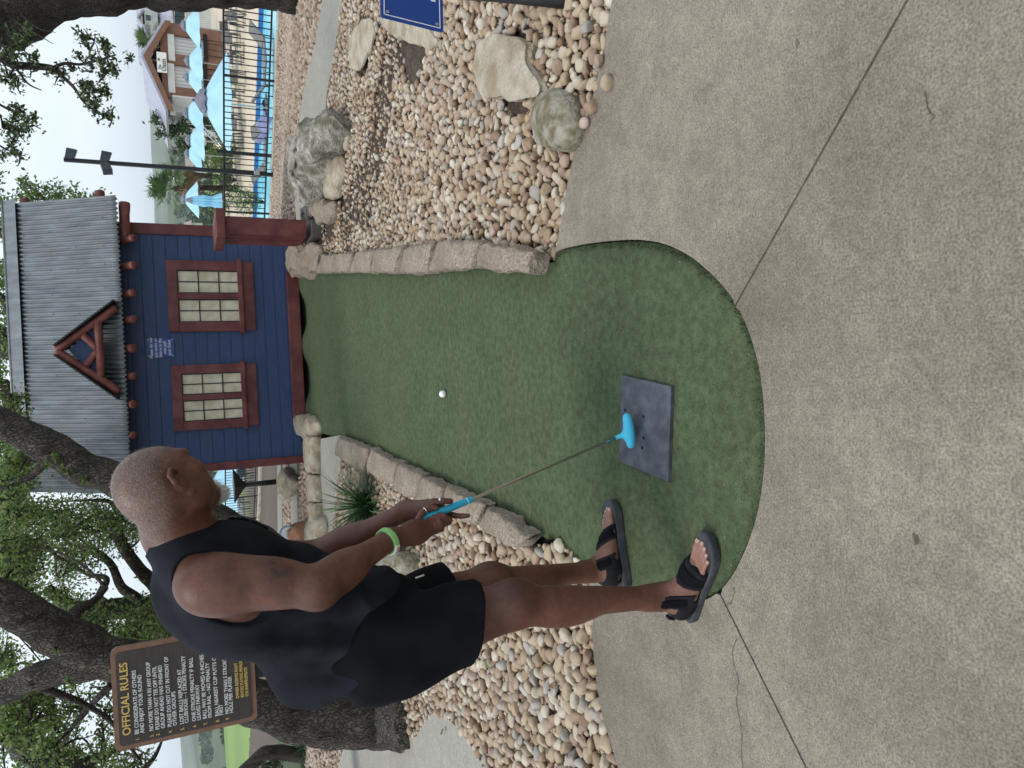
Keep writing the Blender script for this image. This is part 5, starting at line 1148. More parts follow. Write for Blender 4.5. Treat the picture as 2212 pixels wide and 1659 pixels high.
# ---- wristband, rings, beard
m_wb = M('wristband_green', (.22, .47, .16), rough=.35); m_wl = M('wristband_label', (.75, .75, .72), rough=.4); m_red = M('label_red', (.65, .10, .05), rough=.4); m_ring = M('silver', (.75, .75, .74), rough=.25, metal=1.0)
def bandm(name, prims, off_, c, d, w, mat_, half=None, k=.03):
    c = np.asarray(c); fd = Field(c - .075, c + .075, .0025)
    for p_ in prims: fd.union(p_, k)
    x, y, z = fd.grid(); fd.F = np.maximum(fd.F - off_, np.abs(plane(c, d)(x, y, z)) - w).astype(np.float32)
    if half: fd.F = np.maximum(fd.F, (half[1] - plane(c, half[0])(x, y, z)).astype(np.float32))
    if half and len(half) > 2: fd.F = np.maximum(fd.F, (plane(c, half[0])(x, y, z) - half[2]).astype(np.float32))
    V_, Q_ = fd.mesh(); V_ = smoothV(V_, Q_, 1, .3); return link(name, mesh_np(name, V_ - man_loc, F4=Q_, smooth=True), mat_, man)
WC = RW + vn(RE - RW) * .012
wd = vn(RW - RE); sdn = -RGT
bandm('wristband', arm_r + hr, .0055, WC, wd, .010, m_wb, None, .025)
bandm('wristband_label', arm_r + hr, .0075, WC, wd, .0095, m_wl, (sdn, .006), .025)
bandm('wristband_print', arm_r + hr, .0085, WC, wd, .0045, m_red, (sdn, .010, .024), .025)
tl = fl_[-1]; rc = HP(.070, .034, .009); bandm('ring', tl + hl, .0022, rc, vn(HP(.078, .030, .012) - HP(.050, .040, .0)), .0042, m_ring, (acr * sgn, .000), .008)
tr_ = fr[-1]; rc2 = HP(.008, .021, .012); bandm('ring', tr_, .0020, rc2, vn(HP(.026, .024, .010) - HP(-.004, .020, .014)), .0028, m_ring, None, .004)
def hairs(name, cnt, centre, rad, dirs, ln, mat_, wid=.0005):
    fv = []; ff = []; k = 0
    for _ in range(cnt):
        u = RNG.normal(0, 1, 3); u /= np.linalg.norm(u); r = RNG.random() ** .4; q = centre + HB.T @ (u * np.array(rad) * r); d = vn(dirs + RNG.normal(0, .45, 3)); L = ln * RNG.uniform(.5, 1.2); w = vn(np.cross(d, RNG.normal(0, 1, 3))) * wid; m_ = q + d * L * .5 + RNG.normal(0, .003, 3); e_ = q + d * L + RNG.normal(0, .005, 3)
        fv += [q - w, q + w, m_ + w, m_ - w, e_]; ff += [(k, k + 1, k + 2), (k, k + 2, k + 3), (k + 3, k + 2, k + 4)]; k += 5
    return link(name, mesh_np(name, np.array(fv) - man_loc, F3=ff), mat_, man)
m_beard = M('white_beard', (.62, .58, .52), (.72, .69, .64), scale=90, rough=.8)
bo = hairs('beard', 5200, hd(.082, 0, -.122), (.019 * HS, .026 * HS, .017 * HS), HF * .9 - HU * .8, .024, m_beard); bo['label'] = 'white fuzzy goatee'
hairs('beard', 900, hd(.075, 0, -.10), (.03 * HS, .045 * HS, .02 * HS), HF * .7 - HU * .9, .012, m_beard)
# faded print on the chest of the tank top
m_print = M('faded_print', (.07, .075, .07), (.34, .36, .31), scale=45, rough=.9, lo=.42, hi=.58)
Vc0 = Vt - man_loc
def front_patch(name, s0, s1, u0, u1, mat_, nz_=14, nx_=16):
    G_ = []; 
    for a in np.linspace(u0, u1, nz_):
        for c in np.linspace(s0, s1, nx_):
            P = CH - man_loc + TB[2] * a + SD * c; q = Vc0 - P; t_ = q @ TB[0]; e_ = np.linalg.norm(q - t_[:, None] * TB[0], axis=1); k_ = np.argmax(np.where(e_ < .012, t_, -9)); G_.append(P + TB[0] * (t_[k_] + .0028))
    F_ = [(i * nx_ + j, i * nx_ + j + 1, (i + 1) * nx_ + j + 1, (i + 1) * nx_ + j) for i in range(nz_ - 1) for j in range(nx_ - 1)]
    return link(name, mesh_np(name, G_, F4=F_, smooth=True), mat_, man)
front_patch('chest_print', -.11, .11, -.02, .10, m_print)
# ---- putter
put = thing('putter', 'blue headed putter with blue grip held in both hands above the mat', 'putter', HEADP)
m_blue = M('putter_blue', (.035, .42, .62), (.05, .47, .68), scale=8, rough=.42, bump=.1, bscale=200); m_steel = M('chromed_steel', (.55, .53, .50), rough=.22, metal=1.0); m_grip = M('grip_blue', (.022, .36, .55), (.03, .42, .62), scale=15, rough=.6, bump=.4, bscale=350, bdist=.003)
gb = MB(); gb.tube([GRIP0 - gd * .03, GRIP0 - gd * .026, GRIP0 + gd * .03, GRIP1 - gd * .004, GRIP1], [.006, .0135, .0135, .0112, .0105], 14); gb.build('grip', m_grip, put, smooth=True)
rb_ = MB(); rb_.tube([GRIP1 - gd * .022, GRIP1 - gd * .0195], [.0122, .0122], 14); rb_.build('grip_ring', m_wl, put)
sb = MB(); sd_ = vn(HEADP - GRIP1); sl_ = np.linalg.norm(HEADP - GRIP1)
pts = []; rr = []
for i, a in enumerate(np.linspace(-.01, sl_, 9)): 
    pts += [GRIP1 + sd_ * a, GRIP1 + sd_ * (a + .006)]; r = .0062 - .0016 * i / 8; rr += [r + .0004, r - .0002]
sb.tube(pts[:-1], rr[:-1], 12); sb.build('shaft', m_steel, put, smooth=True)
# head: soft moulded blade with a sloping neck
h0 = gp(1354, 902, .035); h1 = gp(1362, 960, .035); hz = np.array([0, 0, 1.]); hx = vn((h1 - h0) * [1, 1, 0]); hy = np.cross(hz, hx)
HFd = Field(np.minimum(h0, h1) - .09, np.maximum(h0, h1) + .09, .0028)
mid = (h0 + h1) / 2; HBm = np.array([hx, hy, hz]); hlen = np.linalg.norm((h1 - h0)[:2]) / 2
HFd.union(ell(mid + hy * .004, (hlen + .012, .020, .019), HBm), .0); HFd.union(cap(h0 + hz * .0, h1 + hz * .0, .016, .014), .012); HFd.union(cap(mid - hx * .0 + hz * .005, mid + hx * hlen * .5 + hz * .006, .016, .014), .012)
HFd.union(cap(mid + hx * .012 + hz * .012, HEADP - sd_ * .004, .011, .0085), .016)
x, y, z = HFd.grid(); HFd.F = np.maximum(HFd.F, (mid[2] - .020 - z + 0 * x + 0 * y)).astype(np.float32)
V_, Q_ = HFd.mesh(); V_ = smoothV(V_, Q_, 2, .4); link('putter_head', mesh_np('putter_head', V_ - HEADP, F4=Q_, smooth=True), m_blue, put)
# ---- tee mat and balls
mat_pts = [gp(1342, 810, .006), gp(1450, 835, .006), gp(1443, 1040, .006), gp(1337, 996, .006)]
m_mat = M('rubber_mat', (.032, .035, .048), (.050, .055, .072), scale=11, rough=.5, bump=.12, bscale=30, c3=(.12, .13, .155), s3=16, f3=.5, spec=.5)
mc = np.mean(mat_pts, 0); mb_ = MB(); mb_.prism([p for p in mat_pts], (0, 0, -.014)); mo = mb_.build('tee_mat', m_mat); mo.data.transform(Matrix.Translation(-Vector(mc))); mo.location = tuple(mc); tag(mo, 'black rubber tee mat with small round holes under the putter', 'tee mat')
m_hole = M('hole_black', (.004, .004, .005), rough=.9)
for x_, y_ in [(1350, 886), (1390, 900), (1390, 946), (1387, 967)]: c_ = gp(x_, y_, .0068); mh = MB(); mh.lathe(c_, [(.007, 0), (.0068, .0004)], 12); mh.build('tee_hole', m_hole, mo)
m_ball = M('golf_ball', (.80, .80, .80), rough=.35)
bl = gp(957, 851, .012); bm = bmesh.new(); bmesh.ops.create_icosphere(bm, subdivisions=5, radius=.0245)
rs_ = np.random.default_rng(3); D_ = [vn((math.sqrt(1 - zz * zz) * math.cos(i * 2.39996), math.sqrt(1 - zz * zz) * math.sin(i * 2.39996), zz)) for i, zz in enumerate(np.linspace(-.99, .99, 160))]; D_ = np.array(D_)
for v in bm.verts: c_ = max(D_ @ vn(v.co)); v.co *= 1 - .022 * float(ss(.991, .997, c_))
me = bpy.data.meshes.new('golf_ball'); bm.to_mesh(me); bm.free(); me.polygons.foreach_set('use_smooth', np.ones(len(me.polygons), bool))
o = link('golf_ball', me, m_ball); o.location = (bl[0], bl[1], .014); tag(o, 'white golf ball lying on the green carpet', 'golf ball')
# ================================================================ TREES
def bark_mat(name, c1, c2, sc=9):
    m = M(name, c1, c2, scale=sc * 1.6, rough=.95, lo=.38, hi=.66, stretch=(1.0, 1.0, .38), detail=7, c3=(.15, .14, .125), s3=2.2, f3=.35)
    n = m.node_tree.nodes; l = m.node_tree.links; b = n['Principled BSDF']; mp_ = [q for q in n if q.type == 'MAPPING'][0]
    nz_ = n.new('ShaderNodeTexNoise'); nz_.inputs['Scale'].default_value = sc * 1.2; nz_.inputs['Detail'].default_value = 5; l.new(mp_.outputs['Vector'], nz_.inputs['Vector'])
    va = n.new('ShaderNodeVectorMath'); va.operation = 'SCALE'; va.inputs['Scale'].default_value = .12; l.new(nz_.outputs['Color'], va.inputs[0]); vb = n.new('ShaderNodeVectorMath'); l.new(mp_.outputs['Vector'], vb.inputs[0]); l.new(va.outputs[0], vb.inputs[1])
    vo = n.new('ShaderNodeTexVoronoi'); vo.inputs['Scale'].default_value = sc * 5.5; vo.feature = 'DISTANCE_TO_EDGE'; l.new(vb.outputs[0], vo.inputs['Vector'])
    r = n.new('ShaderNodeMapRange'); r.inputs['From Max'].default_value = .16; l.new(vo.outputs['Distance'], r.inputs['Value'])
    src = b.inputs['Base Color'].links[0].from_socket; rr = n.new('ShaderNodeMapRange'); rr.inputs['To Min'].default_value = .5; rr.inputs['To Max'].default_value = 1.1; l.new(r.outputs[0], rr.inputs['Value'])
    mm = n.new('ShaderNodeMix'); mm.data_type = 'RGBA'; mm.blend_type = 'MULTIPLY'; mm.inputs['Factor'].default_value = 1; l.new(src, mm.inputs['A']); l.new(rr.outputs[0], mm.inputs['B']); l.new(mm.outputs['Result'], b.inputs['Base Color'])
    bp = n.new('ShaderNodeBump'); bp.inputs['Strength'].default_value = 1.0; bp.inputs['Distance'].default_value = .025; l.new(r.outputs[0], bp.inputs['Height']); l.new(bp.outputs['Normal'], b.inputs['Normal'])
    return m
m_bark = bark_mat('oak_bark', (.034, .026, .019), (.105, .083, .063))
m_bark_p = bark_mat('pale_bark', (.10, .09, .08), (.26, .24, .215))
m_leaf = RM('oak_leaf', [(0, (.06, .105, .024)), (.3, (.11, .18, .042)), (.6, (.18, .265, .07)), (.85, (.26, .34, .12)), (1, (.34, .41, .20))], rough=.45, noise=.25, nscale=3, bump=0, trans=.6)
m_leaf_d = RM('dark_leaf', [(0, (.035, .065, .02)), (.5, (.075, .125, .04)), (.85, (.12, .18, .065)), (1, (.19, .25, .12))], rough=.5, noise=.25, nscale=3, bump=0, trans=.3)
m_leaf_e = RM('cedar_leaf', [(0, (.018, .042, .014)), (.5, (.045, .085, .028)), (1, (.09, .14, .05))], rough=.6, noise=.3, nscale=2, bump=0, trans=.2)
class Tree:
    def __init__(s, name, label, base, group=None, bark=None, leaf=None, lsize=.05, cat='tree'):
        s.root = thing(name, label, cat, base, group=group); s.bark = bark or m_bark; s.leaf = leaf or m_leaf; s.w = MB(); s.LP = []; s.ls = lsize; s.base = np.array(base); s.tips = []
    def limb(s, pts, r0, r1, n=14, seg=6, rough_=.12, pw=1.0):
        P = smooth_loop(pts, seg, False); k = len(P); o = len(s.w.v)
        rr = [r0 + (r1 - r0) * (i / (k - 1)) ** pw for i in range(k)]
        s.w.tube(P, rr, n)
        if r0 > .05:
            for i in range(o, o + k * n):
                v = np.array(s.w.v[i]); c = P[(i - o) // n]; d = v - c; q = Vector(v * 4); q2 = Vector(v * np.array([11, 11, 4]))
                s.w.v[i] = tuple(c + d * (1 + rough_ * 1.4 * mnoise.noise(q) + rough_ * .9 * mnoise.noise(q2)))
        s.tips.append((P, rr)); return P
    def twigs(s, p, d, r, L, lv, leaves, spread=.55, droop=0.0):
        k = 5; P = [np.array(p)]; d = vn(d)
        for i in range(k): d = vn(d + RNG.normal(0, .22, 3) + np.array([0, 0, -droop])); P.append(P[-1] + d * L / k)
        s.w.tube(P, [r * (1 - .7 * i / k) for i in range(k + 1)], 5 if lv else 4, caps=False)
        if lv == 0:
            for i in range(leaves): t_ = RNG.uniform(.15, 1.05); j = min(int(t_ * k), k - 1); q = P[j] + (P[j + 1] - P[j]) * (t_ * k - j); s.LP.append(q + RNG.normal(0, L * .16, 3))
            return
        for i in range(3 if lv > 1 else 4):
            j = RNG.integers(1, k + 1); dd = vn(d + RNG.normal(0, spread, 3)); s.twigs(P[j], dd, r * .5, L * RNG.uniform(.5, .75), lv - 1, leaves, spread, droop)
    def cluster(s, c, rad, n, tw=5, flat=.75):
        c = np.array(c)
        for _ in range(tw):
            d = RNG.normal(0, 1, 3) * [1, 1, flat]; e_ = c + vn(d) * rad * RNG.uniform(.4, 1); m_ = (c + e_) / 2 + RNG.normal(0, rad * .12, 3)
            s.w.tube([c + RNG.normal(0, rad * .15, 3), m_, e_], [.010, .007, .003], 4, caps=False)
            kk = n // tw; t_ = RNG.random((kk, 1)) ** .6; s.LP += list(c + (e_ - c) * t_ + RNG.normal(0, rad * .20, (kk, 3)))
    def link_to(s, c, r=.018):           # a branch from the closest limb to a leaf cluster
        best = None
        for P, rr in s.tips:
            A = np.array(P); d = np.linalg.norm(A - c, axis=1) + 2.0 * (A[:, 2] > c[2] + .3); j = int(np.argmin(d))
            if best is None or d[j] < best[0]: best = (d[j], A[j], rr[j])
        a = best[1]; L = np.linalg.norm(c - a); m1 = a + (c - a) * .35 + RNG.normal(0, .10 * L, 3); m2 = a + (c - a) * .7 + RNG.normal(0, .08 * L, 3)
        r = min(r + .008 * L, best[2] * .8); s.limb([a, m1, m2, c], r, r * .3, 6, 4); 
    def done(s):
        s.w.build('trunk', s.bark, s.root, smooth=True, nrm=False)
        if s.LP:
            P = np.array(s.LP) - s.base; n_ = len(P); u = RNG.normal(0, 1, (n_, 3)); u /= np.linalg.norm(u, axis=1)[:, None]; w = RNG.normal(0, 1, (n_, 3)); w[:, 2] += .0; w -= u * (w * u).sum(1)[:, None]; w /= np.linalg.norm(w, axis=1)[:, None]
            L = s.ls * RNG.uniform(.6, 1.3, n_)[:, None]; nn = np.cross(u, w)
            V = np.stack([P - u * L * .5, P + w * L * .26 + nn * L * .06, P + u * L * .5, P - w * L * .26 + nn * L * .06], 1).reshape(-1, 3)
            F_ = np.arange(4 * n_).reshape(-1, 4); hgt = RNG.random(n_); link('crown', mesh_np('crown', V, F4=F_, attrs={'rnd': np.repeat(hgt * .999, 4)}), s.leaf, s.root)
        return s.root
def poly_pts(poly, n_):
    out = []; poly = np.array(poly, float); lo, hi = poly.min(0), poly.max(0)
    while len(out) < n_:
        q = RNG.uniform(lo, hi)
        if inpoly(np.array([q[0]]), np.array([q[1]]), poly)[0]: out.append(q)
    return out
OAKG = 'oak trees around the course'
# the big oak behind the rules sign
Y1 = 6.5
t = Tree('oak_tree', 'big dark trunked oak right behind the brown rules sign', gp(852, 1552), OAKG, lsize=.044)
t.limb([gp(875, 1560) - [0, 0, .15], yp(835, 1560, Y1), yp(780, 1558, Y1), yp(680, 1550, Y1), yp(560, 1520, Y1), yp(430, 1470, Y1), yp(320, 1435, Y1), yp(235, 1418, Y1)], .27, .14, 22, 10, .16)
t.limb([yp(270, 1428, Y1), yp(200, 1408, Y1), yp(130, 1370, Y1), yp(60, 1330, Y1), yp(0, 1300, Y1), yp(-120, 1250, Y1)], .17, .15, 18, 8, .16)
t.limb([yp(240, 1425, Y1 + .02), yp(170, 1440, Y1), yp(90, 1458, Y1 + .1), yp(20, 1490, Y1 + .2), yp(-80, 1530, Y1 + .3)], .13, .09, 14, 8, .16)
t.limb([yp(150, 1360, Y1), yp(165, 1320, Y1 + .1), yp(200, 1300, Y1 + .3), yp(230, 1270, Y1 + .5)], .06, .02, 10, 6)
t.limb([yp(60, 1475, Y1), yp(130, 1500, Y1 + .2), yp(180, 1520, Y1 + .3), yp(240, 1560, Y1 + .4), yp(300, 1640, Y1 + .5)], .035, .012, 8, 6)
t.limb([yp(240, 1480, Y1 + .3), yp(190, 1530, Y1 + .5), yp(150, 1580, Y1 + .6), yp(120, 1640, Y1 + .8)], .03, .012, 8, 6)
for q in poly_pts([(-40, 1180), (40, 1160), (70, 1300), (40, 1320), (-40, 1300)], 16) + poly_pts([(20, 1490), (220, 1450), (240, 1640), (120, 1670), (10, 1600)], 24) + poly_pts([(-30, 1500), (60, 1500), (60, 1580), (-30, 1600)], 5) + poly_pts([(0, 1390), (60, 1400), (60, 1440), (0, 1450)], 4):
    c = yp(q[0], q[1], Y1 + RNG.uniform(.3, 3.0)); t.link_to(c); t.cluster(c, RNG.uniform(.22, .36), 220, 7)
for q in [(150, 1470), (118, 1400), (60, 1432)]: t.cluster(yp(q[0], q[1], Y1 - .25), .06, 14, 2)
t.done()
# tangled oak behind the man's shoulder
Y3 = 11.5
b3 = gt(640, 1330); 
t = Tree('oak_tree', 'wide tangled oak whose crooked limbs spread behind the bald man', yp(615, 1330, Y3), OAKG, lsize=.054)
bs = yp(615, 1330, Y3)
t.limb([bs - [0, 0, .3], yp(500, 1325, Y3), yp(400, 1320, Y3), yp(330, 1312, Y3), yp(250, 1316, Y3), yp(190, 1322, Y3), yp(147, 1306, Y3), yp(100, 1270, Y3)], .23, .07, 14, 8)
t.limb([yp(390, 1318, Y3), yp(347, 1275, Y3 + .2), yp(300, 1228, Y3 + .2), yp(262, 1175, Y3), yp(249, 1140, Y3 - .2), yp(215, 1115, Y3)], .12, .05, 12, 8)
t.limb([yp(320, 1310, Y3), yp(285, 1285, Y3 - .3), yp(262, 1266, Y3 - .3), yp(240, 1220, Y3 - .3), yp(205, 1190, Y3 - .2), yp(170, 1180, Y3)], .08, .028, 10, 8)
t.limb([yp(250, 1316, Y3), yp(215, 1290, Y3 + .4), yp(230, 1250, Y3 + .4), yp(190, 1240, Y3 + .5), yp(120, 1200, Y3 + .6)], .065, .022, 10, 8)
t.limb([yp(190, 1322, Y3), yp(175, 1345, Y3 - .2), yp(205, 1372, Y3 - .3), yp(150, 1390, Y3 - .3)], .06, .02, 8, 6)
t.limb([yp(250, 1145, Y3), yp(262, 1115, Y3), yp(240, 1085, Y3 + .2), yp(190, 1080, Y3 + .3)], .05, .02, 8, 6)
for q in poly_pts([(-30, 1010), (35, 1015), (50, 1095), (200, 1105), (235, 1135), (215, 1200), (180, 1230), (150, 1300), (90, 1330), (-30, 1330)], 64) + poly_pts([(210, 1090), (300, 1110), (330, 1170), (270, 1180)], 6) + poly_pts([(250, 1330), (370, 1345), (400, 1400), (240, 1400)], 20) + poly_pts([(110, 1300), (250, 1320), (240, 1390), (150, 1400)], 12):
    c = yp(q[0], q[1], Y3 + RNG.uniform(-2.0, 3.0)); t.link_to(c, .012); t.cluster(c, RNG.uniform(.34, .55), 330, 7)
t.done()
# leaning trunk between the man's head and the house roof
Y2 = 7.6
t = Tree('oak_tree', 'leaning dark oak trunk rising across the tin roof above the bald head', yp(742, 1290, Y2), OAKG, lsize=.05)
t.limb([yp(760, 1295, Y2), yp(700, 1262, Y2), yp(620, 1218, Y2), yp(540, 1168, Y2), yp(460, 1122, Y2), yp(380, 1085, Y2), yp(300, 1058, Y2), yp(230, 1030, Y2), yp(165, 1000, Y2), yp(110, 965, Y2), (yp(50, 938, Y2)), yp(0, 916, Y2), yp(-120, 870, Y2)], .20, .125, 20, 8, .15)
t.limb([yp(110, 965, Y2), yp(95, 1000, Y2 + .1), yp(60, 1030, Y2 + .3), yp(-20, 1060, Y2 + .4)], .05, .03, 8, 6)
for q in [(128, 1000), (150, 1022), (120, 985), (178, 1040), (100, 1010)]: t.cluster(yp(q[0], q[1], Y2 - .15), .07, 16, 2)
for q in poly_pts([(-40, 800), (30, 840), (45, 900), (-40, 910)], 6) + poly_pts([(-30, 960), (40, 965), (60, 1060), (-30, 1080)], 9): c = yp(q[0], q[1], Y2 + RNG.uniform(.2, 1.6)); t.link_to(c, .01); t.cluster(c, RNG.uniform(.18, .3), 150)
t.done()
# pale limbed oak at the left edge
Y4 = 8.2
t = Tree('oak_tree', 'oak with pale grey limbs at the left edge above the rules sign', yp(700, 1745, Y4), OAKG, bark=m_bark_p, lsize=.046)
t.limb([yp(760, 1745, Y4), yp(500, 1740, Y4), yp(250, 1715, Y4), yp(130, 1670, Y4), yp(95, 1640, Y4), yp(60, 1612, Y4), yp(20, 1580, Y4), yp(-60, 1540, Y4)], .20, .11, 14, 8)
t.limb([yp(130, 1670, Y4), yp(190, 1640, Y4 + .2), yp(250, 1622, Y4 + .3), yp(310, 1600, Y4 + .4)], .045, .012, 8, 6)
t.limb([yp(250, 1715, Y4), yp(290, 1680, Y4 + .2), yp(330, 1640, Y4 + .3), yp(350, 1600, Y4 + .4)], .05, .012, 8, 6)
for q in poly_pts([(-20, 1610), (90, 1600), (230, 1600), (330, 1630), (330, 1680), (-20, 1680)], 26): c = yp(q[0], q[1], Y4 + RNG.uniform(-.3, 2.0)); t.link_to(c, .01); t.cluster(c, RNG.uniform(.2, .32), 150)
t.done()
Y7 = 12.5
t = Tree('oak_tree', 'thin leaning dark trunk on the left edge below the rules sign', gt(655, 1640), OAKG, bark=m_bark, leaf=m_leaf_d, lsize=.07)
pb = gt(655, 1640); t.limb([pb - [0, 0, .2], yp(585, 1625, pb[1]), yp(555, 1640, pb[1]), yp(500, 1690, pb[1]), yp(420, 1740, pb[1])], .13, .10, 12, 8)
for q in poly_pts([(560, 1640), (600, 1635), (610, 1690), (560, 1690)], 6): c = yp(q[0], q[1], pb[1] + RNG.uniform(-.3, .6)); t.cluster(c, .3, 130)
t.done()
# oak whose crown shows over the roof ridge
Y6 = 17.0
t = Tree('oak_tree', 'oak growing behind the blue house with crown above the ridge', (1.5, Y6, -.4), OAKG, leaf=m_leaf, lsize=.085)
t.limb([np.array([1.5, Y6, -.8]), np.array([1.4, Y6, 1.5]), np.array([1.2, Y6, 3.2]), yp(30, 760, Y6), yp(0, 720, Y6), yp(-80, 690, Y6)], .28, .14, 12, 6)
t.limb([np.array([1.2, Y6, 3.2]), yp(40, 880, Y6), yp(10, 830, Y6), yp(-60, 850, Y6)], .16, .08, 10, 6); t.limb([np.array([1.3, Y6, 2.6]), yp(90, 560, Y6), yp(20, 520, Y6), yp(-30, 470, Y6)], .14, .05, 10, 6); t.limb([yp(20, 660, Y6), yp(0, 640, Y6), yp(-60, 600, Y6)], .09, .05, 8, 6)
t.limb([np.array([1.3, Y6, 2.9]), yp(120, 470, Y6), yp(90, 425, Y6), yp(60, 400, Y6)], .07, .02, 8, 6)
for q in poly_pts([(-30, 440), (16, 440), (26, 700), (45, 1000), (60, 1080), (-30, 1080)], 44) + poly_pts([(-30, 380), (60, 395), (70, 440), (-30, 440)], 7) + poly_pts([(70, 405), (190, 415), (200, 440), (70, 440)], 7):
    c = yp(q[0], q[1], Y6 + RNG.uniform(-1.5, 2)); t.link_to(c, .012); t.cluster(c, RNG.uniform(.26, .48), 120)
t.done()
# oak at the right edge, overhanging branch
pe = gt(640, -28); Y5 = pe[1]
t = Tree('oak_tree', 'thick oak trunk at the right edge with a leafy branch hanging over the pool view', pe, OAKG, leaf=m_leaf_d, lsize=.037)
t.limb([yp(668, -52, Y5), yp(630, -44, Y5), yp(600, -52, Y5), yp(540, -62, Y5), yp(470, -66, Y5), yp(430, -57, Y5), yp(350, -56, Y5), yp(300, -70, Y5), yp(220, -48, Y5), yp(140, -50, Y5), yp(70, -22, Y5), yp(20, 10, Y5), yp(-40, 32, Y5)], .43, .42, 26, 8, .10)
Yb = 7.2
t.limb([yp(-60, 60, Y5 - .4), yp(-90, 90, Yb + 1), yp(-30, 118, Yb), yp(0, 124, Yb), yp(30, 140, Yb), yp(88, 144, Yb), yp(114, 147, Yb)], .05, .026, 10, 6, .1)
t.limb([yp(114, 147, Yb), yp(140, 137, Yb), yp(176, 139, Yb), yp(212, 130, Yb), yp(250, 118, Yb)], .018, .006, 6, 5); t.limb([yp(114, 147, Yb), yp(157, 186, Yb), yp(183, 222, Yb), yp(222, 250, Yb)], .018, .006, 6, 5)
t.limb([yp(30, 140, Yb), yp(60, 180, Yb), yp(90, 195, Yb)], .012, .004, 6, 5); t.limb([yp(0, 124, Yb), yp(30, 100, Yb), yp(80, 80, Yb)], .014, .005, 6, 5); t.limb([yp(-40, 200, Yb), yp(10, 232, Yb), yp(50, 250, Yb)], .014, .005, 6, 5); t.limb([yp(-40, 290, Yb), yp(5, 318, Yb), yp(30, 330, Yb)], .012, .004, 6, 5)
t.limb([yp(30, 45, Y5 - .4), yp(55, 60, Y5 - .8), yp(90, 80, Y5 - 1), yp(115, 95, Y5 - 1)], .012, .003, 6, 5); t.limb([yp(45, 30, Y5 - .4), yp(80, 60, Y5 - .8), yp(120, 70, Y5 - 1)], .010, .003, 6, 5)
for q in poly_pts([(150, 80), (240, 70), (280, 100), (285, 150), (200, 165), (150, 130)], 17) + poly_pts([(170, 165), (245, 185), (240, 275), (205, 270), (170, 200)], 13) + poly_pts([(0, 65), (60, 55), (100, 90), (95, 190), (20, 200), (0, 120)], 16) + poly_pts([(5, 205), (80, 210), (70, 290), (5, 290)], 11) + poly_pts([(0, 295), (40, 300), (36, 350), (0, 345)], 4) + poly_pts([(100, 130), (160, 130), (160, 180), (110, 170)], 4):
    c = yp(q[0], q[1], Yb + RNG.uniform(-.35, .35)); t.link_to(c, .004); t.cluster(c, RNG.uniform(.07, .15), 46, 4)
t.done()
# young bush in front of the fence, right of the house
def bush(name, label, base, h, w, n_, leaf, ls, cat='shrub', tw=10, group=None):
    t = Tree(name, label, base, group=group, leaf=leaf, lsize=ls, cat=cat)
    base = np.array(base)
    for _ in range(tw):
        a = RNG.uniform(0, 6.28); e_ = base + np.array([math.cos(a) * w * RNG.uniform(.2, 1), math.sin(a) * w * RNG.uniform(.2, 1), h * RNG.uniform(.45, 1)]); t.limb([base, base + (e_ - base) * [.3, .3, .5] + RNG.normal(0, .05, 3), e_], .012 * h, .004 * h, 5, 4)
        kk = n_ // tw; u = RNG.random((kk, 1)) ** .7; t.LP += list(base + (e_ - base) * (.25 + .8 * u) + RNG.normal(0, w * .16, (kk, 3)))
    return t.done()
bb_ = gt(572, 437); bush('shrub', 'loose light green shrub by the black fence beside the red post', bb_, 1.15, .55, 1300, m_leaf, .06)
# ================================================================ POOL SIDE
ZP = -2.0
m_water = M('pool_water', (.13, .58, .74), (.30, .75, .86), scale=1.6, rough=.22, bump=.5, bscale=2.2, detail=4, bdist=.06)
m_deck = M('deck_boards', (.52, .42, .30), (.66, .56, .43), scale=1.2, rough=.7, stretch=(1, 6, 1))
m_tile = M('pool_tile', (.02, .10, .30), (.04, .16, .42), scale=9, rough=.25)
m_kerb = M('pool_kerb', (.42, .38, .30), (.55, .5, .42), scale=5, rough=.9, bump=.4, bscale=20)
far_l, far_r = gp(545, 470, ZP), gp(557, 60, ZP); ev = vn(far_r - far_l); nvv = np.array([-ev[1], ev[0], 0]); nvv *= np.sign(nvv @ FWD)
A_, B_ = far_l - ev * 14, far_r + ev * 16
tag(link('pool_deck', fill_poly([tuple(A_), tuple(B_), tuple(B_ + nvv * 42), tuple(A_ + nvv * 42)], skirt=.05), m_deck), kind='structure')
b_ = MB(); b_.prism([A_ - nvv * .02 - [0, 0, .02], B_ - nvv * .02 - [0, 0, .02], B_ - nvv * .02 - [0, 0, .45], A_ - nvv * .02 - [0, 0, .45]], nvv * .03); tag(b_.build('pool_wall', m_tile), kind='structure')
wp = [A_ - nvv * .03 - [0, 0, .20], B_ - nvv * .03 - [0, 0, .20]]; wl_ = 17
wm = [tuple(wp[0]), tuple(wp[1]), tuple(wp[1] - nvv * wl_), tuple(wp[0] - nvv * wl_)]
tag(link('pool_water', fill_poly(wm), m_water), kind='structure')
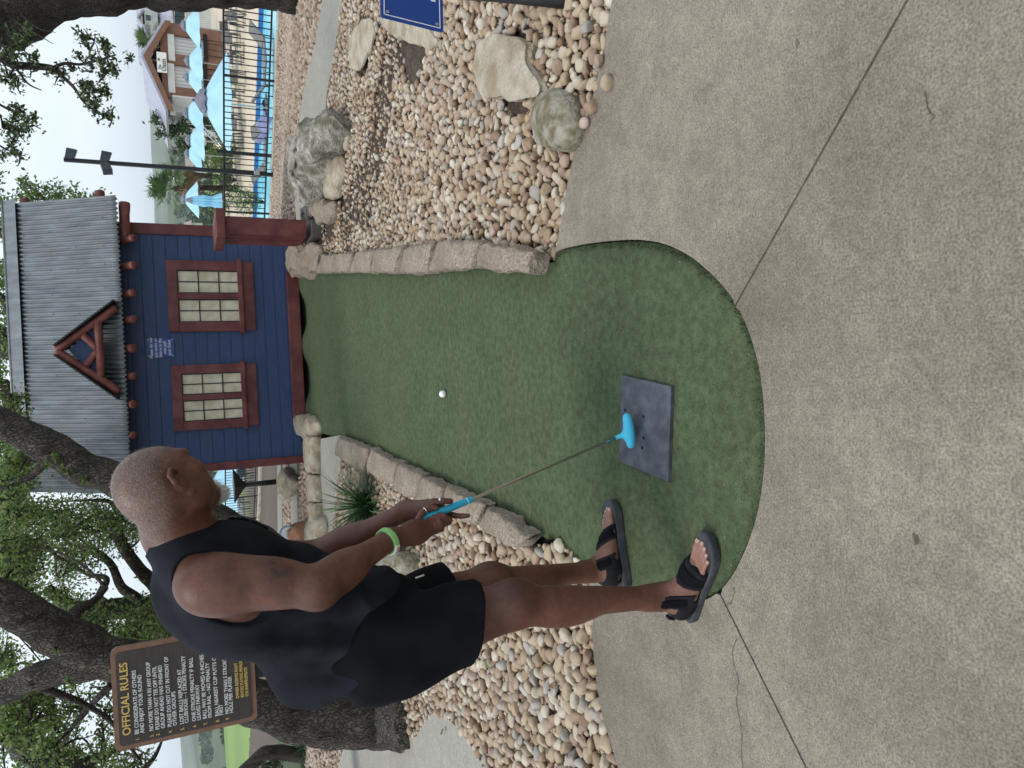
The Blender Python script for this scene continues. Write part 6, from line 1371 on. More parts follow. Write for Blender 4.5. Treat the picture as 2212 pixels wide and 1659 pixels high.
# ---- black fence
m_fence = M('black_fence', (.012, .014, .018), (.018, .020, .024), scale=9, rough=.45)
def fpt(x_): return np.array([x_, 25.85 - .93 * x_, 0])
FD = vn(fpt(1) - fpt(0)); FH = 1.2
def fence_section(x0, x1, label, post_cap=False, h=FH):
    a, c = fpt(x0), fpt(x1); z0 = -.85; L = np.linalg.norm(c - a); t_ = thing('fence', label, 'fence', (*a[:2], z0), group='black metal fence sections round the pool')
    up = np.array([0, 0, 1.]); a = a + up * z0; c = c + up * z0
    b_ = MB(); b_.bar(a + up * h, c + up * h, .045, .045); b_.build('top_rail', m_fence, t_); b_ = MB(); b_.bar(a + up * .14, c + up * .14, .04, .04); b_.build('bottom_rail', m_fence, t_)
    n_ = max(int(L / .145), 2)
    for i in range(1, n_):
        q = a + (c - a) * i / n_; b_ = MB(); b_.bar(q + up * .14, q + up * h, .02, .02); b_.build('picket', m_fence, t_)
    b_ = MB(); b_.bar(a, a + up * (h + (.18 if post_cap else .02)), .075 if post_cap else .05); b_.build('post', m_fence, t_); return t_
def fx_at(y): 
    z = -.85
    lo, hi = -12., 16.
    for _ in range(50):
        m_ = (lo + hi) / 2; P = fpt(m_) + np.array([0, 0, z]); yy = proj(P)[1]
        if yy > y: lo = m_
        else: hi = m_
    return lo
ys = [-60, 22, 176, 337, 462]; 
labs = ['black picket fence section nearest the right edge oak trunk', 'black picket fence section below the bar and its counter', 'black picket fence section in front of the big umbrella', 'black picket fence section between the lamp post and the shrub']
for i in range(4): fence_section(fx_at(ys[i + 1]), fx_at(ys[i]), labs[i], i == 2)
fence_section(fx_at(520), fx_at(462), 'short black fence section running in behind the red post')
yl = [985, 1070, 1118, 1148, 1178]
for i, lb in enumerate(['fence section left of the house behind the path light', 'second fence section left of the blue house', 'third fence section left of the blue house', 'fence section just in front of the man\'s chest']): fence_section(fx_at(yl[i + 1]), fx_at(yl[i]), 'black picket ' + lb, i > 0)
for i, (y0_, y1_) in enumerate([(1585, 1640), (1640, 1700)]): fence_section(fx_at(y1_), fx_at(y0_), ['black picket fence section left of the big oak trunk', 'black picket fence section at the left edge of the picture'][i])
# stone kerb under the fence
for (x0, x1, lb) in ((fx_at(520), fx_at(-80), 'rough pale stone kerb along the foot of the pool fence'), (fx_at(1180), fx_at(985), 'rough stone kerb under the fence left of the house')):
    b_ = MB(); xs = np.linspace(x0, x1, int(abs(x1 - x0) / .45))
    for xa, xb in zip(xs[:-1], xs[1:]): b_.bar(fpt(xa + .004) + [0, 0, -.93 + RNG.uniform(-.02, .02)], fpt(xb - .004) + [0, 0, -.93 + RNG.uniform(-.02, .02)], .24 + RNG.uniform(-.04, .04), .2, bev=.03)
    tag(b_.build('stone_kerb', m_kerb, smooth=False), lb, 'kerb')
# ---- lamp post
lx = fx_at(372); lb_ = fpt(lx) - FD * 0 - np.array([FN[0], FN[1], 0]) * .15 + [0, 0, -.87]
lp = thing('lamp_post', 'tall square black lamp post with three box lamp heads at the fence', 'lamp post', lb_); ltop = yp(138, 347, lb_[1])
lh = ltop[2] - lb_[2]
b_ = MB(); b_.bar(lb_, lb_ + [0, 0, lh], .088); b_.build('pole', m_black, lp)
m_lh = M('lamp_head_grey', (.035, .038, .045), (.06, .065, .07), scale=8, rough=.4); m_lens = M('lamp_lens', (.30, .33, .36), rough=.3)
def lhead(c, d):
    c = np.array(c); d = vn(d); b_ = MB(); q = np.array([-d[1], d[0], 0])
    V = [c + (d * a + q * w + np.array([0, 0, z])) * .8 for a, w, z in [(-.02, -.12, .10), (-.02, .12, .10), (.30, .13, .02), (.30, -.13, .02), (-.02, -.12, -.14), (-.02, .12, -.14), (.26, .13, -.24), (.26, -.13, -.24)]]
    b_.add(V, [(0, 1, 2, 3), (4, 7, 6, 5), (0, 4, 5, 1), (1, 5, 6, 2), (2, 6, 7, 3), (3, 7, 4, 0)]); h_ = b_.build('lamp_head', m_lh, lp)
    b_ = MB(); b_.add([c + (d * a + q * w + np.array([0, 0, z])) * .8 for a, w, z in [(.02, -.10, -.165), (.02, .10, -.165), (.23, .11, -.243), (.23, -.11, -.243)]], [(0, 1, 2, 3)]); b_.build('lens', m_lens, h_)
lhead(lb_ + [.05, 0, lh - .10], [1, -.25, 0]); zz_ = yp(222, 355, lb_[1])[2] - lb_[2]; lhead(lb_ + [.05, 0, zz_ - .02], [.95, -.3, 0]); lhead(lb_ + [-.05, 0, zz_ - .02], [-.9, -.4, 0])
b_ = MB(); b_.box(lb_ + [0, -.08, .42], (.09, .06, .14), bev=.01); b_.build('socket_box', m_lampg, lp)
# ---- umbrellas
m_umb = M('umbrella_canvas', (.33, .57, .70), (.42, .66, .78), scale=2, rough=.8); m_vent = M('umbrella_vent', (.15, .15, .19), (.22, .21, .26), scale=6, rough=.8); m_alu = M('pale_metal', (.55, .56, .57), rough=.4, metal=.6)
def umbrella(label, x, y, Y, rpx, hr=.42, rot=0.2):
    top = yp(x, y, Y); R = rpx / FPX * (Y * .908 - (top[2] - HC) * .419); H = R * hr; zb_ = ZP
    t_ = thing('umbrella', label, 'umbrella', (top[0], top[1], zb_), group='light blue pool umbrellas'); b = np.array(top) - [0, 0, .06 * R]
    b_ = MB(); b_.tube([(top[0], top[1], zb_), (top[0], top[1], top[2] + .05)], .025, 8); b_.build('pole', m_alu, t_)
    V = []; F_ = []; k = 8
    for s_, z in [(.06, 0), (.5, -.44 * H), (1.0, -H)]:
        for j in range(2 * k):
            a = rot + math.pi * j / k; rr = R * s_ * (1 if j % 2 == 0 else .955); V.append(b + [rr * math.cos(a), rr * math.sin(a), z - (.03 * R * s_ if j % 2 else 0)])
    for i in range(2):
        for j in range(2 * k): F_.append((i * 16 + j, i * 16 + (j + 1) % 16, (i + 1) * 16 + (j + 1) % 16, (i + 1) * 16 + j))
    b_ = MB(); b_.add(V, F_); o = b_.build('canopy', m_umb, t_); md = o.modifiers.new('s', 'SOLIDIFY'); md.thickness = .012
    V = []; F_ = []
    for s_, z in [(.02, .13 * R), (.22, .03 * R), (.27, -.05 * R)]:
        for j in range(16): a = rot + math.pi * j / 8; V.append(b + [R * s_ * math.cos(a), R * s_ * math.sin(a), z - (.03 * R if (j % 2 and s_ > .2) else 0)])
    for i in range(2):
        for j in range(16): F_.append((i * 16 + j, i * 16 + (j + 1) % 16, (i + 1) * 16 + (j + 1) % 16, (i + 1) * 16 + j))
    b_ = MB(); b_.add(V, F_); o = b_.build('vent', m_vent, t_); md = o.modifiers.new('s', 'SOLIDIFY'); md.thickness = .012
    b_ = MB(); b_.lathe(b + [0, 0, .13 * R], [(.03 * R, 0), (.035 * R, .03 * R), (.01 * R, .06 * R)], 8); b_.build('finial', m_vent, t_); return t_
for lb, x, y, Y, r in [('light blue umbrella nearest the right edge oak, before the grey house', 392, 54, 41, 38), ('open blue umbrella before the right half of the bar', 400, 131, 42, 36), ('open blue umbrella before the middle of the bar', 399, 167, 43, 35), ('open blue umbrella at the left end of the bar', 397, 243, 42, 40), ('open blue umbrella in front of the cedar', 402, 302, 41, 38), ('open blue umbrella behind the lamp post, last of the row', 400, 332, 43, 34), ('big open blue umbrella standing in the shallow pool ledge', 428, 217, 27, 104), ('open blue umbrella behind the palm tree', 392, 430, 44, 36), ('blue umbrella seen under the man\'s chin', 447, 1052, 46, 62)]:
    umbrella(lb, x, y, Y, r * (1.14 if r < 90 else 1), .72 if r < 90 else .5)
cu_t = yp(400, 432, 37); t_ = thing('umbrella', 'closed light blue umbrella tied up beside the red post', 'umbrella', (cu_t[0], cu_t[1], ZP), group='light blue pool umbrellas')
b_ = MB(); b_.tube([(cu_t[0], cu_t[1], ZP), (cu_t[0], cu_t[1], cu_t[2])], .025, 8); b_.build('pole', m_alu, t_)
V = []; F_ = []
for r_, z in [(.05, 0), (.16, -.35), (.24, -.8), (.20, -1.15), (.30, -1.45), (.36, -1.62)]:
    for j in range(24): a = 2 * math.pi * j / 24; rr = r_ * (1 + .22 * (-1) ** j); V.append(cu_t + [rr * math.cos(a), rr * math.sin(a), z])
for i in range(5):
    for j in range(24): F_.append((i * 24 + j, i * 24 + (j + 1) % 24, (i + 1) * 24 + (j + 1) % 24, (i + 1) * 24 + j))
b_ = MB(); b_.add(V, F_); b_.build('canopy', m_umb, t_); b_ = MB(); b_.lathe(cu_t - [0, 0, .3], [(.17, 0), (.10, .2), (.03, .33)], 12); b_.build('vent', m_vent, t_)
# ---- pool furniture
m_fr = M('chair_frame', (.09, .085, .08), rough=.5, metal=.3); m_sl = M('chair_sling', (.15, .142, .13), (.21, .20, .185), scale=9, rough=.8); m_tt = M('table_top', (.40, .41, .42), rough=.4); m_towel = M('lilac_towel', (.19, .20, .36), (.28, .29, .46), scale=3, rough=.95, bump=.4, bscale=6)
def mk_chair(label):
    t_ = thing('pool_chair', label, 'chair', (0, 0, 0), group='grey pool chairs on the deck')
    b_ = MB(); b_.prism([(-.24, -.23, .43), (.24, -.23, .43), (.24, .22, .40), (-.24, .22, .40)], (0, 0, .025)); b_.build('seat', m_sl, t_)
    b_ = MB(); b_.prism([(-.23, .22, .42), (.23, .22, .42), (.22, .36, .92), (-.22, .36, .92)], (0, .02, 0)); b_.build('backrest', m_sl, t_)
    for s_ in (-1, 1):
        b_ = MB(); b_.tube([(s_ * .27, -.27, 0), (s_ * .27, -.23, .44), (s_ * .28, -.2, .63), (s_ * .28, .22, .65), (s_ * .26, .29, .68)], .026, 6); b_.build('armrest', m_fr, t_)
        b_ = MB(); b_.tube([(s_ * .26, .34, 0), (s_ * .26, .22, .42), (s_ * .24, .37, .94)], .026, 6); b_.build('leg', m_fr, t_)
    return t_
chs = [(531, 30, 'near the right edge oak', .2), (512, 62, 'facing the bar counter on the right', 2.6), (520, 88, 'under the first umbrella', -.6), (528, 108, 'at the round table right', .9), (522, 140, 'left of the round table', -1.2), (531, 172, 'behind the fence post', 2.9), (528, 198, 'right of the big umbrella pole', .4), (522, 250, 'left of the big umbrella pole', 1.9), (530, 272, 'in front of the metal stair', -.4), (522, 300, 'beside the thick fence post', 1.3), (524, 322, 'just right of the fence post', -2.0), (516, 352, 'behind the lamp post', .6), (506, 392, 'under the palm, right', 2.2), (501, 424, 'under the palm, left', -.9)]
c0_ = mk_chair('x')
for i, (x, y, lb, rz) in enumerate(chs):
    o = c0_ if i == 0 else copy_tree(c0_); P = gp(x, y, ZP); o.location = tuple(P); o.rotation_euler = (0, 0, rz); o['label'] = 'grey sling pool chair ' + lb
def mk_table(lb, x, y):
    P = gp(x, y, ZP); t_ = thing('pool_table', lb, 'table', P, group='round pool tables')
    b_ = MB(); b_.lathe(P + [0, 0, .70], [(.45, 0), (.47, .015), (.45, .03)], 20); b_.build('tabletop', m_tt, t_)
    for a in range(4):
        b_ = MB(); b_.tube([P + [.34 * math.cos(a * 1.57 + .4), .34 * math.sin(a * 1.57 + .4), 0], P + [.25 * math.cos(a * 1.57 + .4), .25 * math.sin(a * 1.57 + .4), .70]], .02, 6); b_.build('leg', m_fr, t_)
mk_table('grey round table by the right edge chairs', 527, 48); mk_table('grey round table between chairs before the bar', 527, 124); mk_table('pale round table in front of the thick fence post', 527, 312)
def lounger(lb, x, y, rz, mt, Yz=-2.2):
    P = gp(x, y, Yz); t_ = thing('sun_lounger', lb, 'sun lounger', P, rz, group='sun loungers on the pool ledge')
    b_ = MB(); b_.prism([(-.9, -.33, .35), (.35, -.33, .33), (.35, .33, .33), (-.9, .33, .35)], (0, 0, .05)); b_.build('seat', m_sl, t_, local=True)
    b_ = MB(); b_.prism([(.35, -.33, .35), (1.0, -.33, .80), (1.0, .33, .80), (.35, .33, .35)], (-.02, 0, .05)); b_.build('backrest', m_sl, t_, local=True)
    for sx in (-.8, .3):
        for sy in (-.3, .3): b_ = MB(); b_.tube([(sx, sy, 0), (sx, sy, .35)], .02, 6); b_.build('leg', m_fr, t_, local=True)
    return t_
lounger('grey lounger on the pool ledge right of the umbrella pole', 592, 110, .3, 0); lounger('grey lounger behind the fence post on the pool ledge', 592, 168, 2.7, 0); lg = lounger('grey lounger under the big umbrella with a towel on it', 594, 255, 2.0, 0); lounger('dark lounger on the pool ledge by the lamp post', 592, 345, 2.4, 0)
P = np.array(lg.location); V = []; nX, nY = 14, 14
for i in range(nX):
    for j in range(nY): u, w = i / 13, j / 13; V.append([-.5 + 1.5 * u, -.5 + 1.0 * w, (.46 + .40 * max(0, u - .5) * 1.4 - 1.6 * max(0, abs(w - .5) - .36) ) + .04 * math.sin(9 * u + 5 * w) + .03 * math.sin(23 * w)])
o = link('towel', mesh_np('towel', V, F4=[(i * nY + j, (i + 1) * nY + j, (i + 1) * nY + j + 1, i * nY + j + 1) for i in range(nX - 1) for j in range(nY - 1)], smooth=True), m_towel); o.location = tuple(P); o.rotation_euler = (0, 0, 2.0); tag(o, 'lilac towel thrown over the lounger under the big umbrella', 'towel')
# ---- bar
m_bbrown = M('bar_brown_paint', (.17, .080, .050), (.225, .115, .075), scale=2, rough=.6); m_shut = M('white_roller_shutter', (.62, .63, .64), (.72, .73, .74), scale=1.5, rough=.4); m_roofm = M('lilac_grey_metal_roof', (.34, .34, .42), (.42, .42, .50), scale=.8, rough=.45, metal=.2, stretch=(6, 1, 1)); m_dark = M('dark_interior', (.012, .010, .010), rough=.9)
YB = 50.0
apx, er, el_ = yp(310, 126, YB), yp(357, 50, YB), yp(363, 243, YB)
bar = thing('pool_bar', 'brown gabled pool bar with white roller shutters and metal roof', 'bar', (apx[0], YB, ZP))
def boxpx(x0, y0, x1, y1, Y, d, bev=0.0):
    a, c = yp(x0, y1, Y), yp(x1, y0, Y); b_ = MB(); b_.box(((a[0] + c[0]) / 2, Y + d / 2, (a[2] + c[2]) / 2), (abs(c[0] - a[0]), d, abs(a[2] - c[2])), bev=bev); return b_
D_ = 7.0
b_ = MB()
for P, Q_ in ((apx, er), (apx, el_)):
    o1 = vn(np.array([-(Q_ - P)[2], 0, (Q_ - P)[0]])); o1 *= np.sign(o1[2]); b_.prism([P + [0, -.4, 0], Q_ + [0, -.4, 0], Q_ + [0, D_, 0], P + [0, D_, 0]], o1 * .14)
b_.build('roof', m_roofm, bar)
b_ = MB()
for P, Q_ in ((apx, er), (apx, el_)): b_.prism([P - [0, .42, .02], Q_ - [0, .42, .02], Q_ - [0, .42, .34], P - [0, .42, .38]], (0, .06, 0))
b_.build('fascia', m_bbrown, bar)
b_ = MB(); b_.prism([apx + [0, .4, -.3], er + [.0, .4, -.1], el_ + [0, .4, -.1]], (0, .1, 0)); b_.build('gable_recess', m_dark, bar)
boxpx(352, 66, 364, 206, YB, .25).build('beam', m_bbrown, bar)
for y0_, y1_ in ((66, 73), (130, 137), (199, 206)): boxpx(360, y0_, 482, y1_, YB + .02, .22).build('column', m_bbrown, bar)
for y0_, y1_ in ((74, 130), (137, 199)):
    s_ = boxpx(376, y0_, 440, y1_, YB + .25, .06).build('shutter', m_shut, bar); boxpx(364, y0_, 376, y1_, YB - .06, .3, .06).build('shutter_box', m_shut, bar)
    b_ = MB(); a_, c_ = yp(376, y1_, YB + .25), yp(440, y0_, YB + .25)
    for x_ in np.arange(a_[0] + .12, c_[0] - .05, .22): b_.box((x_, YB + .24, (a_[2] + c_[2]) / 2), (.09, .05, a_[2] - c_[2]))
    b_.build('ribs', M('shutter_rib', (.50, .51, .53), rough=.4), s_)
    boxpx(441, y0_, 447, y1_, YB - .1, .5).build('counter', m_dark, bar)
    w_ = boxpx(447, y0_, 482, y1_, YB + .1, .1).build('wainscot', m_bbrown, bar)
    b_ = MB(); a_, c_ = yp(449, y1_, YB + .09), yp(482, y0_, YB + .09)
    for x_ in np.arange(a_[0] + .3, c_[0] - .1, .4): b_.box((x_, YB + .095, (a_[2] + c_[2]) / 2), (.03, .02, a_[2] - c_[2]))
    b_.build('grooves', m_dark, w_)
b_ = MB(); sL = yp(372, 206, YB); b_.box((sL[0] - .02, YB + D_ / 2, ZP + (sL[2] - ZP) / 2), (.1, D_, sL[2] - ZP)); b_.build('side_wall', m_shut, bar)
sh_ = boxpx(366, 212, 378, 243, YB + 1.2, .5, .06).build('shutter_box', m_shut, bar); boxpx(378, 210, 425, 240, YB + 1.6, .1).build('shutter', m_shut, bar)
for y_ in (88, 188): boxpx(336, y_ - 8, 342, y_ + 8, YB + .1, .1).build('gable_light', m_white, bar)
b_ = MB(); b_.bar(apx + [0, .1, -.4], [apx[0], YB + .1, yp(352, 130, YB)[2]], .12); b_.bar(yp(345, 100, YB + .1), yp(330, 112, YB + .1), .1); b_.build('king_post', m_bbrown, bar)
osg = thing('oasis_sign', 'white The Oasis name board with green leaf hanging in the bar gable', 'sign', yp(359, 134, YB - .5))
boxpx(340, 114, 359, 155, YB - .5, .04).build('board', m_white, osg)
m_ink = M('dark_lettering', (.02, .02, .025), rough=.6); m_lfg = M('leaf_green_paint', (.03, .14, .05), rough=.6)
a_, c_ = yp(340, 155, YB - .51), yp(359, 114, YB - .51); w_, h_ = c_[0] - a_[0], a_[2] - c_[2]; o_ = np.array(osg.location)
def ot(tx, u, v, size, sx): seg_text('text_line', tx, size, m_ink, osg, Matrix.Translation((a_[0] + w_ * u - o_[0], -.025, c_[2] + h_ * v - o_[2])) @ Rx, 'LEFT', bold=.004, sx=sx)
ot('The', .14, .62, h_ * .36, .9); ot('Oasis', .06, .10, h_ * .68, .95)
b_ = MB()
for k_ in range(6): a = .3 + k_ * .5; p = np.array([a_[0] + w_ * .62, YB - .53, c_[2] + h_ * .72]); q = p + np.array([math.cos(a), 0, math.sin(a)]) * h_ * .22; m_ = (p + q) / 2; r_ = np.array([-math.sin(a), 0, math.cos(a)]) * h_ * .05; b_.add([p, m_ + r_, q, m_ - r_], [(0, 1, 2, 3)])
b_.build('leaf_emblem', m_lfg, osg)
# ---- grey house behind
YH = 66.0; m_hw = M('house_siding', (.50, .50, .47), (.58, .58, .55), scale=2, rough=.7); m_glass = M('window_glass', (.05, .07, .09), rough=.1)
hs_ = thing('clubhouse', 'large pale house with lilac grey metal roof and dormer behind the bar', 'house', (*yp(480, 60, YH)[:2], ZP))
r1, r2 = yp(294, -60, YH + 6), yp(303, 138, YH + 6); e1, e2 = yp(368, -60, YH - .6), yp(380, 152, YH - .6)
b_ = MB(); b_.prism([e1, e2, r2, r1], (0, .05, .12)); b_.prism([r1, r2, r2 + [0, 7, -4], r1 + [0, 7, -4]], (0, .05, .12)); b_.build('roof', m_roofm, hs_)
b_ = MB(); d_ = vn(e2 - e1)
for k_ in range(14): p = e1 + (e2 - e1) * k_ / 13; q = r1 + (r2 - r1) * k_ / 13; b_.bar(p + [0, 0, .14], q + [0, 0, .14], .05, .06)
b_.build('roof_seam', m_roofm, hs_)
wa, wb = yp(370, -60, YH), yp(480, 146, YH); b_ = MB(); b_.box(((wa[0] + wb[0]) / 2 , YH + 4, (wa[2] + wb[2]) / 2 - .8), (abs(wa[0] - wb[0]), 8, abs(wa[2] - wb[2]) + 1.6)); b_.build('wall', m_hw, hs_)
for y0_, y1_ in ((14, 34), (38, 58), (60, 70)):
    f_ = boxpx(376, y0_ - 1, 400, y1_ + 1, YH - .08, .06).build('window', m_white, hs_); boxpx(378, y0_, 398, y1_, YH - .1, .04).build('pane', m_glass, f_)
dm = boxpx(309, 24, 340, 52, YH + 1.4, 3.0).build('dormer', m_hw, hs_); f_ = boxpx(313, 31, 327, 45, YH + 1.32, .06).build('window', m_white, hs_); boxpx(314.5, 32.5, 325.5, 43.5, YH + 1.28, .04).build('pane', m_glass, f_)
da, dl, dr = yp(299, 38, YH + 1.1), yp(313, 56, YH + 1.1), yp(311, 20, YH + 1.1); b_ = MB()
for P, Q_ in ((da, dl), (da, dr)): b_.prism([P, Q_, Q_ + [0, 5, 0], P + [0, 5, 0]], (0, 0, .15))
b_.build('dormer_roof', m_roofm, hs_); b_ = MB(); b_.prism([da + [0, .3, -.02], dl + [.1, .3, 0], dr + [-.1, .3, 0]], (0, .1, 0)); b_.build('dormer_gable', m_hw, hs_)
# verandah rails
vr = thing('railing', 'pale verandah railing below the grey house', 'railing', (*yp(470, 40, 60)[:2], ZP)); b_ = MB()
for x_ in (428, 472): b_.bar(yp(x_, -20, 60), yp(x_ + 5, 90, 60), .10)
b_.build('rail', m_shut, vr); b_ = MB()
for y_ in np.arange(-18, 90, 4.2): b_.bar(yp(429, y_, 60), yp(473, y_, 60), .045)
o = b_.build('baluster', m_shut, vr)
# ---- metal stair, info box, globe lamp, slide
sr = thing('stair_railing', 'grey metal stair railing going down beside the big umbrella', 'railing', gp(500, 300, ZP)); b_ = MB(); 
for dy in (0, 8): b_.tube([yp(432, 255 + dy, 46), yp(434, 268 + dy, 46), yp(470, 305 + dy, 45), yp(486, 330 + dy, 45), yp(490, 344 + dy, 45)], .035, 6)
for k_ in range(6): b_.tube([yp(440 + 9 * k_, 272 + 11 * k_, 46), yp(466 + 6 * k_, 270 + 11 * k_, 46)], .02, 5)
b_.build('rails', m_alu, sr); b_ = MB(); 
for k_ in range(7): c_ = yp(462 + 5 * k_, 262 + 9 * k_, 47); b_.box(c_, (1.2, .5, .12))
b_.build('treads', m_fr, sr)
ib = thing('menu_box', 'cream cabinet with black opening beside the lamp post', 'cabinet', gp(502, 350, ZP)); Yi = ib.location[1]
boxpx(452, 340, 486, 360, Yi, .4, .03).build('cabinet', M('cream_paint', (.55, .46, .34), (.62, .53, .40), scale=3, rough=.6), ib); boxpx(459, 343, 467, 350, Yi - .03, .05).build('opening', m_dark, ib)
gl_ = thing('globe_lamp', 'white globe lamp on a thin pale pole beside the cabinet', 'lamp', gp(503, 305, ZP)); gc = yp(436, 305, gl_.location[1]); b_ = MB(); b_.tube([np.array(gl_.location), gc], .03, 6); b_.build('pole', m_alu, gl_); V, F_ = ico(3); b_ = MB(); b_.add(V * .30 + gc, F_.tolist()); b_.build('globe', m_white, gl_, smooth=True)
sl2 = thing('water_slide', 'blue and white water slide frame behind the palm', 'water slide', gp(480, 378, ZP)); Ys = 62; m_sl_b = M('slide_blue', (.12, .32, .60), (.2, .42, .68), scale=2, rough=.4)
b_ = MB(); b_.prism([yp(392, 372, Ys), yp(405, 372, Ys), yp(412, 408, Ys), yp(398, 408, Ys)], (0, .4, 0)); b_.build('flume', m_sl_b, sl2)
b_ = MB(); c_ = yp(388, 376, Ys - .3); b_.tube([c_ + [.5 * math.cos(a), 0, .5 * math.sin(a)] for a in np.linspace(0, 6.2832, 20)], .11, 8); b_.build('ring', m_white, sl2, smooth=True)
b_ = MB(); [b_.tube([yp(410, y_, Ys), yp(440, y_, Ys)], .06, 6) for y_ in (376, 390, 404)]; b_.build('frame', m_alu, sl2)
yb = thing('barrier', 'yellow rail barrier under the closed umbrella', 'barrier', gp(492, 437, ZP)); b_ = MB(); Yy = yb.location[1]; b_.bar(yp(464, 420, Yy), yp(467, 452, Yy), .06); b_.build('rail', M('yellow_paint', (.70, .52, .06), rough=.5), yb); b_ = MB(); b_.bar(yp(465, 424, Yy), yp(490, 424, Yy), .05); b_.bar(yp(466, 448, Yy), yp(490, 448, Yy), .05); b_.build('legs', m_alu, yb)
# ---- palms
m_palm = RM('palm_frond', [(0, (.04, .09, .025)), (.5, (.09, .16, .05)), (1, (.17, .23, .10))], rough=.5, noise=.25, nscale=2, bump=0, trans=.25); m_dead = RM('dead_frond', [(0, (.20, .12, .06)), (.5, (.30, .19, .10)), (1, (.40, .28, .16))], rough=.8, noise=.3, nscale=2, bump=0)
def palm(label, base, crown, R, n_, dead=30):
    t_ = thing('palm_tree', label, 'palm', base, group='fan palms by the pool'); base = np.array(base); crown = np.array(crown); b_ = MB(); b_.tube([base, (base + crown) / 2 + [.05, 0, 0], crown], [.20, .16, .17], 10); b_.build('trunk', m_bark, t_, smooth=True)
    def fans(nm, k_, el0, el1, mt, L0):
        V = []; F_ = []; q = 0; rn = []
        for _ in range(k_):
            a = RNG.uniform(0, 6.283); el = RNG.uniform(el0, el1); d = np.array([math.cos(a) * math.cos(el), math.sin(a) * math.cos(el), math.sin(el)]); hub = crown + d * R * .45 * RNG.uniform(.7, 1.1); s_ = vn(np.cross(d, [0, 0, 1.]) + 1e-6); u = np.cross(s_, d); r_ = RNG.random()
            V += [crown - s_ * .02, crown + s_ * .02, hub + s_ * .015, hub - s_ * .015]; F_.append((q, q + 1, q + 2, q + 3)); rn += [r_] * 4; q += 4
            for f_ in np.linspace(-1.15, 1.15, 17):
                dd = vn(d * math.cos(f_) + s_ * math.sin(f_) + u * RNG.normal(0, .08)); L = R * .62 * L0 * (1 - .25 * abs(f_)) * RNG.uniform(.85, 1.1); w = vn(np.cross(dd, u)) * R * .022; m_ = hub + dd * L * .55; e_ = hub + dd * L + np.array([0, 0, -.22 * L * RNG.uniform(.4, 1.4)])
                V += [hub, m_ + w, e_, m_ - w]; F_.append((q, q + 1, q + 2, q + 3)); rn += [r_] * 4; q += 4
        link(nm, mesh_np(nm, np.array(V) - base, F4=F_, attrs={'rnd': rn}), mt, t_)
    fans('crown', n_, -.35, 1.35, m_palm, 1.0)
    if dead: fans('dead_fronds', dead, -1.4, -.7, m_dead, .8)
    return t_
P = gp(500, 412, ZP); P[1] = 46; palm('fan palm with brown dead skirt right of the blue house', (yp(480, 405, 46)[0], 46, ZP), yp(376, 408, 46), 1.75, 34, 36)
palm('fan palm with yellow green fronds beside the bar roof', (yp(480, 84, 57)[0], 57, ZP), yp(330, 84, 57), 1.5, 26, 10)
palm('shaggy small palm behind the fan palm', (yp(480, 385, 52)[0], 52, ZP), yp(384, 375, 52), 1.4, 22, 14)
# ---- tree and shrubs by the pool
def cedar(label, x, y, Y, wpx, ztop, n_=2600, ls=.22, leaf=None, grp='trees beyond the pool'):
    top = yp(ztop, y, Y); R = wpx / FPX * Y; base = np.array([top[0], Y, ZP - .6]); t_ = Tree('tree', label, base, grp, leaf=leaf or m_leaf_e, lsize=ls)
    t_.limb([base, (base + top) / 2 + [.1, 0, 0], top - [0, 0, .3]], .16, .04, 8, 4); H = top[2] - base[2]
    for k_ in range(26):
        u = RNG.uniform(.12, 1); rr = R * (1.12 - .72 * u ** 1.5); a = RNG.uniform(0, 6.28); c_ = base + np.array([math.cos(a) * rr * RNG.uniform(.3, .9), math.sin(a) * rr * RNG.uniform(.3, .9), H * u]); t_.link_to(c_, .02); t_.cluster(c_, R * .36, n_ // 26, 5)
    return t_.done()
cedar('dense green cedar left of the pool bar', 400, 268, 54, 46, 328); cedar('small bushy cedar behind the umbrellas', 415, 318, 60, 34, 366, 1600)
for i, (x, y, Y, h_, w_, lb) in enumerate([(470, 318, 44, 1.6, 1.4, 'round green shrub below the stair railing'), (470, 388, 47, 1.7, 2.0, 'green shrub under the shaggy palm'), (486, 372, 50, 1.4, 1.6, 'low green shrub behind the lamp post'), (455, 445, 55, 1.5, 1.6, 'pale shrub behind the closed umbrella')]):
    bs_ = yp(x + 16, y, Y); bs_[2] = ZP; bush('shrub', lb, bs_, h_, w_, 900, m_leaf_e if i % 2 else m_leaf, .16, group='shrubs behind the pool deck')
# ---- things behind the fence on the left
for lb, x, y, rz in [('grey sling pool chair left of the blue house behind the fence', 548, 1015, .5), ('grey sling pool chair beside the path light behind the fence', 546, 1035, 2.2), ('grey sling pool chair in front of the man behind the fence', 540, 1085, -.7)]:
    o = copy_tree(c0_); P = gp(x, y, ZP); o.location = tuple(P); o.rotation_euler = (0, 0, rz); o['label'] = lb
for lb, x, y in [('white covered lounger stack behind the left fence', 530, 1100), ('white covered table behind the path light', 532, 1012)]:
    P = gp(x, y, ZP); b_ = MB(); b_.box((0, 0, .55), (1.9, 1.0, 1.0), bev=.18); o = b_.build('covered_furniture', m_shut, smooth=True); o.location = tuple(P); o.rotation_euler = (0, 0, .4); tag(o, lb, 'covered furniture')
# blue tarp/inflatable
P = gp(528, 1020, ZP); V, F_ = ico(3); b_ = MB(); b_.add(V * [1.0, .5, .5] + [0, 0, .9], F_.tolist()); o = b_.build('inflatable', m_sl_b, smooth=True); o.location = tuple(P); tag(o, 'bright blue inflatable behind the left fence', 'inflatable')
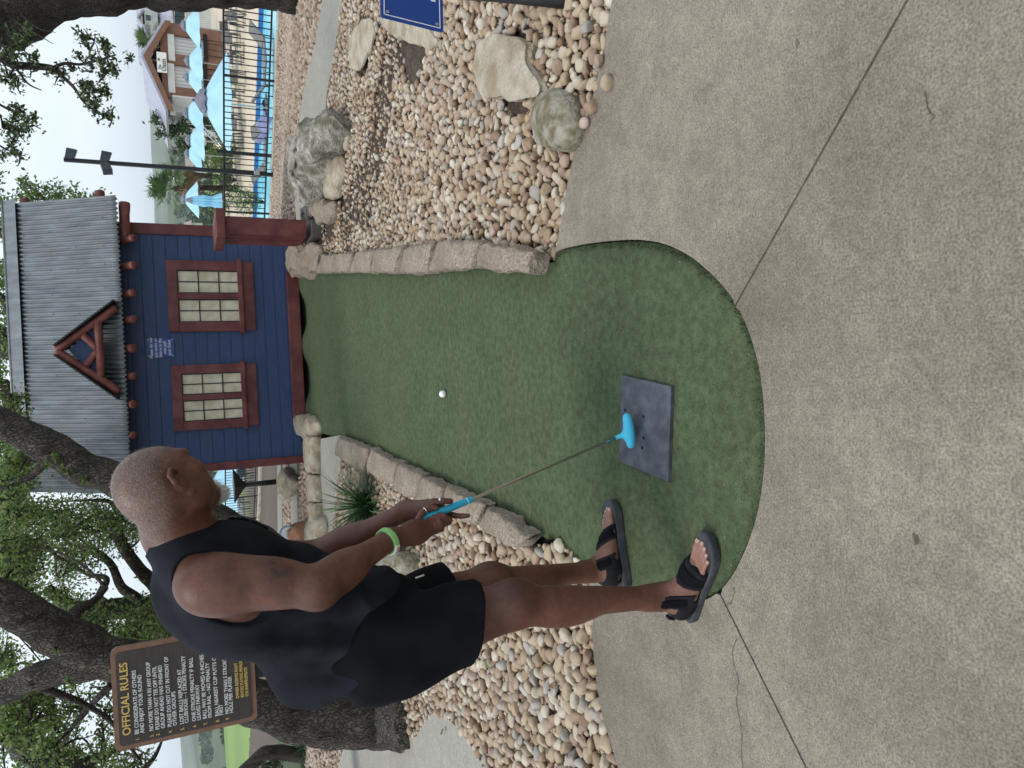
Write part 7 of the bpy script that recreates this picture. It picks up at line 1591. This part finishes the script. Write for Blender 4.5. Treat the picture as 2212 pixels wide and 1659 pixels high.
# ================================================================ LAND BEYOND
def ridge(name, D, el0, el1, az0, az1, seed, mt, rough_=.25, kind='structure', below=60):
    V = []; n_ = 220; F_ = []
    for i in range(n_):
        u = i / (n_ - 1); az = math.radians(az0 + (az1 - az0) * u); h = D * math.tan(math.radians(el0 + (el1 - el0) * (.5 + .5 * mnoise.noise(Vector((u * 7, seed, 0))) + rough_ * mnoise.noise(Vector((u * 40, seed, 2))))))
        for k_, (dd, zz) in enumerate([(-.35, -below), (-.2, h * .35 - below * .2), (-.08, h * .8), (0, h), (.15, h * .6), (.3, -below)]):
            r_ = D * (1 + dd) * (1 + .02 * mnoise.noise(Vector((u * 30, k_, seed)))); V.append([r_ * math.sin(az), r_ * math.cos(az), HC + zz])
    for i in range(n_ - 1):
        for k_ in range(5): F_.append((i * 6 + k_, i * 6 + k_ + 1, (i + 1) * 6 + k_ + 1, (i + 1) * 6 + k_))
    b_ = MB(); b_.add(V, F_); return tag(b_.build(name, mt, smooth=True), kind=kind)
m_hill = M('wooded_hill', (.045, .075, .030), (.10, .13, .06), scale=.008, rough=1, detail=8, lo=.4, hi=.6)
ridge('hills', 5200, .9, 1.7, -60, 60, 1.3, m_hill, .12, below=160); ridge('hills', 2300, .1, .85, -60, 60, 4.1, m_hill, .3, below=90)
# woods in the valley
LPm = []; rnm = []
def wood(az0, az1, d0, d1, n_, s0, s1, zf):
    for _ in range(n_):
        az = math.radians(RNG.uniform(az0, az1)); d = RNG.uniform(d0, d1); P = np.array([d * math.sin(az), d * math.cos(az), 0]); P[2] = zf(d); r_ = RNG.uniform(s0, s1); k_ = 90; u = RNG.normal(0, 1, (k_, 3)); u /= np.linalg.norm(u, axis=1)[:, None]; LPm.append((P + [0, 0, r_ * .8] + u * r_ * [1, 1, .85] * RNG.uniform(.7, 1.05, (k_, 1)), r_ * .22, RNG.random()))
wood(5, 40, 120, 420, 170, 3, 6, lambda d: -19 - d * .005); wood(5, 40, 450, 1300, 220, 5, 10, lambda d: -30 + d * .008); wood(-45, -5, 300, 900, 150, 4, 8, lambda d: -27 + d * .004); wood(-40, 40, 1300, 2000, 160, 9, 15, lambda d: -22 + d * .004)
V = []; rn = []
for P, sz, r_ in LPm:
    k_ = len(P); u = RNG.normal(0, 1, (k_, 3)); u /= np.linalg.norm(u, axis=1)[:, None]; w = np.cross(u, RNG.normal(0, 1, (k_, 3))); w /= np.linalg.norm(w, axis=1)[:, None]
    V.append(np.stack([P - u * sz, P + w * sz, P + u * sz, P - w * sz], 1).reshape(-1, 3)); rn.append(np.repeat(np.clip(r_ * .6 + RNG.random(k_) * .4, 0, .99), 4))
V = np.concatenate(V); tag(link('woods', mesh_np('woods', V, F4=np.arange(len(V)).reshape(-1, 4), attrs={'rnd': np.concatenate(rn)}), m_leaf_e), kind='stuff')
# a few pale houses in the valley
m_hse = M('far_house_wall', (.55, .52, .46), rough=.8); m_hrf = M('far_house_roof', (.30, .26, .23), rough=.8)
for i, (az, d, lb) in enumerate([(17.5, 420, 'pale far house in the valley nearest the cedar'), (19.5, 520, 'pale far house in the valley between cedar and lamp post'), (12.0, 480, 'pale far house in the valley over the shaggy palm'), (9.5, 560, 'pale far house in the valley beside the blue house corner')]):
    a = math.radians(az); P = np.array([d * math.sin(a), d * math.cos(a), -22. + d * .02]); t_ = thing('far_house', lb, 'house', P, group='houses in the valley'); b_ = MB(); b_.box(P + [0, 0, 2], (14, 9, 6)); b_.build('wall', m_hse, t_); b_ = MB(); b_.prism([P + [-8, -5.5, 5], P + [-8, 5.5, 5], P + [-8, 0, 9]], (16, 0, 0)); b_.build('roof', m_hrf, t_)
# ---- air
hz = bpy.data.materials.new('haze'); hz.use_nodes = True; n = hz.node_tree.nodes; l = hz.node_tree.links; n.remove(n['Principled BSDF'])
pv = n.new('ShaderNodeVolumePrincipled'); pv.inputs['Color'].default_value = (.93, .97, 1.0, 1); pv.inputs['Density'].default_value = HAZE = .00012; pv.inputs['Anisotropy'].default_value = 0.0; l.new(pv.outputs[0], n['Material Output'].inputs['Volume'])
b_ = MB(); b_.box((0, 3500, -15), (15000, 10500, 430)); tag(b_.build('haze', hz), kind='stuff')
